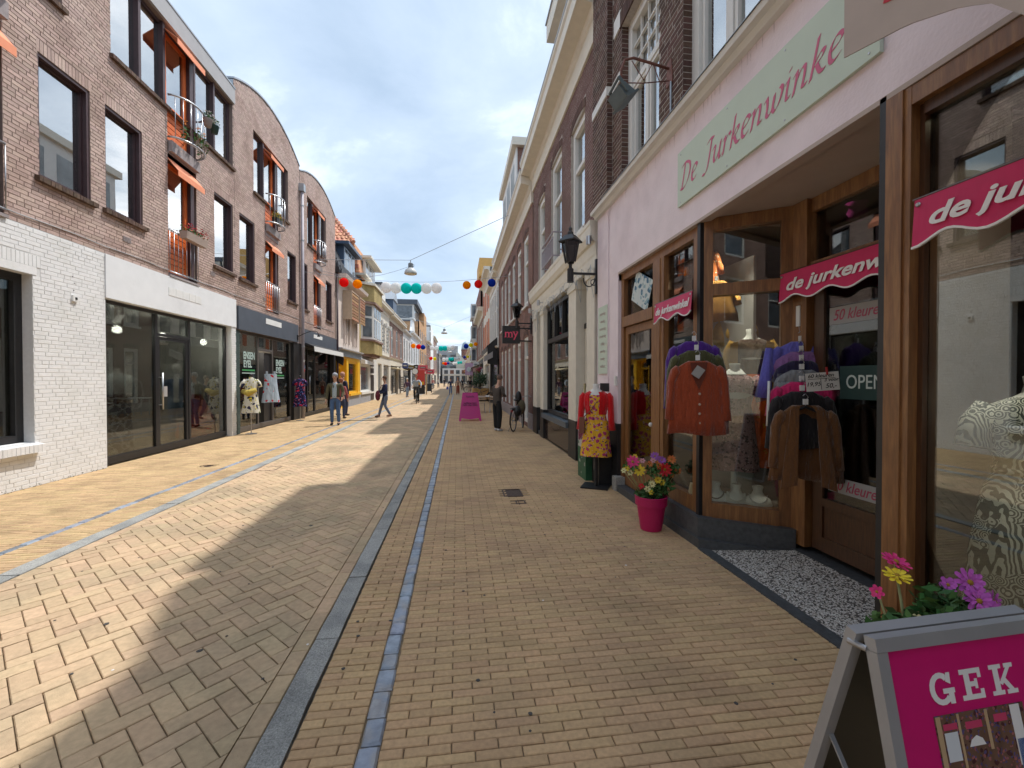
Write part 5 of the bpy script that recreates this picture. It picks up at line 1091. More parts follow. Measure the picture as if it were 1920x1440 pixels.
# ================================================================= houses farther along both sides
M_TILE = mat('orange_roof_tiles', (.50, .19, .10), .7, var=.25, vs=14, rnd=.25, col2=(.6, .27, .16), mixs=3)
M_SLATE = mat('dark_roof_slates', (.07, .075, .085), .7, var=.3, vs=14, rnd=.3)
M_WGL = mat('far_window', (.09, .11, .13), .08, var=.5, vs=2, spec=.9)
M_BRYEL = brick_mat('yellow_brickwork', (.46, .36, .16), (.40, .31, .13), (.30, .25, .15), bh=.075)
M_BRRED = brick_mat('red_brickwork', (.27, .12, .085), (.2, .09, .07), (.25, .2, .17))
M_BRBRN = brick_mat('brown_brickwork', (.30, .19, .155), (.26, .165, .135), (.25, .2, .18))
M_BRORG = brick_mat('orange_brickwork', (.55, .31, .16), (.47, .26, .13), (.4, .3, .2))
M_CRPL = mat('cream_pink_plaster', (.70, .60, .53), .8, var=.05, vs=3, bump=.1, bs=30)
M_YPAINT = mat('yellow_shop_paint', (.80, .45, .02), .4, var=.06, vs=6)
M_BLUEF = mat('grey_blue_fascia', (.27, .33, .40), .6, var=.1, vs=4)
M_GPLIN = mat('grey_plinth', (.30, .31, .34), .8, var=.08, vs=5)
M_WPALE = mat('pale_blue_white_paint', (.68, .72, .76), .6, var=.05, vs=4)
def fwin(b, xf, s, a, c, z0, z1, fm=None, w=.09, mid=None, simple=False):
    fm = fm or M_CASE; f = framed(xf, s, a, c, z0, z1, w, .08, .03)
    if mid: f.box(xf - s * .04, xf - s * .1, a + w, c - w, z0 + (z1 - z0) * mid - .03, z0 + (z1 - z0) * mid + .03)
    o = f.build('window', fm, b); B(xf - s * .08, xf - s * .09, a + w, c - w, z0 + w, z1 - w).build('pane', M_WGL, o); return o
def house(label, s, xf, y0, y1, ze, wm, rows, gz=3.2, gcol=None, glass_=((.12, .7),), sign=None, corn=(.3, .35), cm=None, roof=('gable', 2.5, None), fm=None, mid=.62, name='townhouse', dark=False, gops=None):
    b = thing(name, label, 'building', (xf, (y0 + y1) / 2, 0)); L_ = y1 - y0; ops = []
    for (z0, z1, n, w) in rows:
        for i in range(n): c = y0 + L_ * (i + .5) / n; ops.append((c - w / 2, c + w / 2, z0, z1))
    mb = MB(); wallmesh(mb, xf, s, y0, y1, gz, ze, ops, .15); mb.build('wall', wm, b)
    for o in ops: fwin(b, xf, s, *o, fm=fm, mid=mid)
    gcol = gcol or M_CREAM; e = (y0 + .02, y1 - .02); gp = [(y0 + L_ * a, y0 + L_ * c, .45 if k else .12, gz - .75) for k, (a, c) in enumerate(glass_)]
    mb = MB(); wallmesh(mb, xf + s * .03, s, y0, y1, 0, gz, gp, .18); mb.build('ground_floor_wall', gcol, b)
    for o in gp: f = framed(xf + s * .03, s, *o, .07, .08, .1).build('shop_window', M_BLACK if dark else fm or gcol, b); B(xf - s * .1, xf - s * .11, o[0] + .07, o[1] - .07, o[2] + .07, o[3] - .07).build('pane', M_WGL, f)
    if sign: B(xf + s * .03, xf + s * .12, y0 + .05, y1 - .05, gz - .62, gz - .12).build('fascia', sign, b)
    MB().prism([(xf, y0, gz), (xf + s * .16, y0, gz), (xf + s * .12, y0, gz - .09), (xf, y0, gz - .12)], (0, L_, 0)).build('string_course', cm or M_CREAM, b)
    if corn: cornice(b, xf, s, y0, y1, ze - corn[1], ze, corn[0], cm or M_CREAM)
    d = -s; kind, h, rm = roof; rm = rm or M_SLATE
    if kind == 'gable': MB().prism([(xf, y0, ze - .02), (xf + d * 4, y0, ze + h), (xf + d * 8, y0, ze)], (0, L_, 0)).build('roof', rm, b)
    elif kind == 'flat': B(xf + d * .01, xf + d * 8, y0, y1, ze - .3, ze - .02).build('flat_roof', M_ROOFG, b)
    B(xf + d * .2, xf + d * 8, y0 + .02, y0 + .15, 0, ze - .3).build('side_wall', wm, b); B(xf + d * .2, xf + d * 8, y1 - .15, y1 - .02, 0, ze - .3).build('side_wall', wm, b)
    B(xf + d * 7.9, xf + d * 8, y0 + .15, y1 - .15, 0, ze - .3).build('rear_wall', wm, b); return b
# ---- D: cream house, mansard, yellow shop
D = thing('townhouse', 'cream plastered house with orange tiled roof, blue dormer and bright yellow shopfront', 'building', (XL, 26, 0))
wd = [(24.9, 26.3, 4.3, 6.4), (26.9, 28.1, 4.3, 6.4)]
mb = MB(); wallmesh(mb, XL, 1, 23.42, 28.75, 3.3, 7.0, wd, .2); mb.build('wall', M_CRPL, D)
for o in wd:
    fwin(D, XL, 1, *o, fm=M_CASE, mid=.6)
    c = (o[0] + o[1]) / 2
    for y in (o[0] - .02, o[0] + .35, o[1] - .38): B(XL + .0, XL + .1, y, y + .12, 3.6, 6.2).build('pilaster_strip', M_CRPL, D)
M_BEIGE = mat('beige_boards', (.50, .38, .28), .8, var=.08, vs=6, rnd=.12); M_WOODB = mat('brown_slats', (.33, .17, .09), .8, var=.2, vs=10, rnd=.3)
for n_, o in enumerate(wd):
    t = thing('window_canopy', ('boxy beige shutter canopy over the nearer first floor window of the cream house', 'boxy beige shutter canopy over the farther first floor window of the cream house')[n_], 'canopy', (XL, (o[0] + o[1]) / 2, 5.6))
    B(XL + .01, XL + .5, o[0] - .2, o[0] - .15, 4.95, 6.5).build('side_panel', M_BEIGE, t); B(XL + .01, XL + .5, o[0] - .2, o[1] + .1, 6.5, 6.56).build('top_panel', M_BEIGE, t)
    for k in range(9): B(XL + .44, XL + .5, o[0] - .13, o[1] + .05, 4.98 + k * .165, 5.11 + k * .165).build('slat', M_WOODB, t)
MB().prism([(XL - .1, 23.4, 6.9), (XL + .5, 23.4, 7.0), (XL + .55, 23.4, 7.18), (XL - .1, 23.4, 7.2)], (0, 5.6, 0)).build('eaves_gutter', M_CRPL, D)
MB().prism([(XL + .3, 23.42, 7.2), (XL - .9, 23.42, 9.7), (XL - 7, 23.42, 9.7), (XL - 7, 23.42, 7.2)], (0, 5.3, 0)).build('mansard', M_SLATE, D)
def tiles(parent, P, U, V, nu, nv, m, name='tile'):
    """pantiles: curved rows on the plane P + u U + v V"""
    mb = MB(); P = Vector(P); U = Vector(U); V = Vector(V); nn = U.cross(V).normalized()
    if nn.z < 0: nn = -nn
    for j in range(nv):
        for i in range(nu):
            mb.rv = R.random(); a = P + U * (i / nu) + V * (j / nv); b = P + U * ((i + 1) / nu) + V * (j / nv); v = V / nv * 1.12; k = 4; pr = []
            for q in range(k + 1):
                t_ = q / k; pr.append(a + (b - a) * t_ + nn * (.05 + .035 * sin(t_ * 2 * pi)))
            for q in range(k): mb.poly([pr[q] + nn * .03, pr[q + 1] + nn * .03, pr[q + 1] + v, pr[q] + v]); mb.poly([pr[q] - nn * .02, pr[q + 1] - nn * .02, pr[q + 1] + nn * .03, pr[q] + nn * .03])
    mb.build(name + 's', m, parent, kind='stuff')
B(XL - 7, XL - .8, 23.5, 28.6, 9.3, 9.4).build('flat_roof', M_ROOFG, D)
sl = MB()
for j in range(12):
    for i in range(20):
        z = 7.25 + j * .2; x = XL + .29 - (z - 7.2) * .48; y = 23.45 + i * .245 + (j % 2) * .12; sl.rv = R.random(); sl.box(x - .02, x + .03 + R.uniform(0, .01), y, y + .235, z, z + .19)
sl.build('slates', M_SLATE, D, kind='stuff')
M_BLUED = mat('blue_grey_dormer', (.055, .09, .15), .5, var=.15, vs=4); M_LBLUE = mat('pale_blue_post', (.40, .52, .66), .5)
dr = B(XL - 1.6, XL + .0, 25.0, 27.6, 7.4, 9.15).build('dormer', M_BLUED, D); B(XL - 1.6, XL + .35, 24.7, 27.95, 9.15, 9.32).build('dormer_roof', M_BLUED, dr)
for a in (25.05, 25.85, 26.65): B(XL + .0, XL + .03, a, a + .8, 7.5, 9.1).build('dormer_frame', M_LBLUE, dr); B(XL + .03, XL + .036, a + .1, a + .7, 7.6, 9.0).build('dormer_pane', M_WGL, dr)
B(XL, XL + .12, 23.5, 28.72, 2.86, 3.3).build('fascia', M_BLUEF, D)
MB().prism([(XL + .12, 23.5, 3.3), (XL + .3, 23.5, 3.28), (XL + .3, 23.5, 3.22), (XL + .12, 23.5, 3.2)], (0, 5.2, 0)).build('awning_box', M_GREY, D)
mb = MB(); wallmesh(mb, XL + .05, 1, 23.5, 28.72, 0, 2.86, [(23.6, 25.3, .05, 2.75), (25.75, 28.0, .75, 2.65)], .3); mb.build('shopfront_wall', M_YPAINT, D)
f = framed(XL + .05, 1, 25.75, 28.0, .75, 2.65, .12, .1, .05).build('shop_window', M_YPAINT, D); pane(XL, 1, 25.87, 27.88, .87, 2.53, .1, M_GLASS, f); B(XL + .05, XL + .2, 25.6, 28.3, .62, .76).build('sill', M_YPAINT, f); B(XL + .05, XL + .1, 25.5, 28.6, 0, .62).build('plinth', M_GPLIN, D)
dd = framed(XL + .05, 1, 23.6, 25.3, .05, 2.75, .14, .1, .3).build('door', M_YPAINT, D); pane(XL, 1, 23.75, 25.15, .8, 2.2, .36, M_GLASS, dd); B(XL - .3, XL - .2, 23.74, 25.16, 2.2, 2.32).build('transom', M_YPAINT, dd); B(XL - .3, XL - .24, 23.74, 25.16, .1, .8).build('door_panel', M_YPAINT, dd)
B(XL - 4, XL - 4.1, 23.5, 28.7, 0, 3).build('back_wall', M_ROOM, D); B(XL - 4, XL - .2, 23.5, 28.7, 0, .03).build('shop_floor', M_FLOORL, D); B(XL - 4, XL - .2, 23.5, 28.7, 2.9, 3.0).build('ceiling', M_ROOM, D)
B(XL - 7, XL - .3, 28.6, 28.7, 0, 9).build('side_wall', M_CRPL, D); B(XL - 7, XL - .3, 23.4, 23.5, 0, 9).build('side_wall', M_CRPL, D)
# ---- E: yellow brick bay house
E_ = thing('townhouse', 'yellow brick house with white bay window and glazed roof turret', 'building', (XL, 31, 0))
mb = MB(); wallmesh(mb, XL, 1, 28.78, 34.5, 3.1, 8.3, [(29.2, 33, 4.2, 6.9)], .1); mb.build('wall', M_BRYEL, E_)
def baypoly(y0, y1, out): return [(XL - .02, y0), (XL + out, y0 + .75), (XL + out, y1 - .75), (XL - .02, y1)]
def bay(z0, z1, y0, y1, out, m, name, parent): return MB().prism([(x, y, z0) for x, y in baypoly(y0, y1, out)], (0, 0, z1 - z0)).build(name, m, parent)
bay(3.3, 4.15, 29.1, 33.6, .75, M_BRYEL, 'bay_base', E_); bay(3.12, 3.3, 29.3, 33.4, .6, M_BRBRN, 'bay_corbel', E_); bay(4.15, 4.28, 29.0, 33.7, .82, M_BRBRN, 'bay_sill', E_)
bay(4.28, 6.65, 29.2, 33.5, .68, M_CASE, 'bay_window', E_); bay(6.65, 6.8, 29.0, 33.7, .84, M_BRBRN, 'bay_cornice', E_); bay(6.8, 7.9, 29.1, 33.6, .75, M_BRYEL, 'bay_parapet', E_); bay(7.9, 8.05, 28.95, 33.75, .86, M_CREAM, 'bay_coping', E_)
def bpane(y0, y1, out, u0, u1, face, z0, z1, parent):
    P = baypoly(y0, y1, out); a = Vector((*P[face], 0)); b = Vector((*P[face + 1], 0)); d = b - a; n = Vector((d.y, -d.x, 0)).normalized() * .012
    mb = MB(); p = a + d * u0 + n; q = a + d * u1 + n; mb.prism([(p.x, p.y, z0), (q.x, q.y, z0), (q.x, q.y, z1), (p.x, p.y, z1)], n * .5); mb.build('bay_pane', M_WGL, parent)
for face, us in ((0, ((.18, .85),)), (1, ((.05, .3), (.37, .63), (.7, .95))), (2, ((.15, .82),))):
    for u in us: bpane(29.2, 33.5, .68, u[0], u[1], face, 4.45, 5.7, E_); bpane(29.2, 33.5, .68, u[0], u[1], face, 5.85, 6.5, E_)
tr = MB().prism([(XL - 1.8, 30.2, 8.0), (XL + .1, 30.2, 8.0), (XL + .1, 33.6, 8.0), (XL - 1.8, 33.6, 8.0)], (0, 0, 1.85)).build('turret', M_CASE, E_); B(XL - 2, XL + .55, 29.9, 34.1, 9.85, 10.0).build('turret_roof', M_CREAM, tr)
for a in (30.35, 31.5, 32.6): B(XL + .1, XL + .108, a, a + .85, 8.2, 9.7).build('turret_pane', M_WGL, tr)
for a in (-1.6, -.75): B(XL + a, XL + a + .7, 30.19, 30.196, 8.2, 9.7).build('turret_pane', M_WGL, tr)

# orange tiled hip roof of E seen end-on above the dormer of D
MB().prism([(-9.2, 28.82, 8.3), (-6.22, 28.82, 8.3), (-6.62, 28.82, 10.45), (-9.2, 28.82, 10.45)], (0, 3.2, 0)).build('tile_hung_wall', M_TILE, E_)
for j in range(9):
    for i in range(12):
        q = MB(); x1 = -6.25 - j * .24 * .18 - i * .27
        if x1 < -9: continue
        q.rv = R.random(); q.prism([(x1 - .26, 28.8, 8.35 + j * .235), (x1, 28.8, 8.35 + j * .235), (x1 - .04, 28.74, 8.37 + j * .235), (x1 - .22, 28.74, 8.37 + j * .235)], (0, .03, .24)); q.build('hanging_tile', M_TILE, E_)
HB = MB(); HB.prism([(-9.4, 28.6, 10.4), (-6.62, 28.6, 10.4), (-9.0, 31.6, 13.4), (-9.4, 31.6, 13.4)], (0, .05, -.1)); HB.prism([(-6.62, 28.6, 10.4), (-7.6, 34.3, 10.4), (-9., 34.3, 13.4), (-9.0, 31.6, 13.4)], (-.1, 0, -.1)); HB.build('hip_roof_base', M_TILE, E_)
for j in range(11):
    u0 = j / 11; x1 = -6.58 - u0 * 2.4; tiles(E_, (x1, 28.57 + 3 * u0, 10.42 + 3 * u0), (-9.5 - x1, 0, 0), (0, 3 / 11, 3 / 11), max(1, int((9.5 + x1) / .27)), 1, M_TILE, 'pantile')
rt = MB()
for j in range(14): p = Vector((-6.6, 28.55, 10.45)).lerp(Vector((-9, 31.55, 13.45)), j / 14); q_ = Vector((-6.6, 28.55, 10.45)).lerp(Vector((-9, 31.55, 13.45)), (j + 1.15) / 14); rt.rv = R.random(); rt.tube([p, q_], [.13, .1], 8)
rt.build('ridge_tiles', M_TILE, E_)['kind'] = 'stuff'
B(XL - .8, XL + .45, 28.6, 30.6, 8.35, 8.5).build('small_flat_roof', M_CREAM, E_); B(XL - 5, XL, 28.8, 34.4, 8.1, 8.3).build('flat_roof', M_ROOFG, E_)
mb = MB(); wallmesh(mb, XL + .03, 1, 28.78, 34.5, 0, 3.1, [(29.0, 31.8, .75, 2.55), (32.1, 33.3, .05, 2.75)], .25); mb.build('ground_floor_wall', M_CASE, E_)
f = framed(XL + .03, 1, 29.0, 31.8, .75, 2.55, .1, .08, .05).build('shop_window', M_CASE, E_); B(XL - .1, XL - .11, 29.1, 31.7, .85, 2.45).build('pane', M_WGL, f); B(XL + .03, XL + .15, 28.8, 31.9, .58, .75).build('sill', M_CASE, f); B(XL + .03, XL + .07, 28.78, 31.95, 0, .58).build('plinth', M_GPLIN, E_)
B(XL + .03, XL + .06, 32.1, 33.3, .05, 2.75).build('dark_door', M_BLACK, E_)
for z in (.55, 1.9, 2.4): B(XL + .035, XL + .1, 31.95, 33.4, z, z + .12).build('white_band', M_CASE, E_)
MB().prism([(XL + .05, 28.85, 2.95), (XL + .35, 28.85, 2.85), (XL + .35, 28.85, 2.6), (XL + .05, 28.85, 2.62)], (0, 2.9, 0)).build('awning_box', M_WHITE, E_)
B(XL - 7, XL - .3, 28.8, 28.9, 0, 8.2).build('side_wall', M_BRYEL, E_)
# ---- F quoined cream house
F_ = house('cream house with chequered quoins round three tall windows', 1, XL, 34.5, 41.2, 8.0, M_CREAM, [(3.95, 6.5, 3, 1.0)], gz=3.6, glass_=((.1, .34), (.48, .9)), corn=(.45, .7), roof=('gable', 2.2, M_SLATE))
q = 0
for i in range(3):
    c = 34.5 + 6.7 * (i + .5) / 3
    for k in range(8):
        for e in (-.62, .62): B(XL, XL + .06, c + e - (.16 if k % 2 else .1), c + e + (.16 if k % 2 else .1), 3.95 + k * .33, 4.15 + k * .33).build('quoin', M_CASE, F_)
    MB().tube([(XL + .1, c + .85, 6.1), (XL + .1, c + .85, 6.5)], .16, 10).build('console', M_CASE, F_)
dm = B(XL - 1.4, XL - .1, 37, 39.6, 8.1, 9.6).build('dormer', M_CASE, F_); B(XL - 1.4, XL + .1, 36.8, 39.8, 9.6, 9.75).build('dormer_roof', M_ROOFG, dm)
G_ = house('brown brick house with three tall arched white windows and deep cream cornice', 1, XL, 41.2, 51.3, 7.9, M_BRBRN, [(3.9, 6.7, 3, 1.3)], gz=3.65, glass_=((.06, .5), (.6, .78)), corn=(.5, .8), roof=('gable', 2.6, M_SLATE), dark=True)
MB().prism([(XL + .05, 41.8, 2.75), (XL + .9, 41.8, 2.55), (XL + .9, 41.8, 2.5), (XL + .05, 41.8, 2.62)], (0, 6.5, 0)).build('awning', mat('sand_canvas', (.55, .47, .3), .9), G_)
dm = B(XL - 1.6, XL - .2, 45, 47.5, 8, 9.8).build('dormer', M_BLUED, G_); MB().prism([(XL - .1, 44.8, 9.8), (XL - .1, 47.7, 9.8), (XL - .1, 46.25, 10.9)], (-2, 0, 0)).build('dormer_roof', M_ZINC, dm)
H_ = house('narrow white house with dark fascia shop and dark tiled roof', 1, XL, 51.4, 59.4, 7.5, M_WHITE, [(3.7, 6.5, 3, 1.2)], gz=3.5, gcol=M_BLACK, glass_=((.1, .85),), sign=M_BLUEF, corn=(.35, .4), roof=('gable', 2.6, M_SLATE), dark=True, cm=M_WHITE)
I_ = house('pale blue white house with shaped gable and dark shopfront', 1, XL, 59.5, 73., 8.2, M_WPALE, [(3.7, 6.9, 4, 1.3)], gz=3.5, gcol=M_WPALE, glass_=((.1, .45), (.55, .9)), corn=(.4, .6), roof=('flat', 0, None), cm=M_WHITE, dark=True)
MB().prism([(XL, 61, 8.2), (XL, 66, 8.2), (XL, 65.2, 9), (XL, 64.6, 10.2), (XL, 62.4, 10.2), (XL, 61.8, 9)], (-.3, 0, 0)).build('shaped_gable', M_WHITE, I_); B(XL - .4, XL + .2, 62.2, 64.8, 10.2, 10.4).build('gable_cap', M_WHITE, I_)
J_ = house('tall orange brick block with glazed grey top floor', 1, XL, 73.1, 90., 11.6, M_BRORG, [(4.2, 6.6, 4, 2.2), (7.6, 10.2, 4, 2.2)], gz=3.4, glass_=((.1, .45), (.55, .9)), corn=None, roof=('flat', 0, None), dark=True, mid=None)
tp = B(XL - 6, XL - .9, 73.5, 83, 11.6, 14.2).build('glazed_top_floor', M_CASE, J_); B(XL - 6.2, XL - .3, 73.2, 83.5, 14.2, 15.0).build('top_roof', M_FASC, tp)
for k in range(4): B(XL - .9, XL - .88, 73.8 + k * 2.3, 75.7 + k * 2.3, 11.9, 14.0).build('top_pane', M_WGL, tp)
B(XL - 5.6, XL - 1.2, 73.46, 73.49, 11.9, 14.0).build('top_pane', M_WGL, tp); B(XL - 8, XL, 83.5, 90, 11.6, 14.3).build('stair_tower', M_BRORG, J_)
K_ = house('dark red brick house with projecting dark upper bay', 1, XL, 90.1, 104, 9.6, M_BRRED, [(4.2, 6.3, 3, 1.8), (7, 8.8, 3, 1.8)], gz=3.4, gcol=M_BLACK, corn=(.6, .5), roof=('gable', 3.5, M_SLATE), dark=True)
L_ = house('tall white rendered gable building beyond the red brick house', 1, XL, 104.1, 116, 14.5, M_WHITE, [(4.2, 6.3, 2, 2.0)], gz=3.4, corn=None, roof=('gable', 4, M_WPALE))
N_ = house('brown brick building with orange tiled gable roof near the far end', 1, XL, 116.1, 136, 13.2, M_BRBRN, [(4.4, 6.6, 4, 1.8), (8, 10.6, 4, 1.8)], gz=3.4, corn=(.5, .5), roof=('gable', 3.6, M_TILE), dark=True)
O_ = house('grey plaster building with dark bays at the left end of the street', 1, XL + .6, 136.1, 168, 9.6, M_GREY, [(4.4, 6.4, 5, 2.2), (7, 8.8, 5, 2.)], gz=3.4, gcol=M_WHITE, corn=(.5, .5), roof=('flat', 0, None))
# ---- right hand row
R4 = house('narrow white plaster house with tall sash windows above the black awning shop', -1, XR, 23.9, 30., 7.9, M_CASE, [(4.0, 6.9, 4, 1.05)], gz=3.5, gcol=M_BLACK, glass_=((.1, .85),), corn=(.35, .7), roof=('gable', 2.5, None), dark=True)
R5 = house('cream house with orange red shutters on the right side of the street', -1, XR, 30.1, 37.5, 9.6, M_CREAM, [(4.0, 6.0, 2, 1.2), (6.8, 8.6, 2, 1.2)], gz=3.5, gcol=M_CREAM, corn=(.45, .5), roof=('flat', 0, None))
M_SHUT = mat('orange_red_shutter', (.62, .16, .06), .6, var=.1, vs=8)
for (z0, z1) in ((4.0, 6.0), (6.8, 8.6)):
    for i in range(2):
        c = 30.1 + 7.4 * (i + .5) / 2
        for e in (-1, 1): B(XR - .05, XR - .005, c + e * .65 - (.0 if e > 0 else .55), c + e * .65 + (.55 if e > 0 else 0), z0, z1).build('shutter', M_SHUT, R5)
B(XR - .6, XR + .8, 33, 37, 9.6, 11.0).build('yellow_dormer', mat('ochre_boards', (.6, .36, .12), .8, var=.1, vs=4), R5)
R6 = house('brown brick house with cream cornice and gable hood on the right side', -1, XR, 37.6, 47.5, 8.0, M_BRBRN, [(4.0, 6.9, 3, 1.4)], gz=3.5, gcol=M_BLACK, glass_=((.1, .85),), corn=(.55, .8), roof=('gable', 3, None), dark=True)
R7 = house('modern red brown brick block with projecting white framed bay windows', -1, XR + .3, 47.6, 74, 12.2, M_BRRED, [(4.4, 6.2, 4, 1.6), (7.4, 9.2, 4, 1.6)], gz=3.5, gcol=M_BRBRN, glass_=((.1, .45), (.55, .9)), corn=None, roof=('flat', 0, None), dark=True, mid=None)
for k, z0 in enumerate((3.9, 6.9, 9.9)):
    bb = B(XR - .45, XR + .3, 58, 62, z0, z0 + 1.9).build('projecting_bay', M_CASE, R7); B(XR - .3, XR + .2, 57.98, 57.995, z0 + .2, z0 + 1.7).build('bay_pane', M_WGL, bb); B(XR - .46, XR - .452, 58.3, 61.7, z0 + .2, z0 + 1.7).build('bay_pane', M_WGL, bb)
B(XR - .3, XR + .3, 57.6, 58, 5.8, 6.9).build('cream_spandrel', M_CREAM, R7); B(XR - .3, XR + .3, 57.6, 58, 8.8, 9.6).build('brown_spandrel', M_BRBRN, R7)
R8 = house('cream rendered building beyond the white framed bays on the right', -1, XR, 74.1, 100, 7.0, M_CREAM, [(4.1, 6, 5, 1.5)], gz=3.4, corn=(.4, .5), roof=('gable', 2.5, None))
R9 = house('pale plaster building at the far right end of the street', -1, XR + .6, 100.1, 168, 6.6, M_WHITE, [(4.1, 5.8, 9, 1.7)], gz=3.4, corn=(.4, .5), roof=('gable', 2.5, None))
# black awning of R4
t = thing('shop_awning', 'large black shop awning with side cloth and pale box beneath on the right side', 'awning', (2.1, 26, 3))
MB().prism([(XR, 24.6, 4.0), (1.75, 24.6, 3.5), (1.75, 24.6, 2.5), (XR, 24.6, 2.4)], (0, .04, 0)).build('side_cloth', M_BLACK, t); MB().prism([(XR, 24.6, 4.05), (1.7, 24.6, 3.5), (1.7, 24.6, 3.2), (1.74, 24.6, 3.2), (1.74, 24.6, 3.46), (XR, 24.6, 3.98)], (0, 5.2, 0)).build('canopy', M_BLACK, t)
MB().prism([(1.55, 24.4, 2.9), (2.05, 24.4, 3.2), (2.05, 24.4, 2.85), (1.55, 24.4, 2.6)], (0, .4, 0)).build('pale_box', M_GREY, t)
# ---- far end of the street
P_ = thing('end_building', 'grey flat topped building closing the far end of the street', 'building', (-3, 150, 0)); mb = MB(); wallmesh(mb, 0, 1, 0, 7, 0, 13.2, [(1, 2.6, 8.5, 10), (4, 5.6, 8.5, 10), (1, 2.6, 4.5, 6), (4, 5.6, 4.5, 6)], .3)
o = mb.build('wall', mat('grey_render', (.32, .33, .34), .8, var=.1, vs=1), P_); o.matrix_basis = Matrix.Translation((.3, 152, 0)) @ Matrix.Rotation(pi / 2, 4, 'Z')
B(-6.9, .3, 152.5, 160, 0, 13.2).build('core', M_GREY, P_); MB().lathe([(1.1, -.05), (1.1, .05), (.8, .05), (.8, -.05)], (0, 0, 0), 20).build('round_window', M_WHITE, P_).matrix_basis = frame_mw((-1.8, 151.8, 8.2), (1, 0, 0))
Q_ = thing('end_building', 'low white building with pyramid shaped pale roof at the end of the street', 'building', (1, 148, 0)); B(-5, 6.4, 148, 156, 0, 5.2).build('wall', M_WHITE, Q_)
MB().prism([(-.3, 148, 5.2), (5.8, 148, 5.2), (3.2, 148, 7.4), (.2, 148, 10.8), (-.3, 148, 10.8)], (0, 5, 0)).build('sloped_roof', mat('pale_sloped_roof', (.55, .55, .48), .8), Q_)
for k in range(5): B(-4.4 + k * 2, -3.1 + k * 2, 147.96, 147.99, .5, 2.6).build('shop_pane', M_WGL, Q_); B(-4.4 + k * 2, -3.1 + k * 2, 147.96, 147.99, 3.3, 4.6).build('window_pane', M_BRRED if k % 2 else M_WGL, Q_)
B(-5, 6.4, 147.9, 148, 2.7, 3.1).build('fascia', M_CREAM, Q_)
S_ = thing('domed_tower', 'round brick tower with grey green dome behind the end of the street', 'tower', (3.3, 162, 0)); MB().lathe([(1.75, 0), (1.75, 12.2), (1.9, 12.3), (1.9, 12.6)], (3.35, 162, 0), 24).build('drum', M_BRRED, S_, smooth=False)
MB().lathe([(1.75, 12.6), (1.7, 13.4), (1.5, 14.4), (1.1, 15.2), (.5, 15.7), (.05, 15.85)], (3.35, 162, 0), 24).build('dome', mat('verdigris_grey', (.33, .40, .44), .5), S_, smooth=True); B(1.4, 5.4, 158, 170, 0, 8).build('base_block', M_BRBRN, S_); B(1.2, 5.6, 157.8, 170, 8, 8.5).build('base_cornice', M_CREAM, S_)
T_ = thing('end_building', 'dark brick block behind the domed tower closing the view', 'building', (6, 175, 0)); B(-14, 16, 172, 180, 0, 9.0).build('wall', M_BRBRN, T_); B(-14.1, 16.1, 171.8, 180, 9, 9.3).build('roof_edge', M_ROOFG, T_)
# the street goes on behind the viewer
house('brown brick row behind the viewer on the left side of the street', 1, XL, -24, -8.1, 9.5, M_BRBRN, [(4, 6, 5, 1.4), (6.9, 8.6, 5, 1.4)], dark=True)
house('cream row behind the viewer on the left side of the street', 1, XL, -45, -24.1, 10.5, M_CREAM, [(4, 6, 6, 1.4), (6.9, 8.6, 6, 1.4)], dark=True)
house('dark brick row behind the viewer on the right side of the street', -1, XR, -24, -6.1, 9.5, M_BRRED, [(4, 6, 5, 1.4), (6.9, 8.6, 5, 1.4)], dark=True)
house('brown row farther behind the viewer on the right side', -1, XR, -45, -24.1, 9.8, M_BRBRN, [(4, 6, 6, 1.4), (6.9, 8.6, 6, 1.4)], dark=True)
t = thing('end_building', 'brick building closing the street behind the viewer', 'building', (-2, -50, 0)); B(-9, 6, -54, -50, 0, 11).build('wall', M_BRBRN, t)
struct('street', B(-6.5, 2.6, -50, -7.01, -.06, 0.), M_FARPAVE)
# ================================================================= lantern strings and street lamps
def lamat(n, c):
    if n in MATS: return MATS[n]
    m = bpy.data.materials.new(n); m.use_nodes = True; t = m.node_tree; t.nodes.clear(); L = t.links.new
    o = N(t, 'ShaderNodeOutputMaterial'); mx = N(t, 'ShaderNodeMixShader', i_0=.55); d = N(t, 'ShaderNodeBsdfDiffuse'); q = N(t, 'ShaderNodeBsdfTranslucent'); d.inputs[0].default_value = q.inputs[0].default_value = (*c, 1)
    L(d.outputs[0], mx.inputs[1]); L(q.outputs[0], mx.inputs[2]); L(mx.outputs[0], o.inputs[0]); MATS[n] = m; return m
LC = dict(r=('red', (.9, .03, .03)), o=('orange', (1, .42, .01)), w=('white', (.92, .92, .92)), t=('teal', (.02, .72, .68)), b=('blue', (.02, .07, .5)), y=('yellow', (.9, .85, .03)))
def lantern_mesh(k, r):
    m = MB(); n = 20
    for i in range(13):   # ribbed paper globe
        pass
    prof = []
    for i in range(25): a = pi * (.06 + .88 * i / 24); prof.append((r * sin(a) * (1 + (.012 if i % 2 else -.006)), -r * cos(a)))
    m.lathe(prof, (0, 0, 0), n); m.mi = 0; q = m.build('paper_lantern', lamat('paper_' + LC[k][0], LC[k][1]), smooth=True); me = q.data; bpy.data.objects.remove(q); return me
LM = {}
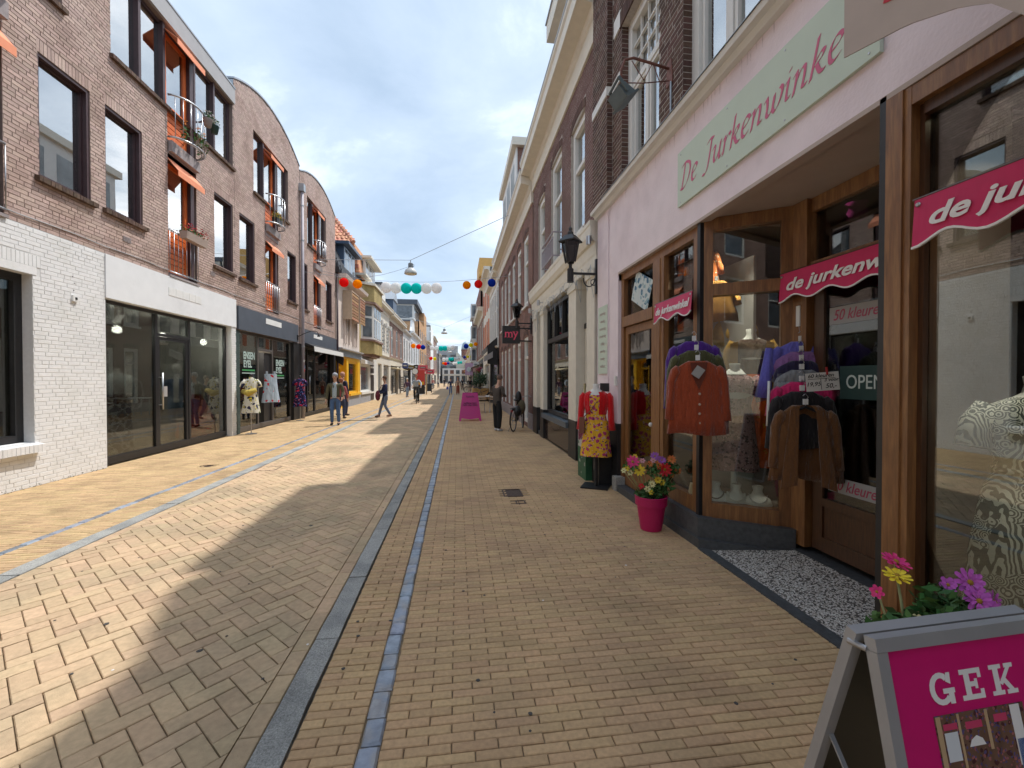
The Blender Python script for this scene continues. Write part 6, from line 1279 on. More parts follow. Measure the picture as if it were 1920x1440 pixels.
def string(Y, items, z, zl, zr, near):
    where = {0: 'nearest', 1: 'second', 2: 'third', 3: 'fourth'}[near]
    t = thing('lantern_cable', f'thin cable of the {where} lantern string across the street', 'cable', (-2, Y, z)); n = 30
    MB().tube([(XL + (XR - XL) * i / n, Y, zl + (zr - zl) * i / n - (.35 if near == 0 else .5) * sin(pi * i / n)) for i in range(n + 1)], .008 + .004 * near, 4).build('cable', M_ZINC, t)
    cnt = {}
    for k, X, r in items:
        if (k, r) not in LM: LM[(k, r)] = lantern_mesh(k, r)
        cnt[k] = cnt.get(k, 0) + 1; o = bpy.data.objects.new('paper_lantern', LM[(k, r)]); C.objects.link(o); u = (X - XL) / (XR - XL); zc = zl + (zr - zl) * u - (.35 if near == 0 else .5) * sin(pi * u) - r - .04; o.location = (X, Y, zc)
        tot = [q[0] for q in items].count(k); ordn = ['leftmost', 'second from left', 'third from left', 'fourth from left'][cnt[k] - 1] if tot > 1 else 'only'
        tag(o, f'{LC[k][0]} paper lantern, {ordn} {LC[k][0]} one on the {where} string', 'lantern', 'round paper lanterns strung over the street')
string(18.8, [('r', -4.75, .19), ('o', -4.2, .19), ('w', -3.01, .235), ('w', -2.6, .235), ('t', -2.17, .235), ('t', -1.74, .235), ('w', -1.31, .235), ('w', -.88, .235), ('o', .43, .18), ('r', .94, .18), ('b', 1.53, .18)], 5.9, 6.1, 6.2, 0)
string(47, [('o', -4.7, .26), ('r', -4.13, .26), ('b', -3.67, .26), ('w', -2.7, .26), ('w', -2.2, .26), ('t', -1.73, .28), ('t', -1.3, .28), ('w', -.9, .26), ('w', -.45, .26), ('b', 1.0, .28), ('y', 1.52, .24), ('o', 2.05, .22)], 5.6, 5.75, 5.75, 1)
string(67, [('r', -4.02, .27), ('y', -3.45, .26), ('w', -2.06, .27), ('w', -1.56, .27), ('t', -1.12, .28), ('t', -.7, .28), ('w', -.25, .27), ('w', .15, .27), ('b', 1.17, .22), ('y', 1.67, .22)], 5.2, 5.45, 5.45, 2)
string(92, [('o', -2.9, .26), ('r', -2.45, .35), ('b', -1.9, .25), ('w', -.7, .3), ('w', -.2, .3), ('t', .3, .3), ('t', .85, .3), ('w', 1.3, .28)], 5.2, 5.7, 5.7, 3)
def street_lamp(X, Y, z, r, label, zl, zr):
    t = thing('hanging_street_lamp', label, 'street lamp', (X, Y, z)); c = (X, Y, z)
    MB().lathe([(r * .95, -.02), (r, 0), (r * .97, .06), (r * .8, .17), (r * .45, .25), (r * .3, .27)], c, 20).build('shade', M_ZINC if False else mat('lamp_enamel', (.55, .56, .55), .4, var=.05), t, smooth=True); MB().lathe([(r * .86, -.03), (r * .86, .02)], c, 20).build('lens', mat('lamp_lens', (.6, .52, .35), .3), t)
    MB().lathe([(r * .36, .26), (r * .38, .3), (r * .38, .46), (r * .2, .5)], c, 12).build('gear_box', mat('lamp_grey', (.2, .22, .23), .5), t); mb = MB(); mb.tube([(X + .07, Y, z + .3), (X + .15, Y, z + .33), (X + .15, Y, z + .42), (X + .07, Y, z + .44)], .015, 6); mb.tube([(X, Y, z + .48), (X, Y, z + .62)], .02, 6); mb.build('hook', M_ZINC, t)
    k = thing('lamp_cable', 'steel span cable carrying ' + label.split(' over')[0].replace('large ', 'the large ').replace('small ', 'the small '), 'cable', (X, Y, z + .6)); mb = MB(); mb.tube([(XL, Y, zl), (X, Y, z + .62)], .011, 5); mb.tube([(X, Y, z + .62), (XR, Y - 4 if Y < 30 else Y, zr)], .011, 5); mb.build('wire', M_ZINC, k)
    if Y < 30: MB().tube([(X - .0, Y, z + .35)] + [(X - .0 - (X - XL) * u, Y, z + .35 + (zl - .4 - z - .35) * u - .45 * sin(pi * u)) for u in (.15, .3, .45, .6, .75, .9, 1)], .008, 5).build('supply_wire', M_ZINC, k)
street_lamp(-2.11, 20, 6.45, .29, 'large bowl shaped street lamp over the nearest lantern string', 6.95, 8.0)
street_lamp(-1.32, 45, 6.35, .33, 'small white bowl street lamp over the second lantern string', 8.3, 8.6)
street_lamp(-1.1, 66, 5.65, .36, 'distant bowl street lamp over the third lantern string', 7, 7.4)

# projecting shop signs farther along
SG = [(-1, 49, 3.1, .6, (.05, .08, .25), 'dark blue'), (-1, 55, 3.0, .7, (.5, .3, .05), 'ochre'), (-1, 62, 3.3, .6, (.02, .02, .02), 'black'), (-1, 69, 2.9, .8, (.6, .58, .5), 'cream'), (-1, 78, 3.2, .7, (.45, .04, .05), 'red'), (-1, 88, 3.0, .8, (.03, .15, .08), 'green'), (-1, 99, 3.3, .9, (.6, .4, .05), 'yellow'), (1, 42, 3.0, .55, (.55, .56, .55), 'pale grey'), (1, 51, 3.2, .6, (.4, .05, .08), 'wine red'), (1, 64, 3.1, .7, (.02, .03, .06), 'navy'), (1, 72, 3.4, .7, (.6, .6, .58), 'white'), (1, 84, 3.1, .8, (.5, .2, .04), 'orange brown')]
for sd, y, z, w, c, nm in SG:
    x = XL + .2 if sd < 0 else XR - .2 - w; t = thing('projecting_sign', f'{nm} projecting shop sign far along the {"left" if sd < 0 else "right"} facades', 'sign', (x, y, z), group='projecting shop signs far down the street')
    B(x, x + w, y, y + .08, z - .3, z + .3).build('board', mat('sign_' + nm.replace(' ', '_'), c, .6), t); B(x - .2 if sd < 0 else x + w, x if sd < 0 else x + w + .2, y + .02, y + .06, z + .2, z + .24).build('arm', M_ZINC, t); B(x + w * .2, x + w * .8, y - .01, y, z - .06, z + .08).build('pale_stroke', M_CASE if sum(c) < 1 else M_BLACK, t)
for sd, y, L_, c in ((-1, 53, 5, 0), (-1, 76, 6, 1), (-1, 92, 7, 0), (1, 39, 5, 1), (1, 76, 7, 0)):
    xf = XL if sd < 0 else XR; s = -sd; t = thing('shop_awning', ('grey' if c else 'dark') + f' sloping shop awning {int(y)} m down the {"left" if sd < 0 else "right"} side' if False else ('pale' if c else 'dark') + (' sloping canvas awning far down the left side' if sd < 0 else ' sloping canvas awning far down the right side') + {53: ' at the narrow white house', 76: ' under the orange brick block', 92: ' under the red brick house', 39: '', }.get(y, ''), 'awning', (xf, y, 3))
    MB().prism([(xf, y, 3.1), (xf + s * 1.1, y, 2.65), (xf + s * 1.1, y, 2.45), (xf + s * 1.08, y, 2.45), (xf + s * 1.08, y, 2.62), (xf, y, 3.05)], (0, L_, 0)).build('canvas', mat('pale_canvas2', (.55, .52, .45), .9) if c else M_BLACK, t)
# ================================================================= clothes, mannequins, flowers
def TR(x, y, z, rz=0, s=1.): return Matrix.Translation((x, y, z)) @ Matrix.Rotation(rz, 4, 'Z') @ Matrix.Scale(s, 4)
def rings(T, prof, n=44, fold=0., nf=9, ph=0., k0=0, cap=True, gap=None):
    """cloth or body form: elliptical rings (z, half width, half depth, x shift, y shift), folds growing towards the hem"""
    mb = MB(); mb.T = T; R_ = []; L_ = len(prof)
    for i, p in enumerate(prof):
        z, hw, hd = p[:3]; xo = p[3] if len(p) > 3 else 0; yo = p[4] if len(p) > 4 else 0; f = fold * max(0, (i - k0) / max(1, L_ - 1 - k0)); r = []
        for k in range(n):
            a = 2 * pi * k / n; q = 1 + f * sin(nf * a + ph + i * .15) + f * .5 * sin((nf * 2 + 1) * a + ph * 2 - i * .3) + f * .3 * sin((nf * 3 + 2) * a + ph * 3 + i * .6); r.append(mb.pt((xo + hw * cos(a) * q, yo + hd * sin(a) * q, z + f * .12 * sin(3 * a + ph) * (i == L_ - 1))))
        R_.append(r)
    for A_, B_ in zip(R_, R_[1:]):
        for k in range(n):
            a = 2 * pi * (k + .5) / n
            if gap and gap[0] < a < gap[1]: continue
            mb.face((A_[k], A_[(k + 1) % n], B_[(k + 1) % n], B_[k]))
    if cap: mb.face(R_[0])
    return mb
def hanger(T, parent, m=None, w=.2):
    mb = MB(); mb.T = T; mb.tube([(-w, 0, -.09), (-w * .6, 0, -.04), (0, 0, .0), (w * .6, 0, -.04), (w, 0, -.09)], .012, 6); mb.build('hanger', m or M_BLACK, parent, smooth=True)
    mb = MB(); mb.T = T; mb.tube([(0, 0, 0), (0, 0, .05), (.02, 0, .08), (.0, 0, .11), (-.02, 0, .09)], .0035, 5); mb.build('hanger_hook', M_STEEL, parent, smooth=True); mb = MB(); mb.T = T; mb.box(-.016, .016, -.012, .012, .02, .065); mb.build('hanger_clip', M_WHITE, parent)
def knit(n, c, v=.12): return mat(n, c, .95, var=v, vs=90, bump=.5, bs=160, sheen=.4, spec=.1, wr=1.)
def hung_top(name, label, cat, T, m, w=.2, hem=.24, L_=.55, sl=.45, flare=.06, group=None, neck=.07, vneck=0., fold=.05, tie=None, sleeves=True, open_=False):
    p = T.to_translation(); t = thing(name, label, cat, p, group=group)
    pr = [(0.012, neck, .022), (0, neck + .02, .026), (-.026, w * .70, .032), (-.058, w * .91, .036), (-.11, w * 1.0, .042), (-.2, w * .97, .052), (-L_ * .55, w * .98, .056), (-L_ * .8, hem * .96, .06), (-L_, hem, .064)]
    g = rings(T, pr, fold=fold * 1.7, nf=5 + int(R.random() * 3), ph=R.random() * 6, k0=2, cap=False, gap=(pi * 1.5 - .42, pi * 1.5 + .42) if open_ else None); b = g.build('body', m, t, smooth=True); so_ = b.modifiers.new('s', 'SOLIDIFY'); so_.thickness = .004
    if sleeves:
        for s in (-1, 1):
            mb = MB(); mb.T = T; mb.tube([(s * w * .78, 0, -.04), (s * (w - .02), .0, -.075), (s * (w + .01), .008, -.17), (s * (w + .022), .0, -sl * .7), (s * (w + .03), -.005, -sl)], [.03, .045, .042, .038, .042], 12); mb.build('sleeve', m, t, smooth=True)
    hanger(T @ Matrix.Translation((0, 0, .0)), t, w=w * .8); return t
M_RUST_K = knit('rust_knit', (.30, .055, .02)); M_OLIVE = knit('olive_knit', (.075, .075, .03)); M_PURP = knit('purple_knit', (.08, .02, .22)); M_BROWNK = knit('brown_knit', (.16, .07, .025))
GC = 'tops hanging in a chain at the shop corner'
T1 = TR(2.20, 3.72, 1.955, -.35); hung_top('hanging_sweater', 'purple long sleeved knit top, rearmost of three hanging at the corner post', 'sweater', T1, M_PURP, L_=.45, sl=.62, group=GC)
T1 = TR(2.14, 3.58, 1.86, -.35); hung_top('hanging_sweater', 'dark olive knit top hanging between the purple and the rust cardigan', 'sweater', T1, M_OLIVE, L_=.5, sl=.5, group=GC)
T1 = TR(2.075, 3.45, 1.76, -.35); rc = hung_top('hanging_cardigan', 'rust red buttoned cardigan hanging in front at the corner post', 'cardigan', T1, M_RUST_K, w=.2, hem=.235, L_=.62, sl=.5, group=GC, neck=.075)
mb = MB(); mb.T = T1
for z in (-.27, -.36, -.44, -.52): mb.lathe([(.012, 0), (.013, .004), (.004, .006)], (0, 0, 0), 10) if 0 else mb.ball((.005, -.066, z), .011, 8, 5, (1, .5, 1))
mb.build('buttons', mat('shell_button', (.5, .38, .3), .3), rc)
mb = MB(); mb.T = T1; mb.prism([(-.006, -.062, -.24), (.008, -.062, -.24), (.01, -.07, -.61), (-.004, -.07, -.61)], (0, .004, 0)); mb.build('front_edge', M_RUST_K, rc)
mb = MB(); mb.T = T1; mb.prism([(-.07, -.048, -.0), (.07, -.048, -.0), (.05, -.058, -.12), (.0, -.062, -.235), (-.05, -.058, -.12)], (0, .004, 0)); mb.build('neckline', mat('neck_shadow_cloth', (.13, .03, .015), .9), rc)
mb = MB(); mb.T = T1 @ Matrix.Rotation(.6, 4, 'Y'); mb.box(.0, .075, -.08, -.077, -.12, -.03); mb.build('price_tag', M_PAPER, rc)
# chained cluster at the door
GD = 'tops hanging in a chain beside the entrance door'
cl = [('periwinkle blue sheer bolero, topmost of the chain beside the door', (.13, .12, .50), 1.93, 3.36, 2.985, .26), ('mauve sheer bolero hanging second in the chain beside the door', (.26, .12, .33), 1.84, 3.33, 2.96, .2), ('dark navy bolero hanging third in the chain beside the door', (.012, .008, .045), 1.76, 3.30, 2.935, .18), ('grey and white edged bolero hanging mid chain beside the door', (.22, .23, .24), 1.68, 3.26, 2.905, .16), ('hot pink bolero with white cords hanging low in the chain', (.62, .01, .13), 1.58, 3.22, 2.87, .26), ('black bolero hanging just above the brown cardigan', (.01, .008, .01), 1.50, 3.18, 2.84, .45)]
for i, (l, c, z, y, x, L_) in enumerate(cl):
    T1 = TR(x, y, z, -.38); o = hung_top('hanging_bolero', l, 'bolero', T1, mat('bolero_' + l.split()[0] + l.split()[1], c, .85, var=.12, vs=60, sheen=.3, wr=1.), w=.205, hem=.21, L_=L_, sl=L_ + .02, group=GD, neck=.075, sleeves=L_ > .25 or i == 0)
    if i == 0:
        mb = MB(); mb.T = T1; mb.tube([(-.25, -.01, -.04), (-.28, -.02, -.3), (-.3, -.02, -.48)], [.03, .05, .07], 12); mb.build('draped_sleeve', MATS['bolero_periwinkleblue'], o, smooth=True); mb = MB(); mb.T = T1; leaves(mb, (-.2, -.06, -.52), .05, 30, .035); mb.build('bow', MATS['bolero_mauvesheer'] if 'bolero_mauvesheer' in MATS else M_PINKW, o)
    if i == 4:
        for s in (-1, 1): q = MB(); q.T = T1; q.tube([(s * .25, -.02, .02), (s * .262, -.04, -.2), (s * .27, -.05, -.36)], .011, 8); q.build('white_cord', M_WHITE, o, smooth=True)
T1 = TR(2.80, 3.1, 1.39, -.38); o = hung_top('hanging_cardigan', 'brown open waterfall cardigan, lowest and frontmost beside the door', 'cardigan', T1, M_BROWNK, w=.2, hem=.245, L_=.60, sl=.5, group=GD, neck=.09, open_=True, fold=.09)
for s in (-1, 1): q = MB(); q.T = T1; q.prism([(s * .12, -.045, -.02), (s * .06, -.05, -.02), (s * .085, -.09, -.62), (s * .2, -.08, -.66)], (0, .006, 0)); q.build('front_panel', M_BROWNK, o)
t = thing('price_card', 'white handwritten card reading 60 kleuren 19.95 3 voor 50 clipped on the chained tops', 'price card', (2.9, 3.05, 1.6)); T1 = TR(2.875, 3.02, 1.60, -.38) @ Matrix.Rotation(-.09, 4, 'Y')
mb = MB(); mb.T = T1; mb.box(-.115, .115, 0, .003, -.075, .07); mb.build('card', mat('white_card', (.7, .69, .66), .7), t); M_INK = mat('black_ink', (.02, .02, .02), .8); fm = T1 @ Matrix.Rotation(pi / 2, 4, 'X')
for tx, x, z, s in (('60 kleuren', -.01, .045, .042), ("19,95", -.065, -.02, .046), ('3 voor', .06, .008, .036), ('50,-', .055, -.04, .05)): text(tx, s, 'lettering', M_INK, t, fm @ Matrix.Translation((x, z, .001)), .25, .0004, .0006)
mb = MB(); mb.T = T1; mb.box(-.1, .09, -.002, 0, .02, .023); mb.box(-.012, -.009, -.002, 0, -.065, .02); mb.build('ruled_lines', M_INK, t); mb = MB(); mb.T = T1; mb.box(.03, .04, -.012, .006, .05, .11); mb.build('peg', mat('red_peg', (.4, .03, .03)), t)
mb = MB(); mb.tube([(2.985, 3.4, 2.3), (2.98, 3.38, 2.1), (2.985, 3.36, 1.98)], .004, 5); t = thing('hanging_hook', 'steel hook and pale wooden peg holding the chain of tops beside the door', 'hook', (2.985, 3.4, 2.2)); mb.build('hook', M_STEEL, t); B(2.97, 2.999, 3.36, 3.40, 2.08, 2.26).build('peg', M_CASE, t)
# mannequins
M_MANN = mat('mannequin_white', (.72, .71, .68), .4, var=.02); M_NECK = M_MANN
def form(T, parent, m=None, neck=True, name='body_form', arms=False):
    pr = [(.115, .045, .045), (.11, .052, .05), (.07, .045, .048), (.03, .055, .055), (0, .1, .062), (-.03, .165, .075), (-.07, .185, .085), (-.14, .18, .1), (-.2, .17, .11), (-.3, .135, .085), (-.36, .125, .08), (-.45, .165, .1), (-.52, .175, .105), (-.6, .16, .1)]
    return rings(T, pr).build(name, m or M_MANN, parent, smooth=True)
# red cardigan mannequin outside
t = thing('dressed_mannequin', 'headless white mannequin in red cardigan and yellow floral dress on a black square stand', 'mannequin', (2.06, 6.12, 0)); T1 = TR(2.06, 6.12, 1.43, -.42)
form(T1, t); M_YFL = print_mat('yellow_floral', [(.45, .05, .17), (.06, .03, .10), (.6, .4, .45)], 14, (.74, .42, .035), thr=.38, thr2=.24)
rings(T1, [(-.05, .15, .083), (-.12, .178, .105), (-.2, .172, .113), (-.3, .14, .09), (-.4, .155, .1), (-.5, .185, .12), (-.7, .2, .135), (-.85, .215, .15), (-.96, .225, .16)], fold=.04, nf=6, k0=4, cap=False).build('dress', M_YFL, t, smooth=True)
M_REDC = knit('red_cardigan_cloth', (.60, .008, .012), .05); rings(T1, [(.012, .085, .055, 0, .012), (-.015, .145, .075), (-.05, .19, .09), (-.12, .2, .112), (-.2, .19, .12), (-.29, .16, .1), (-.34, .155, .098)], cap=False, gap=(4.3, 5.1), n=40).build('cardigan', M_REDC, t, smooth=True)
for s in (-1, 1): q = MB(); q.T = T1; q.tube([(s * .165, 0, -.035), (s * .2, 0, -.09), (s * .215, -.01, -.25), (s * .225, -.03, -.42), (s * .235, -.03, -.57)], [.045, .055, .048, .045, .055], 12); q.build('sleeve', M_REDC, t, smooth=True)
q = MB(); q.T = T1; q.tube([(.1, -.04, .02), (.03, -.1, -.14), (-.06, -.125, -.27), (-.17, -.1, -.38)], .007, 6); q.build('bag_strap', mat('tan_leather', (.2, .07, .04), .5), t); q = MB(); q.T = T1; q.box(-.235, -.16, -.12, -.07, -.62, -.38); q.build('crossbody_bag', mat('tan_leather', (.2, .07, .04)), t)
MB().tube([(2.06, 6.12, .02), (2.06, 6.12, .9)], .028, 10).build('pole', M_BLACK, t); q = MB(); q.T = TR(2.06, 6.12, 0, -.5); q.box(-.2, .2, -.17, .17, .003, .022); q.build('stand_base', M_BLACK, t)
# graffiti cabinet
t = thing('utility_cabinet', 'green and white graffitied cabinet standing behind the red dressed mannequin', 'utility box', (2.18, 6.75, 0)); B(2.02, 2.33, 6.5, 6.93, 0, .5).build('lower_body', mat('green_box_paint', (.02, .11, .05), .5, var=.3, vs=6, col2=(.5, .5, .48), mixs=5, mixp=(.62, .64)), t); B(2.02, 2.33, 6.5, 6.93, .5, .98).build('upper_body', mat('graffiti_white', (.5, .5, .48), .6, col2=(.02, .1, .05), mixs=6, mixp=(.6, .63)), t)
q = MB(); q.prism([(2.01, 6.94, .98), (2.01, 6.49, .98), (2.33, 6.49, 1.02), (2.33, 6.94, 1.02)], (0, 0, .04)); q.build('lid', M_CASE, t); q = MB()
for k in range(9): q.tube([(2.016, 6.55 + k * .04, .62 + .1 * R.random()), (2.016, 6.57 + k * .04, .7 + .1 * R.random()), (2.016, 6.6 + k * .035, .6 + .1 * R.random())], .005, 4)
q.build('graffiti_tag', mat('graffiti_red', (.25, .05, .1)), t)
t = thing('black_cabinet', 'low black box with pale label beside the black pillar base', 'box', (2.2, 6.3, 0)); B(2.12, 2.32, 6.0 + .16, 6.48, 0, .62).build('body', M_BLACK, t); B(2.112, 2.12, 6.25, 6.38, .2, .36).build('label', M_CONC, t)
t = thing('stone_block', 'small rough grey stone block at the foot of the wooden door jamb', 'stone', (2.3, 5.92, 0)); B(2.26, 2.4, 5.84, 5.98, 0, .2).build('block', M_GRAN, t)
# dark solar sign behind mannequin neck
t = thing('dark_panel', 'small dark tilted panel behind the neck of the red dressed mannequin', 'panel', (2.25, 6.4, 1.5)); q = MB(); q.T = TR(2.22, 6.35, 1.46, -.4); q.box(-.02, .14, .0, .015, -.04, .09); q.build('panel', M_BLACK, t)
# window display mannequins
t = thing('dressed_mannequin', 'mannequin in brown top, orange skirt and ochre cardigan behind the angled window', 'mannequin', (3.1, 4.15, .38)); T1 = TR(3.08, 4.12, 2.03, -.55); form(T1, t)
rings(T1, [(.005, .1, .066), (-.03, .172, .083), (-.07, .195, .095), (-.15, .19, .112), (-.3, .148, .1), (-.4, .15, .1)], cap=False).build('top', knit('dark_brown_top', (.07, .04, .025)), t, smooth=True)
rings(T1, [(-.34, .14, .095), (-.45, .18, .12), (-.8, .2, .14), (-1.1, .21, .16), (-1.32, .22, .17)], fold=.05, nf=7, cap=False).build('skirt', print_mat('orange_skirt', [(.35, .07, .01), (.5, .22, .02)], 12, (.58, .10, .01), thr=.3, thr2=.2), t, smooth=True)
for s in (-1, 1): q = MB(); q.T = T1; q.tube([(s * .16, 0, -.02), (s * .21, .0, -.12), (s * .23, -.0, -.4), (s * .22, -.05, -.6)], [.05, .055, .05, .05], 12); q.build('cardigan_sleeve', mat('ochre_knit', (.30, .16, .02), .95, var=.2, vs=60), t, smooth=True)
for s in (-1, 1): q = MB(); q.T = T1; q.prism([(s * .13, -.1, -.02), (s * .2, -.08, -.04), (s * .24, -.1, -1.0), (s * .13, -.13, -1.0)], (0, .012, 0)); q.build('cardigan_front', mat('ochre_knit', (.3, .16, .02)), t)
q = MB(); q.T = T1; q.tube([(-.22, -.06, -.6), (-.22, -.1, -.7), (-.21, -.13, -.78)], [.03, .028, .015], 8); [q.tube([(-.21 + k * .012, -.13, -.76), (-.215 + k * .016, -.15, -.83), (-.21 + k * .014, -.155, -.87)], [.008, .007, .004], 6) for k in (-1.5, -.5, .5, 1.5)]; q.tube([(-.19, -.12, -.72), (-.17, -.15, -.77)], [.009, .005], 6); q.build('hand', M_MANN, t, smooth=True)
MB().tube([(3.08, 4.12, .38), (3.08, 4.12, 1.5)], .02, 8).build('pole', M_WHITE, t)
t = thing('dressed_mannequin', 'mannequin in pink and brown speckled floral dress with white collar behind the angled window', 'mannequin', (2.78, 3.9, .38)); T1 = TR(2.76, 3.93, 1.66, -.5); form(T1, t)
rings(T1, [(.0, .1, .066), (-.03, .168, .08), (-.07, .2, .09), (-.15, .19, .108), (-.3, .145, .095), (-.45, .175, .11), (-.7, .2, .13), (-.95, .22, .15)], fold=.05, nf=6, k0=4, cap=False).build('dress', print_mat('speckled_floral', [(.12, .07, .07), (.65, .45, .42), (.3, .12, .12)], 26, (.42, .24, .25), thr=.35, thr2=.24), t, smooth=True)
for s in (-1, 1): q = MB(); q.T = T1; q.tube([(s * .16, 0, -.03), (s * .23, 0, -.12), (s * .27, -.01, -.25)], [.05, .07, .085], 12); q.build('sleeve', MATS['speckled_floral'], t, smooth=True)
q = MB(); q.T = T1; q.lathe([(.055, .06), (.1, .005), (.105, 0)], (0, 0, 0), 16, 1, .7); q.build('collar', M_WHITE, t, smooth=True); MB().tube([(2.76, 3.93, .38), (2.76, 3.93, 1.1)], .03, 8).build('pole', M_WHITE, t)
t = thing('sun_hat', 'large ochre yellow sun hat hanging behind the brown topped mannequin', 'hat', (3.2, 4.5, 2.15)); q = MB(); q.T = TR(3.16, 4.5, 2.12, -.6) @ Matrix.Rotation(pi / 2 - .2, 4, 'X'); q.lathe([(.24, 0), (.1, .03), (.09, .1), (.03, .12)], (0, 0, 0), 24); q.build('brim', mat('ochre_straw', (.42, .24, .03), .8, var=.15, vs=40), t, smooth=True)
for i, (x, y, l) in enumerate(((2.56, 3.93, 'leftmost white necklace bust with dark beads low in the angled window'), (2.71, 3.83, 'middle white necklace bust with pale band low in the angled window'), (2.86, 3.72, 'rightmost white necklace bust with silver rings low in the angled window'))):
    t = thing('necklace_bust', l, 'jewellery bust', (x, y, .38), group='white necklace busts in the shop window'); T1 = TR(x, y, .385, -.55, 1.22)
    rings(T1, [(.17, .035, .032), (.165, .04, .036), (.13, .032, .03, 0, .0), (.1, .045, .038), (.075, .085, .05, 0, -.01), (.03, .1, .06, 0, -.02), (0, .075, .05, 0, -.02), (-.0, .001, .001)]).build('bust', M_MANN, t, smooth=True)
    q = MB(); q.T = T1; n = 18; pts = [(.062 * cos(a), -.028 - .045 * abs(sin(a)) , .105 - .055 * sin(a)) for a in [pi * k / n for k in range(n + 1)]]
    if i == 1: q.tube(pts, .007, 6)
    else: [q.ball(p, .0065 if i == 0 else .005, 6, 4) for p in pts]
    q.build('necklace', (mat('dark_beads', (.1, .1, .1), .3), M_CASE, M_STEEL)[i], t, smooth=True)
t = thing('handbag', 'cream handbag with tall round handles on the display floor by the corner post', 'handbag', (2.48, 4.12, .38)); T1 = TR(2.5, 4.1, .38, -.4); q = MB(); q.T = T1; q.prism([(-.12, -.04, 0), (.12, -.04, 0), (.09, -.03, .15), (-.09, -.03, .15)], (0, .08, 0)); q.build('bag_body', mat('cream_leather', (.45, .38, .22), .5), t)
for d in (-.02, .02): q = MB(); q.T = T1; q.tube([(-.06, d, .14), (-.055, d, .25), (0, d, .32), (.055, d, .25), (.06, d, .14)], .007, 6); q.build('handle', M_CASE, t, smooth=True)
t = thing('white_sandals', 'pair of white strappy shoes behind the lower pane left of the corner post', 'shoes', (2.52, 4.4, .38)); q = MB(); q.tube([(2.48, 4.3, .42), (2.5, 4.42, .5), (2.52, 4.55, .56)], [.02, .015, .02], 8); q.tube([(2.5, 4.2, .4), (2.5, 4.22, .5), (2.5, 4.24, .62)], [.03, .045, .02], 8); q.build('shoe', M_MANN, t, smooth=True)
def flat_garment(name, label, x, y, z, w, L_, m, rz=-.4, cat='blouse', group=None): t = hung_top(name, label, cat, TR(x, y, z, rz), m, w=w, hem=w * 1.2, L_=L_, sl=L_ * .6, group=group); return t
M_PEACH = print_mat('peach_print', [(.6, .2, .08), (.5, .35, .25)], 18, (.62, .42, .26), thr=.25, thr2=.2)
flat_garment('hanging_blouse', 'peach printed blouse hung high behind the narrow window, left one', 2.62, 4.62, 2.95, .14, .5, M_PEACH, group='blouses hung high in the window'); flat_garment('hanging_blouse', 'orange checked blouse hung high behind the narrow window, right one', 2.62, 4.25, 3.0, .13, .45, print_mat('orange_check', [(.6, .45, .3)], 30, (.55, .16, .04), thr=.25), group='blouses hung high in the window')
flat_garment('hanging_dress', 'patterned pink and orange dress hanging behind the glass of the left wooden door', 2.68, 5.25, 1.75, .13, 1.1, print_mat('pink_orange_print', [(.55, .16, .05), (.16, .1, .1)], 20, (.42, .22, .24), thr=.3, thr2=.28), cat='dress')
flat_garment('hanging_blouse', 'ochre yellow top hanging behind the upper angled pane', 2.68, 4.12, 2.62, .17, .4, mat('ochre_cloth', (.42, .2, .03), .9, var=.1, vs=20), cat='top')
t = thing('pink_ornament', 'small pink paper crown hanging over the entrance door', 'ornament', (3.12, 3.0, 2.9)); q = MB(); q.T = TR(3.14, 3.0, 2.88); q.lathe([(.06, 0), (.075, .05), (.06, .1), (.08, .13)], (0, 0, 0), 8); q.build('crown', mat('neon_pink', (.7, .1, .45)), t)
# big patterned dress in the right window
def leafprint():
    m = bpy.data.materials.new('leaf_line_print'); m.use_nodes = True; t = m.node_tree; L = t.links.new; b = t.nodes['Principled BSDF']; b.inputs['Roughness'].default_value = .85
    g = N(t, 'ShaderNodeNewGeometry'); v = N(t, 'ShaderNodeTexVoronoi'); v.inputs['Scale'].default_value = 24; L(g.outputs['Position'], v.inputs['Vector'])
    s = N(t, 'ShaderNodeMath', operation='MULTIPLY', i_1=30); L(v.outputs['Distance'], s.inputs[0]); si = N(t, 'ShaderNodeMath', operation='SINE'); L(s.outputs[0], si.inputs[0])
    w = N(t, 'ShaderNodeTexWave'); w.inputs['Scale'].default_value = 26; w.inputs['Distortion'].default_value = 6; w.inputs['Detail'].default_value = 1; w.inputs['Detail Scale'].default_value = .6; L(g.outputs['Position'], w.inputs['Vector'])
    n = N(t, 'ShaderNodeTexNoise'); n.inputs['Scale'].default_value = 5; L(g.outputs['Position'], n.inputs['Vector']); sel = N(t, 'ShaderNodeMath', operation='GREATER_THAN', i_1=.5); L(n.outputs[0], sel.inputs[0])
    a = N(t, 'ShaderNodeMath', operation='GREATER_THAN', i_1=.1); L(si.outputs[0], a.inputs[0]); c = N(t, 'ShaderNodeMath', operation='GREATER_THAN', i_1=.5); L(w.outputs['Fac'], c.inputs[0])
    mx = N(t, 'ShaderNodeMix'); L(sel.outputs[0], mx.inputs[0]); L(a.outputs[0], mx.inputs[2]); L(c.outputs[0], mx.inputs[3]); m2 = N(t, 'ShaderNodeMix', data_type='RGBA'); L(mx.outputs[0], m2.inputs[0]); m2.inputs[6].default_value = (.045, .06, .05, 1); m2.inputs[7].default_value = (.66, .65, .58, 1); L(m2.outputs[2], b.inputs['Base Color']); MATS['leaf_line_print'] = m; return m
LP = leafprint()
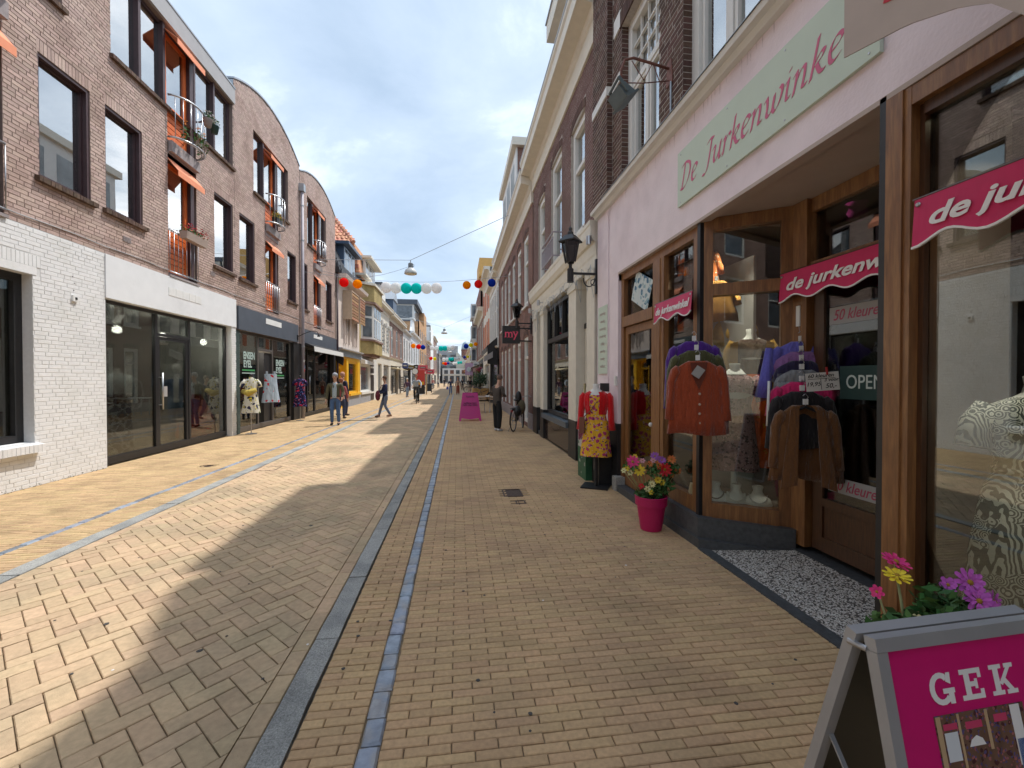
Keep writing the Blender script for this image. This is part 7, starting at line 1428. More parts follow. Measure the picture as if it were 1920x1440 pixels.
def dressed(label, x, y, zn, m, rz=-.6, L_=1.15, group=None):
    t = thing('dressed_mannequin', label, 'mannequin', (x, y, .38), group=group); T1 = TR(x, y, zn, rz); form(T1, t)
    rings(T1, [(.01, .09, .06), (-.03, .172, .085), (-.07, .2, .095), (-.2, .185, .12), (-.3, .15, .1), (-.36, .145, .1), (-.45, .19, .13), (-.7, .225, .16), (-L_, .26, .19)], fold=.06, nf=8, k0=5, cap=False).build('dress', m, t, smooth=True)
    for s in (-1, 1): q = MB(); q.T = T1; q.tube([(s * .17, 0, -.03), (s * .215, 0, -.12), (s * .235, -.02, -.24)], [.05, .065, .07], 12); q.build('sleeve', m, t, smooth=True)
    q = MB(); q.T = T1; q.lathe([(.155, -.365), (.16, -.35), (.155, -.335)], (0, 0, 0), 24, 1, .7); q.build('belt', m, t, smooth=True); MB().tube([(x, y, .38), (x, y, zn - .5)], .02, 8).build('pole', M_WHITE, t); return t
dressed('mannequin in black and white leaf print dress in the right window', 2.78, 1.70, 1.52, LP)
dressed('mannequin in black and green leaf print dress at the right edge of the right window', 2.72, 1.12, 1.55, print_mat('green_leaf_print', [(.6, .6, .5), (.3, .32, .03)], 14, (.03, .05, .035), thr=.25, thr2=.12), group=None)
flat_garment('hanging_dress', 'dark plum dress with small pale dots at the left of the right window', 3.0, 2.0, 1.4, .12, .95, print_mat('plum_dots', [(.4, .3, .35)], 22, (.06, .012, .03), thr=.14), cat='dress')
# ---------------- flowers and pots
M_POT = mat('magenta_plastic', (.46, .008, .10), .45, var=.04, vs=8); M_SOIL = mat('soil', (.03, .02, .015), .95, var=.3, vs=60); M_STEM = mat('pale_stem', (.32, .34, .16), .7)
def bloom(parent, p, r, m, cm, n=10, tilt=None, layers=2, nm='flower_head'):
    d = Vector(tilt or (-.3, -.8, .4)).normalized(); q = d.to_track_quat('Z', 'Y').to_matrix().to_4x4(); mb = MB(); mb.T = Matrix.Translation(p) @ q
    for L_ in range(layers):
        rr = r * (1 - .3 * L_)
        for k in range(n):
            a = 2 * pi * (k + .5 * L_) / n + R.uniform(-.08, .08); w = pi / n * .92; z = .1 * r + L_ * r * .14; lift = R.uniform(.05, .28) * r
            pts = [(rr * .15 * cos(a), rr * .15 * sin(a), z), (rr * .62 * cos(a - w), rr * .62 * sin(a - w), z + lift * .6), (rr * .95 * cos(a - w * .5), rr * .95 * sin(a - w * .5), z + lift), (rr * cos(a), rr * sin(a), z + lift * .8), (rr * .95 * cos(a + w * .5), rr * .95 * sin(a + w * .5), z + lift), (rr * .62 * cos(a + w), rr * .62 * sin(a + w), z + lift * .6)]
            mb.rv = R.random(); mb.poly(pts)
    o = mb.build(nm, m, parent); mb = MB(); mb.T = Matrix.Translation(p) @ q; mb.ball((0, 0, r * .22), r * .22, 8, 5, (1, 1, .6)); mb.build('flower_centre', cm, o, smooth=True); return o
FC = dict(pink=(.62, .02, .16), hot=(.75, .04, .22), yellow=(.78, .58, .03), red=(.6, .01, .02), orange=(.75, .22, .05), purple=(.38, .12, .55), lilac=(.58, .12, .55), pale=(.75, .7, .35), blush=(.7, .35, .4))
FM = {k: mat('petal_' + k, v, .6, var=.1, vs=50, rnd=.12) for k, v in FC.items()}; M_FCEN = mat('flower_eye', (.35, .2, .02), .9)
def potplant(label, x, y, heads, h=.36, r=.165, seed=1, greens=()):
    t = thing('flower_pot', label, 'flower pot', (x, y, 0)); MB().lathe([(r * .66, 0), (r * .68, .01), (r * .9, h * .72), (r * .92, h * .74), (r, h * .75), (r * 1.03, h), (r * .96, h + .004), (r * .93, h - .03)], (x, y, .003), 32).build('pot', M_POT, t, smooth=False); MB().lathe([(r * .93, 0), (r * .9, .01)], (x, y, h - .03), 24).build('soil', M_SOIL, t)
    for (dx, dy, z, rr, c, til) in heads:
        p = Vector((x + dx, y + dy, z)); b = Vector((x + dx * .25, y + dy * .25, h - .03)); MB().tube([b, b.lerp(p, .5) + Vector((dx * .08, 0, .03)), p], .004, 5).build('stem', M_STEM, t, smooth=True); bloom(t, p, rr, FM[c], M_FCEN, tilt=til, n=10 if rr > .035 else 6)
    for (dx, dy, z, rad, n) in greens: mb = MB(); leaves(mb, (x + dx, y + dy, z), rad, n, .03); mb.build('foliage', M_LEAF, t)
    return t
v = (-.3, -.85, .35)
potplant('magenta pot of mixed artificial flowers on the pavement below the narrow window', 2.07, 4.32, [(-.21, 0, .73, .07, 'hot', v), (-.15, -.03, .645, .065, 'yellow', v), (-.27, .02, .66, .035, 'yellow', v), (-.31, 0, .64, .03, 'pale', v), (-.23, .02, .61, .035, 'pale', v), (.05, .02, .78, .05, 'purple', v), (.12, 0, .74, .045, 'purple', v), (.0, .02, .7, .035, 'orange', v), (.08, -.0, .69, .045, 'orange', v), (.14, -.02, .645, .075, 'red', (-.2, -.9, .1)), (.24, .02, .74, .05, 'orange', v), (.3, .0, .62, .04, 'orange', v), (.23, 0, .58, .035, 'orange', v), (-.02, -.06, .50, .04, 'pale', v), (.05, -.05, .54, .04, 'yellow', v), (.1, -.05, .51, .035, 'yellow', v), (-.07, -.06, .45, .035, 'pale', v), (-.04, -.08, .42, .03, 'yellow', v), (-.12, -.02, .47, .035, 'red', v), (-.17, .03, .78, .03, 'yellow', v), (-.1, 0, .74, .03, 'blush', v), (.02, .0, .74, .03, 'blush', v)],
    greens=((0, 0, .4, .12, 220), (.08, -.02, .43, .1, 160), (-.1, -.02, .38, .08, 90), (.24, .02, .64, .09, 110), (.02, 0, .64, .08, 90), (-.22, .02, .68, .08, 50), (.15, 0, .48, .11, 120)))
potplant('magenta pot of artificial flowers on the pavement behind the sandwich board', 1.9, 1.5, [(-.17, .04, .735, .028, 'hot', (-.9, -.3, .3)), (-.08, .04, .79, .05, 'yellow', (-.1, -.3, .9)), (-.02, .1, .82, .055, 'hot', (.1, -.4, .8)), (.24, .02, .76, .058, 'lilac', v), (.2, -.04, .715, .056, 'lilac', v), (.22, -.07, .665, .06, 'lilac', (-.3, -.9, .2)), (.33, 0, .68, .05, 'lilac', (.3, -.9, .2)), (.15, .03, .75, .035, 'lilac', v), (.02, -.09, .62, .06, 'hot', (-.2, -.6, .7)), (.08, -.05, .64, .03, 'blush', v), (-.14, -.05, .59, .03, 'yellow', v), (-.06, -.05, .61, .03, 'yellow', v), (-.2, 0, .565, .03, 'yellow', v), (-.19, -.02, .53, .032, 'yellow', v), (-.11, -.03, .565, .025, 'yellow', v), (-.03, 0, .63, .025, 'pale', v), (.25, -.05, .585, .025, 'pale', v)], r=.17, h=.36,
    greens=((0, 0, .46, .14, 260), (-.12, 0, .57, .1, 160), (.1, 0, .65, .11, 220), (.26, 0, .62, .08, 90), (-.02, .02, .58, .08, 80), (.12, .05, .64, .06, 60)))
# ---------------- sandwich board GEK
M_ALU = mat('aluminium', (.42, .43, .45), .38, metal=.4, var=.06, vs=10); M_BLK = mat('black_backing', (.03, .035, .028), .35, var=.1, vs=4)
def aboard():
    t = thing('sandwich_board', 'magenta sandwich board with silver frame and the word GEK', 'sign board', (1.15, .85, 0))
    u = Vector((cos(.05), sin(.05), 0)); A0 = Vector((.9, .82, 1.05)); dn = Vector((sin(.05) * .2, -cos(.05) * .2, -1)).normalized(); n = u.cross(dn).normalized()
    if n.y > 0: n = -n
    Wd = .50; Ht = 1.04; M = Matrix((u, -dn, n)).transposed().to_4x4(); M.translation = A0
    def pb(name, m, x0, x1, y0, y1, z0, z1): q = MB(); q.T = M; q.box(x0, x1, -y1, -y0, z0, z1); return q.build(name, m, t)
    fw = .028; pb('frame_rail', M_ALU, 0, Wd, 0, fw, -.012, .014); pb('frame_rail', M_ALU, 0, Wd, Ht - fw, Ht, -.012, .014); pb('frame_stile', M_ALU, 0, fw, fw + .001, Ht - fw - .001, -.012, .013); pb('frame_stile', M_ALU, Wd - fw, Wd, fw + .001, Ht - fw - .001, -.012, .013)
    pb('poster', mat('magenta_poster', (.60, .004, .155), .5, var=.03), fw, Wd - fw, fw, Ht - fw, -.006, .004); pb('backing', M_BLK, .01, Wd - .01, .01, Ht - .01, -.011, -.007)
    # slab letters G E K
    def lp(polys, x, y, s, nm='letter'):
        q = MB(); q.T = M
        for i, p in enumerate(polys): q.prism([(x + a * s, -(y) + b * s, .0045 + i * .00012) for a, b in p], (0, 0, .0006))
        q.build(nm, M_WHT, t)
    s = .062; y = .15
    arc = lambda a0, a1, n, ro, ri: [[(.5 + ro[0] * cos(a0 + (a1 - a0) * k / n), .5 + ro[1] * sin(a0 + (a1 - a0) * k / n)), (.5 + ri[0] * cos(a0 + (a1 - a0) * k / n), .5 + ri[1] * sin(a0 + (a1 - a0) * k / n)), (.5 + ri[0] * cos(a0 + (a1 - a0) * (k + 1) / n), .5 + ri[1] * sin(a0 + (a1 - a0) * (k + 1) / n)), (.5 + ro[0] * cos(a0 + (a1 - a0) * (k + 1) / n), .5 + ro[1] * sin(a0 + (a1 - a0) * (k + 1) / n))] for k in range(n)]
    G = arc(.75, 5.6, 14, (.5, .52), (.28, .34)) + [[(.72, .72), (.92, .62), (.95, 1.0), (.78, 1.0)], [(.55, .34), (1.06, .34), (1.06, .5), (.55, .5)], [(.8, .0), (1.0, .0), (1.0, .4), (.76, .4)]]
    E2 = [[(.0, 0), (1, 0), (1, .3), (.84, .3), (.84, .16), (0, .16)], [(.18, .15), (.42, .15), (.42, .85), (.18, .85)], [(0, .84), (.95, .84), (.95, 1), (0, 1)], [(.8, .68), (.95, .68), (.95, .85), (.8, .85)], [(.4, .42), (.7, .42), (.7, .58), (.4, .58)], [(.62, .34), (.74, .34), (.74, .66), (.62, .66)]]
    K2 = [[(0, 0), (.55, 0), (.55, .14), (0, .14)], [(.16, .13), (.4, .13), (.4, .87), (.16, .87)], [(0, .86), (.55, .86), (.55, 1), (0, 1)], [(.38, .38), (.8, .88), (.98, .88), (.5, .3)], [(.7, .86), (1.1, .86), (1.1, 1), (.7, 1)], [(.46, .5), (.6, .62), (1.0, .14), (.78, .14)], [(.66, 0), (1.15, 0), (1.15, .14), (.66, .14)]]
    lp(G, .128, y, s); lp(E2, .215, y, s); lp(K2, .30, y, s)
    # printed photograph of the shop: simple coloured panels
    pb('printed_picture', print_mat('picture_print', [(.08, .03, .03), (.35, .12, .12), (.10, .08, .2)], 60, (.16, .09, .06), thr=.35, thr2=.3), .125, .375, .17, .36, .0045, .0052)
    for (a, b, c, d, m) in ((.128, .14, .172, .34, mat('print_tan', (.5, .35, .2))), (.185, .191, .172, .3, MATS['print_tan']), (.262, .27, .172, .25, MATS['print_tan']), (.335, .362, .172, .29, M_WHT), (.145, .182, .188, .2, M_MAG), (.205, .25, .19, .204, M_MAG), (.285, .322, .185, .2, M_MAG), (.145, .18, .205, .26, M_PALEP if False else M_WPALE), (.338, .372, .24, .33, mat('print_blue', (.1, .2, .5)))): pb('picture_detail', m, a, b, c, d, .0053, .0058)
    q = MB(); q.T = M; q.prism([(.205, -.238, .0059), (.25, -.238, .0059), (.243, -.225, .0059), (.228, -.218, .0059), (.213, -.225, .0059)], (0, 0, .0003)); q.build('printed_umbrella', M_WHT, t)
    # rear panel
    A1 = A0 + Vector((-.012, .03, .0)); db = Vector((-.0, .27, -1)).normalized(); nb = u.cross(db).normalized(); M2 = Matrix((u, -db, nb)).transposed().to_4x4(); M2.translation = A1
    def qb(name, m, x0, x1, y0, y1, z0, z1): q = MB(); q.T = M2; q.box(x0, x1, -y1, -y0, z0, z1); return q.build(name, m, t)
    qb('rear_rail', M_ALU, 0, Wd, 0, fw, -.012, .012); qb('rear_rail', M_ALU, 0, Wd, Ht - fw, Ht, -.012, .012); qb('rear_stile', M_ALU, 0, fw, fw, Ht - fw, -.012, .011); qb('rear_stile', M_ALU, Wd - fw, Wd, fw, Ht - fw, -.012, .011); qb('rear_backing', M_BLK, fw - .005, Wd - fw + .005, fw, Ht - fw, -.006, .006)
    MB().tube([A0 + u * .0 + dn * .03 + Vector((0, .01, 0)), A1 + db * .03], .007, 8).build('hinge_pin', M_STEEL, t); MB().bar(A0 + u * .02 + dn * .62, A1 + u * .02 + db * .30, .012, .004).build('stay_bar', M_ALU, t)
aboard()
# ---------------- left side displays
def stand_dress(label, x, y, zn, L_, m, slv=True, rz=.5, wide=.225, group=None, drape=None):
    t = thing('dress_on_stand', label, 'dress', (x, y, 0), group=group); T1 = TR(x, y, zn, rz)
    rings(T1, [(.05, .04, .04), (.02, .07, .05), (-.02, .13, .07), (-.07, .17, .08), (-.2, .16, .095), (-.35, .135, .085), (-.5, .165, .1), (-.8, .205, .13), (-L_, wide, .15)], fold=.08, nf=6, k0=4, cap=True).build('dress_cloth', m, t, smooth=True)
    if slv:
        for s in (-1, 1): q = MB(); q.T = T1; q.tube([(s * .14, 0, -.03), (s * .2, 0, -.12), (s * .235, 0, -.25)], [.04, .055, .06], 12); q.build('sleeve', m, t, smooth=True)
    MB().tube([(x, y, .02), (x, y, zn + .12)], .013, 8).build('pole', M_STEEL, t); MB().lathe([(.15, 0), (.15, .012), (.02, .022)], (x, y, .003), 24).build('stand_base', M_STEEL, t); MB().ball((x, y, zn + .1), .045, 10, 6).build('neck_cap', M_BLACK, t); return t
M_PALM = print_mat('palm_print', [(.03, .035, .09), (.12, .16, .04), (.6, .5, .04)], 7, (.66, .64, .55), thr=.3, thr2=.24)
t = stand_dress('white palm leaf print dress on a chrome stand outside the dark fascia shop', -5.98, 13.28, 1.62, 1.0, M_PALM)
MB().tube([(-6.2, 13.3, 1.25), (-6.0, 13.15, 1.2), (-5.8, 13.2, 1.3)], [.07, .1, .06], 10).build('yellow_scarf', mat('yellow_cloth', (.5, .38, .08), .9, var=.3, vs=20), t, smooth=True)
t = stand_dress('navy and red floral dress on a chrome stand beside the grey downpipe', -6.0, 17.25, 1.6, 1.05, print_mat('navy_red_floral', [(.5, .02, .05), (.45, .12, .2), (.1, .2, .55)], 8, (.02, .012, .05), thr=.33, thr2=.26), rz=.4)
t = thing('sleeveless_top', 'sleeveless blue grey top with red flowers hung in the open shop doorway', 'top', (-6.15, 15.1, 1.8)); T1 = TR(-6.18, 15.1, 1.78, .75)
rings(T1, [(0, .2, .03), (-.1, .19, .035), (-.3, .2, .045), (-.6, .235, .06), (-.95, .29, .07)], fold=.05, nf=5, cap=False).build('body', print_mat('blue_red_floral', [(.55, .02, .03), (.2, .25, .2)], 6, (.42, .5, .58), thr=.27, thr2=.12), t, smooth=True)
for s in (-1, 1): q = MB(); q.T = T1; q.box(s * .12 - .03, s * .12 + .03, -.02, .02, -.01, .09); q.build('strap', MATS['blue_red_floral'], t)
for (x, y, l, rz) in ((-6.9, 9.65, 'mannequin in white blouse and giraffe print skirt inside the near shop window', .5),):
    t = thing('dressed_mannequin', l, 'mannequin', (x, y, 0)); T1 = TR(x, y, 1.72, rz); form(T1, t); rings(T1, [(0, .12, .07), (-.05, .24, .1), (-.2, .28, .13), (-.42, .27, .15)], cap=False).build('blouse', mat('mint_white_cloth', (.62, .68, .66), .8), t, smooth=True)
    rings(T1, [(-.42, .2, .13), (-.8, .22, .14), (-1.4, .24, .16), (-1.62, .25, .17)], fold=.04, nf=5, cap=False).build('skirt', print_mat('giraffe_print', [(.8, .82, .78)], 7, (.02, .03, .03), kind='LINES', thr=.07), t, smooth=True)
t = thing('dressed_mannequin', 'bald mannequin in denim jacket and jeans seen through the glass shop door', 'mannequin', (-7.2, 11.9, 0)); T1 = TR(-7.1, 11.85, 1.62, .4); form(T1, t); q = MB(); q.T = T1; q.ball((0, 0, .27), .1, 16, 10, (1, 1, 1.25)); q.build('head', M_MANN, t, smooth=True)
M_DEN = mat('denim', (.05, .09, .18), .9, var=.25, vs=30); rings(T1, [(.0, .13, .08), (-.04, .21, .1), (-.2, .2, .12), (-.5, .18, .12)], cap=False, gap=(4.4, 5.0)).build('jacket', M_DEN, t, smooth=True)
for s in (-1, 1): q = MB(); q.T = T1; q.tube([(s * .09, 0, -.45), (s * .1, 0, -.9), (s * .1, 0, -1.55)], [.11, .085, .06], 12); q.build('jeans_leg', mat('light_denim', (.16, .24, .36), .9, var=.2, vs=20), t, smooth=True); q = MB(); q.T = T1; q.tube([(s * .2, 0, -.04), (s * .25, -.02, -.25), (s * .2, -.1, -.45)], .05, 10); q.build('sleeve', M_DEN, t, smooth=True)
t = thing('red_skirt', 'long red skirt displayed behind the right pane of the near shopfront', 'skirt', (-7, 12.5, 0)); rings(TR(-7.0, 12.5, 1.2), [(0, .12, .1), (-.3, .25, .2), (-.6, .38, .28), (-1.15, .5, .35)], fold=.05, nf=9).build('cloth', mat('red_cloth', (.5, .03, .02), .8), t, smooth=True)
t = thing('ring_ornament', 'thin white ring hanging in the near shop window', 'ornament', (-6.8, 10, 1.35)); q = MB(); q.tube([(-6.8, 10.0 + .22 * cos(a), 1.3 + .32 * sin(a)) for a in [2 * pi * k / 28 for k in range(29)]], .012, 6); q.build('ring', M_WHITE, t, smooth=True)
for k, (y, l) in enumerate(((9.25, 'white track spotlight nearest the left end of the near shopfront ceiling'), (10.0, 'white track spotlight in the middle of the left pane ceiling'), (12.2, 'white track spotlight behind the right pane of the near shopfront'))):
    t = thing('track_spotlight', l, 'spotlight', (-7.1, y, 2.95), group='track spotlights in the near shop'); q = MB(); q.T = TR(-7.1, y, 2.9) @ Matrix.Rotation(.6, 4, 'Y'); q.lathe([(.04, .1), (.055, .08), (.07, -.1), (.065, -.11)], (0, 0, 0), 14); q.build('housing', M_WHITE, t, smooth=True); B(-7.12, -7.08, y - .02, y + .02, 2.95, 3.08).build('arm', M_WHITE, t); q = MB(); q.T = TR(-7.1, y, 2.9) @ Matrix.Rotation(.6, 4, 'Y'); q.lathe([(.055, -.115), (.05, -.112)], (0, 0, 0), 12); q.build('lens', mat('lit_lens', (1, .86, .6), emit=7), t)
t = thing('door_sticker', 'small pale notice on the glass door of the near white walled shop', 'sticker', (XL - .12, 10.25, 1.35)); B(XL - .15, XL - .147, 10.3, 10.46, 1.22, 1.45).build('sheet', M_PAPER, t)
M_MINT = mat('mint_lettering', (.36, .46, .43), .6); M_GRN = mat('green_line', (.04, .25, .08), .6)
for y, z, l in ((14.22, 2.2, 'pale window lettering ENSEN EYEL with green line on the left pane'), (16.55, 2.05, 'pale window lettering ENSEN EYEL with green line on the right pane')):
    t = thing('window_lettering', l, 'lettering', (XL - .12, y, z), group='window lettering on the dark fascia shop'); B(XL - .138, XL - .133, y - .42, y + .42, z - .5, z + .35).build('dark_film', mat('blue_black_film', (.02, .03, .05), .5), t) if False else None
    text('ENSEN', .3, 'lettering', M_MINT, t, frame_mw((XL - .127, y, z + .13), (0, 1, 0)), 0, .012, .001, width=.72); text('EYEL', .3, 'lettering', M_MINT, t, frame_mw((XL - .127, y - .1, z - .13), (0, 1, 0)), 0, .012, .001, width=.52)
    B(XL - .129, XL - .126, y - .45, y + .36, z - .34, z - .29).build('green_line', M_GRN, t); B(XL - .129, XL - .126, y - .45, y + .36, z - .42, z - .39).build('pale_line', M_MINT, t)
t = thing('garment_display', 'dark red and purple blouses hanging just inside the open shop doorway', 'clothes', (-7, 16, 1)); rings(TR(-6.9, 16.3, 1.75, .6), [(0, .08, .06), (-.05, .2, .08), (-.4, .2, .1), (-.9, .25, .12)], fold=.05).build('blouse', print_mat('wine_print', [(.4, .1, .2)], 14, (.12, .02, .06), thr=.25), t, smooth=True)
t = thing('yellow_basket', 'yellow patterned box on the floor of the dark fascia shop window', 'box', (-6.7, 13.7, .2)); B(-6.8, -6.55, 13.55, 14.0, .45, .65).build('box', mat('yellow_box', (.7, .5, .04), .7, var=.2, vs=30), t)
# ---------------- pink acrylic A-board, table, chairs, planters
def glassy(name, c, f=.35):
    if name in MATS: return MATS[name]
    m = bpy.data.materials.new(name); m.use_nodes = True; t = m.node_tree; t.nodes.clear(); L = t.links.new; o = N(t, 'ShaderNodeOutputMaterial'); mx = N(t, 'ShaderNodeMixShader', i_0=f); a = N(t, 'ShaderNodeBsdfTransparent'); b = N(t, 'ShaderNodeBsdfPrincipled'); a.inputs[0].default_value = (*c, 1); b.inputs['Base Color'].default_value = (c[0] * .8, c[1] * .5, c[2] * .7, 1); b.inputs['Roughness'].default_value = .2
    L(a.outputs[0], mx.inputs[1]); L(b.outputs[0], mx.inputs[2]); L(mx.outputs[0], o.inputs[0]); MATS[name] = m; return m
M_ACR = glassy('pink_acrylic', (.85, .13, .5), .55); t = thing('pink_a_board', 'translucent pink acrylic a-frame board standing on the right pavement in the distance', 'sign board', (.5, 16.5, 0))
for s, nm in ((-1, 'front_panel'), (1, 'rear_panel')):
    y0 = 16.55 + s * .3; q = MB(); y1 = 16.55 + s * .03
    P = lambda u, v: ((.5 + u * (.43 - .14 * v)), y0 + (y1 - y0) * v, 1.08 * v)
    q.prism([P(-1, 0), P(-.82, 0), P(-.8, .1), P(.0, .06), P(.8, .1), P(.82, 0), P(1, 0), P(1, 1), P(-1, 1)], (0, .008, 0)); q.build(nm, M_ACR, t)
M_PLUM = mat('plum_print', (.12, .01, .07), .7)
for tx, z, w in (('lunch', .93, .3), ('koffie en taart', .68, .5), ('hele dag open', .61, .56)): y = 16.25 + .27 * z / 1.08 - .006; text(tx, .1, 'lettering', M_PLUM, t, frame_mw((.5, y, z), (1, 0, 0), (0, .25, 1)), 0, .003, .001, width=w)
t = thing('terrace_table', 'white topped terrace table behind the pink a-board', 'table', (1.35, 20.8, 0)); B(.75, 1.95, 20.5, 21.2, .74, .78).build('tabletop', M_WHITE, t)
for x in (.85, 1.85):
    for y in (20.6, 21.1): MB().bar((x, y, .0), (x, y, .74), .03).build('leg', M_GREY, t)
M_SLW = mat('pale_wood_slats', (.42, .30, .2), .7, var=.15, vs=12)
for i, (x, y, rz) in enumerate(((1.1, 20.1, 0.1), (1.75, 20.15, -.15))):
    t = thing('terrace_chair', ('pale slatted folding chair nearest the pink a-board', 'pale slatted folding chair nearer the wall beside the white table')[i], 'chair', (x, y, 0), group='folding chairs at the terrace table'); T1 = TR(x, y, 0, rz)
    for k in range(5): q = MB(); q.T = T1; q.box(-.2, .2, -.18 + k * .078, -.12 + k * .078, .44, .455); q.build('seat_slat', M_SLW, t)
    for k in range(3): q = MB(); q.T = T1; q.box(-.2, .2, -.2, -.185, .62 + k * .085, .68 + k * .085); q.build('back_slat', M_SLW, t)
    for sx in (-.2, .2): q = MB(); q.T = T1; q.bar((sx, -.2, .86), (sx, .18, 0), .02); q.build('leg', M_GREY, t); q = MB(); q.T = T1; q.bar((sx, .2, .46), (sx, -.22, 0), .02); q.build('leg', M_GREY, t)
t = thing('slatted_planter', 'yellowish slatted wooden bench planter along the right wall behind the table', 'planter', (1.9, 31, 0)); M_PINE = mat('yellow_pine', (.50, .30, .11), .7, var=.2, vs=9, rnd=.15)
for k in range(6): B(1.2, 2.28, 30.4 , 30.45, .12 + k * .14, .23 + k * .14).build('slat', M_PINE, t); B(1.16, 1.2, 30.4, 34.0, .12 + k * .14, .23 + k * .14).build('slat', M_PINE, t)
B(1.22, 2.26, 30.46, 33.9, .05, .9).build('trough', M_SOIL, t)
M_LEAFD = mat('dark_leaf', (.035, .075, .035), .7, rnd=.4)
def shrub(label, x, y, z, r, n, m, h=1.2, name='potted_shrub', trunk=True):
    t = thing(name, label, 'plant', (x, y, z)); mb = MB()
    for k in range(7): c = (x + R.uniform(-.5, .5) * r, y + R.uniform(-.5, .5) * r, z + h * (.4 + .6 * R.random())); leaves(mb, c, r * R.uniform(.35, .6), n // 7, .07)
    mb.build('foliage', m, t); mb = MB(); [mb.tube([(x, y, z), (x + R.uniform(-.2, .2), y + R.uniform(-.2, .2), z + h * .6)], [.03, .012], 6) for _ in range(3)]; mb.build('stems', M_WOODD, t); return t
shrub('bushy dark green shrub growing in the slatted planter, nearer one', 1.7, 31.2, .9, .75, 700, M_LEAFD, 1.0); shrub('bushy green shrub growing in the slatted planter, farther one', 1.75, 33.0, .9, .7, 600, M_LEAF, 1.1)
t = shrub('pinkish red hanging flower basket on the right wall beyond the planter', 1.95, 38.5, 2.2, .35, 260, mat('dusky_pink_bloom', (.4, .08, .12), .8, rnd=.3), .4, 'hanging_basket'); MB().lathe([(.05, 0), (.2, .15), (.24, .25)], (1.95, 38.5, 2.1), 12).build('basket', M_WOODD, t)
M_BAN = glassy('pale_banner', (.75, .82, .88), .6); t = thing('round_logo_banner', 'large pale translucent banner with round emblem projecting over the right pavement', 'banner', (1.1, 40, 2.4)); B(.75, 1.5, 40, 40.03, 1.95, 3.1).build('cloth', M_BAN, t); q = MB(); q.lathe([(.24, 0), (.24, .004)], (0, 0, 0), 24); o = q.build('emblem', mat('blue_grey_print', (.5, .58, .63)), t); o.matrix_basis = frame_mw((1.12, 39.99, 2.5), (1, 0, 0)); B(1.5, XR, 40, 40.03, 2.9, 2.95).build('arm', M_ZINC, t)
# left side street furniture
t = thing('round_sign', 'small round white sign with dark rim projecting from the left facades', 'sign', (-3.85, 40, 2.3)); q = MB(); q.lathe([(.3, 0), (.31, .03), (.3, .06)], (0, 0, 0), 24); o = q.build('rim', M_BLACK, t); o.matrix_basis = frame_mw((-3.85, 40.02, 2.3), (1, 0, 0)); q = MB(); q.lathe([(.26, .0), (.26, .01)], (0, 0, 0), 24); o = q.build('face', M_WHITE, t); o.matrix_basis = frame_mw((-3.85, 39.955, 2.3), (1, 0, 0)); MB().bar((XL, 40, 2.75), (-3.85, 40, 2.75), .04).build('arm', M_BLACK, t); MB().bar((-3.85, 40, 2.75), (-3.85, 40, 2.6), .03).build('hanger', M_BLACK, t)
M_PKS = mat('salmon_pink_sign', (.72, .13, .17), .6, var=.05)
for i, (x, y, z, w, h) in enumerate(((-3.45, 44, 2.75, .95, .5), (-2.75, 44, 2.35, .9, .48))):
    t = thing('hanging_sign', ('upper rectangular pink red shop sign on the pale wooden pole', 'lower rectangular pink red shop sign on the pale wooden pole')[i], 'sign', (x, y, z), group='pink red signs on the wooden pole'); B(x - w / 2, x + w / 2, y, y + .06, z - h / 2, z + h / 2).build('board', M_PKS, t); B(x - w * .32, x + w * .32, y - .012, y, z - h * .22, z + h * .22).build('label_panel', mat('dark_red_print', (.4, .02, .05)), t); B(x - w * .26, x + w * .26, y - .02, y - .012, z - .05, z + .05).build('pale_stroke', M_PAPER, t)
t = thing('wooden_pole', 'tall pale wooden pole carrying two pink red signs', 'pole', (-3.1, 44.1, 0)); B(-3.17, -3.05, 44.08, 44.2, 0, 3.1).build('post', mat('pale_pine', (.5, .36, .2), .7, var=.1, vs=6), t)
t = thing('red_poster_board', 'red and orange poster board standing behind the cyclist', 'poster', (-3.9, 46, 1)); B(-4.3, -3.4, 46, 46.06, .95, 2.7).build('red_panel', mat('poster_red', (.6, .06, .05), .6, var=.1, vs=5), t); B(-4.2, -3.5, 45.99, 46, 1.0, 1.3).build('yellow_strip', M_YPAINT, t); B(-4.3, -3.4, 46, 46.1, 0, .95).build('dark_base', M_BLACK, t)
for i, (x, y) in enumerate(((-3.25, 50.), (-4.0, 49.))):
    t = thing('black_a_board', ('small black a-board standing free on the left paving', 'black a-board close to the left shopfronts')[i], 'sign board', (x, y, 0), group='black a-boards along the left shops'); q = MB()
    for s in (-1, 1): q = MB(); q.prism([(x - .33, y + s * .3, 0), (x - .25, y + s * .3, 0), (x - .25, y + s * .27, .18), (x + .25, y + s * .27, .18), (x + .25, y + s * .3, 0), (x + .33, y + s * .3, 0), (x + .33, y + s * .04, 1.05), (x - .33, y + s * .04, 1.05)], (0, .03, 0)); q.build('panel', M_BLACK, t)
    text('OPEN', .16, 'lettering', M_CONC, t, frame_mw((x, y - .19, .6), (1, 0, 0), (0, .25, 1)), 0, .003, .001) if False else None
t = thing('postcard_rack', 'tall white postcard rack by the black shopfront on the left', 'rack', (-5.9, 46, 0))
for k in range(8): B(-6.0, -5.6, 46.2, 46.8, .3 + k * .2, .44 + k * .2).build('card_row', M_PAPER, t)
B(-6.05, -6.0, 46.2, 46.8, .05, 2.0).build('rack_back', M_BLACK, t)
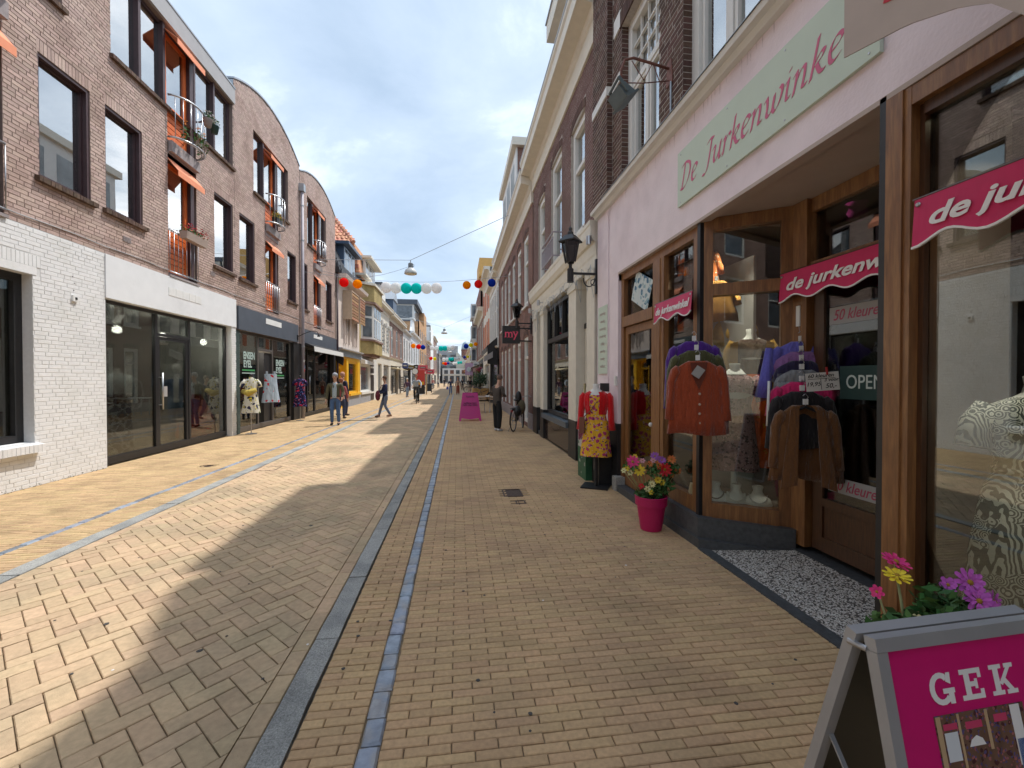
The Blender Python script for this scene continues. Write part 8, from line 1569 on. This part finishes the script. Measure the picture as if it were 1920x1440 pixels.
# ================================================================= people and bicycles
def skin(name, verts, edges, rad, m, parent, sub=2, root=0):
    """one continuous surface grown over a skeleton of joints"""
    import bmesh
    bm = bmesh.new(); L = bm.verts.layers.skin.verify(); vs = [bm.verts.new(v) for v in verts]
    for i, v in enumerate(vs): r = rad[i]; v[L].radius = (r, r) if not isinstance(r, tuple) else r; v[L].use_root = i == root
    for a, b in edges: bm.edges.new((vs[a], vs[b]))
    me = bpy.data.meshes.new(name); bm.to_mesh(me); bm.free(); o = bpy.data.objects.new(name, me); C.objects.link(o)
    o.modifiers.new('k', 'SKIN').use_smooth_shade = True; q = o.modifiers.new('s', 'SUBSURF'); q.levels = q.render_levels = sub
    bpy.context.view_layer.update(); nm = bpy.data.meshes.new_from_object(o.evaluated_get(bpy.context.evaluated_depsgraph_get())); bpy.data.objects.remove(o); bpy.data.meshes.remove(me)
    nm.materials.clear(); nm.materials.append(m)
    for p in nm.polygons: p.use_smooth = True
    o = bpy.data.objects.new(name, nm); C.objects.link(o)
    if parent: o.parent = parent
    return o
M_SKIN = mat('skin_tone', (.50, .29, .21), .55, var=.06, vs=20); M_DSKIN = M_SKIN
def person(label, x, y, rz, hgt, hair, top, leg, shoe, legs=None, arms=None, lean=0., head=(0, 0), jacket=None, coat=0., det=True, wide=1., hairlong=False, group=None, trouser=1., shorts=False, hips=None):
    """legs: [(knee, ankle)] left then right as (x, y, z) for a 1.75 m figure facing -Y; arms: [(elbow, wrist)]"""
    s = hgt / 1.75; t = thing('person', label, 'person', (x, y, 0), rz, group); t.scale = (s, s, s)
    legs = legs or [((-.1, -.02, .5), (-.11, .02, .09)), ((.1, -.02, .5), (.11, .02, .09))]; arms = arms or [((-.26, .03, 1.12), (-.27, -.03, .87)), ((.26, .03, 1.12), (.27, -.03, .87))]
    hz = hips or .93; ly = -lean
    pel = (0, 0, hz); wst = (0, ly * .3, hz + .15); ch = (0, ly * .7, hz + .34); nk = (0, ly, hz + .53); hb = (head[0] * .3, ly + head[1] * .3 - .01, hz + .61); hm = (head[0] * .8, ly + head[1] * .8 - .02, hz + .70); ht = (head[0], ly + head[1], hz + .79)
    V = [pel, wst, ch, nk, hb, hm, ht]; E = [(0, 1), (1, 2), (2, 3), (3, 4), (4, 5), (5, 6)]; Rr = [(.12 * wide, .1), (.105 * wide, .085), (.125 * wide, .095), .052, .05, (.075, .088), (.05, .06)]
    pv = []
    for i, (k, a) in enumerate(legs):
        sx = -1 if i == 0 else 1; b = len(V); hp = (sx * .09, 0, hz - .06); fy = -.13; V += [hp, k, a, (a[0] + sx * .01, a[1] + fy, max(.03, a[2] - .05))]; E += [(0, b), (b, b + 1), (b + 1, b + 2), (b + 2, b + 3)]; Rr += [.082, .058, .038, .032]; pv.append((hp, k, a))
    av = []
    for i, (e, w) in enumerate(arms):
        sx = -1 if i == 0 else 1; b = len(V); sh = (sx * .17 * wide, ly * .9, hz + .46); hd = tuple(w[j] + (w[j] - e[j]) * .33 for j in range(3)); V += [sh, e, w, hd]; E += [(2, b), (b, b + 1), (b + 1, b + 2), (b + 2, b + 3)]; Rr += [.052, .038, .026, (.034, .018)]; av.append((sh, e, w, hd))
    body = skin('body', V, E, Rr, M_SKIN, t)
    # fingers, nose, eyes, ears
    if det:
        for i, (sh, e, w, hd) in enumerate(av):
            w_, h_ = Vector(w), Vector(hd); d = (h_ - w_).normalized(); sd = d.cross(Vector((0, 1, 0))).normalized() if abs(d.y) < .9 else Vector((1, 0, 0)); mb = MB()
            for k, ln in ((-1.5, .055), (-.5, .068), (.5, .064), (1.5, .05)): p = h_ - d * .01 + sd * k * .011; mb.tube([p, p + d * ln * .55, p + d * ln - Vector((0, .015, 0))], [.0075, .007, .005], 6)
            p = w_.lerp(h_, .5); mb.tube([p, p + sd * .025 * (1 if i else -1) + d * .03, p + sd * .03 * (1 if i else -1) + d * .055], [.009, .008, .006], 6); o = mb.build('fingers', M_SKIN, None, smooth=True); o.parent = t
        hc = Vector(hm); mb = MB(); mb.T = None; mb.tube([hc + Vector((0, -.075, .03)), hc + Vector((0, -.1, -.005)), hc + Vector((0, -.085, -.015))], [.006, .013, .008], 6); [mb.ball(hc + Vector((sx * .076, .01, .0)), .02, 8, 6, (.5, 1, 1.4)) for sx in (-1, 1)]; o = mb.build('nose_and_ears', M_SKIN, None, smooth=True); o.parent = t
        mb = MB(); [mb.ball(hc + Vector((sx * .03, -.078, .028)), .009, 8, 6) for sx in (-1, 1)]; o = mb.build('eyes', M_BLACK, None); o.parent = t; mb = MB(); mb.box(hc.x - .022, hc.x + .022, hc.y - .09, hc.y - .08, hc.z - .045, hc.z - .037); o = mb.build('mouth', mat('lip', (.35, .1, .09)), None); o.parent = t
    # hair
    if hair:
        mb = MB(); mb.ball((ht[0], (ht[1] + hm[1]) / 2 + .018, (hm[2] + ht[2]) / 2 + .012), .094, 18, 12, (.95, 1.08, 1.08)); o = mb.build('hair', hair, None, smooth=True); o.parent = t
        for v in o.data.vertices:
            if v.co.y < hm[1] - .035 and v.co.z < hm[2] + .055: v.co.y = hm[1] - .02; v.co.z = max(v.co.z, hm[2] + .0)
            elif v.co.z < hm[2] - .04: v.co.z = hm[2] - .04 - (.1 if hairlong else 0)
            v.co += Vector((R.gauss(0, .0035), R.gauss(0, .0035), R.gauss(0, .0035)))
    # trousers
    V = [(0, 0, hz + .08), (0, 0, hz - .02)]; E = [(0, 1)]; Rr = [(.128 * wide, .105), (.14 * wide, .115)]
    for (hp, k, a) in pv:
        b = len(V); end = tuple(k[j] * .75 + hp[j] * .25 for j in range(3)) if shorts else (a[0], a[1], a[2] - .02)
        if shorts: V += [hp, end]; E += [(1, b), (b, b + 1)]; Rr += [.095, .085 * trouser]
        else: V += [hp, k, end]; E += [(1, b), (b, b + 1), (b + 1, b + 2)]; Rr += [.094, .07 * trouser, .054 * trouser]
    skin('trousers', V, E, Rr, leg, t, root=0)
    # jacket or shirt
    jm = jacket or top; V = [(0, ly * .0, hz - .02 - coat), (0, ly * .3, hz + .16), (0, ly * .7, hz + .34), (0, ly * .95, hz + .47)]; E = [(0, 1), (1, 2), (2, 3)]; Rr = [(.155 * wide + coat * .08, .125), (.14 * wide, .115), (.155 * wide, .12), (.085, .075)]
    for (sh, e, w, hd) in av: b = len(V); V += [sh, e, tuple(w[j] * .97 + e[j] * .03 for j in range(3))]; E += [(2, b), (b, b + 1), (b + 1, b + 2)]; Rr += [.07, .056, .042]
    skin('jacket' if jacket else 'top', V, E, Rr, jm, t)
    if jacket and top:   # shirt front and collar showing in the open jacket
        mb = MB(); mb.prism([(-.065, ly * .3 - .135, hz - .0), (.065, ly * .3 - .135, hz - .0), (.07, ly * .7 - .135, hz + .32), (.04, ly - .075, hz + .5), (-.04, ly - .075, hz + .5), (-.07, ly * .7 - .135, hz + .32)], (0, .05, 0)); o = mb.build('shirt_front', top, None); o.parent = t; mb = MB(); mb.tube([(-.06, ly - .02, hz + .52), (0, ly - .085, hz + .47), (.06, ly - .02, hz + .52)], .016, 8); o = mb.build('collar', top, None, smooth=True); o.parent = t
    for i, (hp, k, a) in enumerate(pv): mb = MB(); sx = -1 if i == 0 else 1; zt = a[2] - .09; mb.tube([(a[0], a[1] + .05, zt + .045), (a[0], a[1], zt + .05), (a[0], a[1] - .1, zt + .035), (a[0] + sx * .01, a[1] - .17, zt + .028)], [.036, .045, .042, .026], 10); o = mb.build('shoe', shoe, None, smooth=True); o.parent = t
    return t
def cl(n, c, **k): return mat(n, c, .9, var=.15, vs=25, **k)
M_JEAN = cl('blue_jeans', (.07, .13, .26)); M_DSHOE = mat('dark_shoe', (.03, .025, .025), .6); M_HG = cl('grey_hair', (.28, .27, .26)); M_HB = cl('brown_hair', (.13, .07, .04)); M_HD = cl('dark_hair', (.03, .02, .018)); M_HW = cl('white_hair', (.6, .58, .55))
p1 = person('man walking towards the viewer in open olive jacket, light blue shirt and blue jeans', -4.22, 15.45, .1, 1.8, cl('cap_grey', (.34, .35, .38)), cl('light_blue_shirt', (.36, .43, .48)), M_JEAN, M_DSHOE, legs=[((-.09, -.09, .5), (-.1, .0, .1)), ((.1, -.03, .5), (.11, .05, .1))], arms=[((-.25, .04, 1.13), (-.27, -.04, .86)), ((.25, .05, 1.13), (.23, -.09, .93))], jacket=cl('olive_jacket', (.10, .095, .055)), wide=1.12)
mb = MB(); mb.lathe([(.16, -.02), (.165, .0), (.16, .02)], (0, -.005, .98), 20, .95, .8); o = mb.build('belt', cl('brown_belt', (.06, .03, .02)), None); o.parent = p1
p2 = person('woman striding left in navy coat holding a maroon bag in front', -3.0, 18.35, .75 - pi / 2 - .35, 1.72, M_HB, cl('navy_coat', (.018, .025, .07)), cl('grey_blue_jeans', (.14, .17, .24)), cl('brown_shoe', (.2, .1, .06)), legs=[((-.09, -.13, .51), (-.1, -.24, .1)), ((.09, -.03, .5), (.1, .2, .12))], arms=[((-.25, -.05, 1.15), (-.12, -.27, 1.05)), ((.26, -.02, 1.12), (.12, -.26, 1.02))], jacket=None, coat=.26, hairlong=True, head=(0, -.03))
mb = MB(); mb.ball((-.02, -.3, .93), .17, 14, 10, (1, .6, 1.3)); o = mb.build('bag', cl('maroon_bag', (.13, .018, .035)), None, smooth=True); o.parent = p2; mb = MB(); mb.tube([(-.1, -.25, 1.1), (-.13, -.12, 1.35), (-.12, .02, 1.42)], .014, 6); o = mb.build('bag_strap', MATS['maroon_bag'], None); o.parent = p2
p4 = person('man in dark grey jacket and black trousers looking down beside the parked bicycle', 1.22, 13.05, pi / 2 + .75, 1.72, cl('brown_hair2', (.12, .075, .06)), cl('charcoal_jacket', (.065, .052, .045)), cl('black_trousers', (.012, .012, .014)), mat('white_sneaker', (.6, .6, .62), .6), legs=[((-.08, -.03, .5), (-.08, .0, .09)), ((.08, -.05, .5), (.09, -.06, .09))], arms=[((-.25, -.03, 1.14), (-.12, -.27, 1.1)), ((.25, -.03, 1.14), (.13, -.27, 1.1))], head=(0, -.1), lean=.05, coat=.12, trouser=1.35, wide=1.08)
mb = MB(); mb.box(-.03, .06, -.36, -.26, 1.12, 1.13); o = mb.build('phone', M_BLACK, None); o.parent = p4
for (lb, x, y, rz, h, hr, tp, lg, sh, kw) in (
  ('bald man in red collared dark jacket behind the olive jacketed man', -4.95, 19.3, 2.6, 1.88, cl('pink_scalp', (.5, .27, .2)), cl('dark_navy_top', (.02, .02, .045)), cl('dark_jeans', (.04, .05, .1)), M_DSHOE, dict(jacket=None)),
  ('person in plaid shirt partly hidden behind the olive jacketed man', -4.65, 17.9, 2.9, 1.62, cl('reddish_hair', (.28, .1, .06)), cl('plaid_red', (.32, .08, .08)), cl('dark_jeans', (.04, .05, .1)), M_DSHOE, {}),
  ('woman in dark blazer and blue jeans carrying a blue bag in the distance', -.65, 43.5, 0., 1.7, M_HD, cl('navy_blazer', (.03, .04, .09)), cl('mid_jeans', (.1, .17, .32)), M_DSHOE, dict(det=False)),
  ('person in rust brown trousers and beige top walking in the distance', .08, 43.4, 0., 1.72, cl('ginger_hair', (.3, .14, .08)), cl('beige_top', (.35, .22, .16)), cl('rust_trousers', (.3, .06, .03)), M_DSHOE, dict(det=False, trouser=1.4)),
  ('person in black hoodie and beige shorts walking in the distance', 1.35, 46., 0.1, 1.78, M_HD, cl('black_hoodie', (.02, .018, .022)), cl('beige_shorts', (.3, .25, .18)), M_DSHOE, dict(det=False, shorts=True, wide=1.15)),
  ('white haired person in dark blue jacket by the postcard rack', -4.35, 38.2, .5, 1.66, M_HW, cl('blue_plum_jacket', (.08, .04, .08)), cl('pale_jeans', (.2, .26, .36)), M_DSHOE, dict(det=False)),
  ('small distant person in a dark coat between the walking pair', .75, 60., 0, 1.72, M_HD, cl('dark_coat', (.02, .02, .03)), cl('black_trousers', (.012, .012, .014)), M_DSHOE, dict(det=False)),
  ('small distant person in pink top near the left shopfronts', -3.9, 70., .3, 1.7, M_HB, cl('pink_top', (.5, .16, .16)), cl('pale_jeans', (.2, .26, .36)), M_DSHOE, dict(det=False)),
  ('small distant person in white top near the left shopfronts', -3.2, 74., 0, 1.7, M_HD, cl('white_top', (.6, .6, .58)), cl('dark_jeans', (.04, .05, .1)), M_DSHOE, dict(det=False)),
  ('small distant person in dark clothes on the left pavement', -2.4, 82., 0, 1.72, M_HD, cl('dark_coat', (.02, .02, .03)), cl('dark_jeans', (.04, .05, .1)), M_DSHOE, dict(det=False))):
    st = R.uniform(.05, .13); q = person(lb, x, y, rz, h, hr, tp, lg, sh, legs=[((-.09, -st, .5), (-.1, -st * .6, .1)), ((.09, st * .2, .5), (.1, st * 1.6, .12))], **kw)
    if 'blue bag' in lb: mb = MB(); mb.prism([(-.45, -.1, .55), (-.22, -.1, .55), (-.2, -.1, .85), (-.43, -.1, .85)], (0, .12, 0)); o = mb.build('blue_bag', cl('blue_bag_cloth', (.06, .1, .4)), None); o.parent = q
# ---- bicycles
M_TYRE = mat('tyre_rubber', (.02, .02, .02), .8); M_BIKE = mat('black_bike_paint', (.015, .015, .018), .3); M_RIM = mat('rim_metal', (.3, .3, .3), .4, metal=.8)
def bicycle(label, x, y, rz, steer=0., lean=0., name='bicycle', fm=None, group=None):
    """wheels in the local YZ plane, front towards -Y"""
    fm = fm or M_BIKE; t = thing(name, label, 'bicycle', (x, y, 0), rz, group); t.rotation_euler = (0, lean, rz); r = .34
    def part(mb, nm, m, sm=True): o = mb.build(nm, m, None, smooth=sm); o.parent = t; return o
    def wheel(y0, st, nm):
        c = Vector((0, y0, r)); Mx = Matrix.Translation(c) @ Matrix.Rotation(st, 4, 'Z')
        mb = MB(); mb.T = Mx; n = 28; mb.tube([(0, r * .965 * cos(2 * pi * k / n), r * .965 * sin(2 * pi * k / n)) for k in range(n + 1)], .019, 8, caps=False); w = part(mb, nm, M_TYRE)
        mb = MB(); mb.T = Mx; mb.tube([(0, r * .9 * cos(2 * pi * k / n), r * .9 * sin(2 * pi * k / n)) for k in range(n + 1)], .01, 6, caps=False)
        for k in range(20): a = 2 * pi * k / 20; mb.tube([(.02 * (-1) ** k, .02 * cos(a + .5), .02 * sin(a + .5)), (0, r * .9 * cos(a), r * .9 * sin(a))], .0016, 3, caps=False)
        mb.tube([(-.04, 0, 0), (.04, 0, 0)], .018, 8); o = part(mb, 'rim', M_RIM); o.parent = w
        mb = MB(); mb.T = Mx; mb.tube([(0, (r + .03) * cos(a), (r + .03) * sin(a)) for a in [(.15 if nm == 'front_wheel' else -.1) * pi + k * .09 * pi for k in range(9)]], .018, 6); o = part(mb, 'mudguard', fm); return w
    wheel(-.54, steer, 'front_wheel'); wheel(.54, 0, 'rear_wheel'); mb = MB(); bb = (0, .08, .29); st_ = (0, .2, .83); hd = (0, -.36, .86); hl = (0, -.4, .7)
    mb.tube([bb, st_], .015); mb.tube([bb, hl], .018); mb.tube([(0, .17, .7), hd], .016) ; mb.tube([hl, hd, (0, -.34, .96)], .018)
    for sx in (-.05, .05): mb.tube([(sx * .3, .19, .76), (sx, .54, r)], .009, 6); mb.tube([(sx * .3, .08, .29), (sx, .54, r)], .009, 6); mb.tube([(0, -.4, .7), (sx, -.43, .62), (sx, -.54, r)], .012, 6)
    part(mb, 'frame', fm); mb = MB(); mb.tube([(0, .2, .83), (0, .215, .93)], .013); part(mb, 'seat_post', M_RIM); mb = MB(); mb.ball((0, .24, .96), .1, 12, 8, (.85, 1.35, .35)); part(mb, 'saddle', M_BLACK)
    mb = MB(); mb.T = Matrix.Translation((0, -.34, 0)) @ Matrix.Rotation(steer, 4, 'Z'); mb.tube([(-.3, .2, 1.03), (-.28, .05, 1.06), (-.12, -.04, 1.05), (0, 0, 1.0), (.12, -.04, 1.05), (.28, .05, 1.06), (.3, .2, 1.03)], .011); mb.tube([(0, 0, .95), (0, 0, 1.02)], .015); part(mb, 'handlebar', M_RIM)
    mb = MB()
    for sx in (-.06, 0, .06): mb.tube([(sx, .28, .72), (sx, .72, .72)], .006, 5)
    for y_ in (.3, .5, .7): mb.tube([(-.06, y_, .72), (.06, y_, .72)], .006, 5)
    for sx in (-.06, .06): mb.tube([(sx, .62, .72), (sx, .54, r)], .006, 5)
    part(mb, 'carrier', fm); mb = MB(); mb.lathe([(.09, -.005), (.1, 0), (.09, .005)], (0, 0, 0), 20); o = part(mb, 'chainring', M_RIM); o.matrix_basis = frame_mw((.05, .08, .29), (0, 1, 0)); mb = MB(); mb.tube([(.06, .08, .29), (.07, -.02, .16), (.13, -.02, .16)], .01, 6); mb.tube([(-.06, .08, .29), (-.07, .18, .42), (-.13, .18, .42)], .01, 6); part(mb, 'crank', M_RIM)
    mb = MB(); mb.box(-.03, .03, .74, .76, .6, .66); part(mb, 'rear_light', mat('red_reflector', (.5, .02, .01), .3), False); mb = MB(); mb.tube([(0, -.47, .82), (0, -.52, .82)], [.035, .03], 10); part(mb, 'headlamp', M_RIM); mb = MB(); mb.tube([(.03, .5, .32), (.14, .62, .01)], .009, 6); part(mb, 'kickstand', M_RIM); return t
b1 = bicycle('black city bicycle with olive shoulder bag parked against the brick wall beside the man', 1.93, 13.35, pi - .42 , steer=.35)
for o_, (nm, m, c, r_, sc) in enumerate((('pannier', M_BLACK, (-.13, .52, .62), .19, (.55, 1, .95)), ('olive_bag', cl('olive_canvas', (.12, .10, .06)), (-.1, -.05, .72), .2, (.6, .85, 1.15)), ('black_coat_bundle', M_BLACK, (.02, -.1, 1.0), .15, (.7, .9, 1.5)))): mb = MB(); mb.ball(c, r_, 14, 10, sc); o = mb.build(nm, m, None, smooth=True); o.parent = b1
b2 = bicycle('dark bicycle leaning by the slatted planter on the right pavement', 1.75, 28.5, 1.9, steer=.3, fm=M_BIKE)
b3 = bicycle('black city bicycle ridden towards the viewer by the cyclist', -2.64, 28.2, 0.12, steer=-.05)
p3 = person('cyclist in pale blue shirt and black trousers riding towards the viewer', -2.66, 28.42, .12, 1.78, cl('auburn_hair', (.3, .13, .09)), cl('pale_blue_shirt', (.42, .47, .5)), cl('black_trousers', (.012, .012, .014)), M_DSHOE, hips=1.02, lean=.1, legs=[((-.13, -.38, .78), (-.12, -.2, .36)), ((.13, -.32, .58), (.12, -.12, .13))], arms=[((-.3, -.25, 1.3), (-.28, -.5, 1.12)), ((.3, -.25, 1.3), (.28, -.5, 1.12))])
mb = MB(); mb.box(-.2, .2, -.62, -.35, .98, 1.12); o = mb.build('front_basket', cl('dark_basket', (.05, .05, .045)), None); o.parent = b3
for i, (x, y, rz, l) in enumerate(((-4.6, 62, 1.4, 'distant bicycle parked by the left facades, nearest of the parked row'), (-4.4, 66, 1.5, 'distant bicycle parked by the left facades, middle of the parked row'), (-4.5, 71, 1.3, 'distant bicycle parked by the left facades, farthest of the parked row'), (1.6, 49, 1.2, 'distant bicycle parked on the right beyond the hooded person'))):
    c = copy_tree(b2); c.location = (x, y, 0); c.rotation_euler = (0, 0, rz); c['label'] = l; c['group'] = 'bicycles parked along the facades'
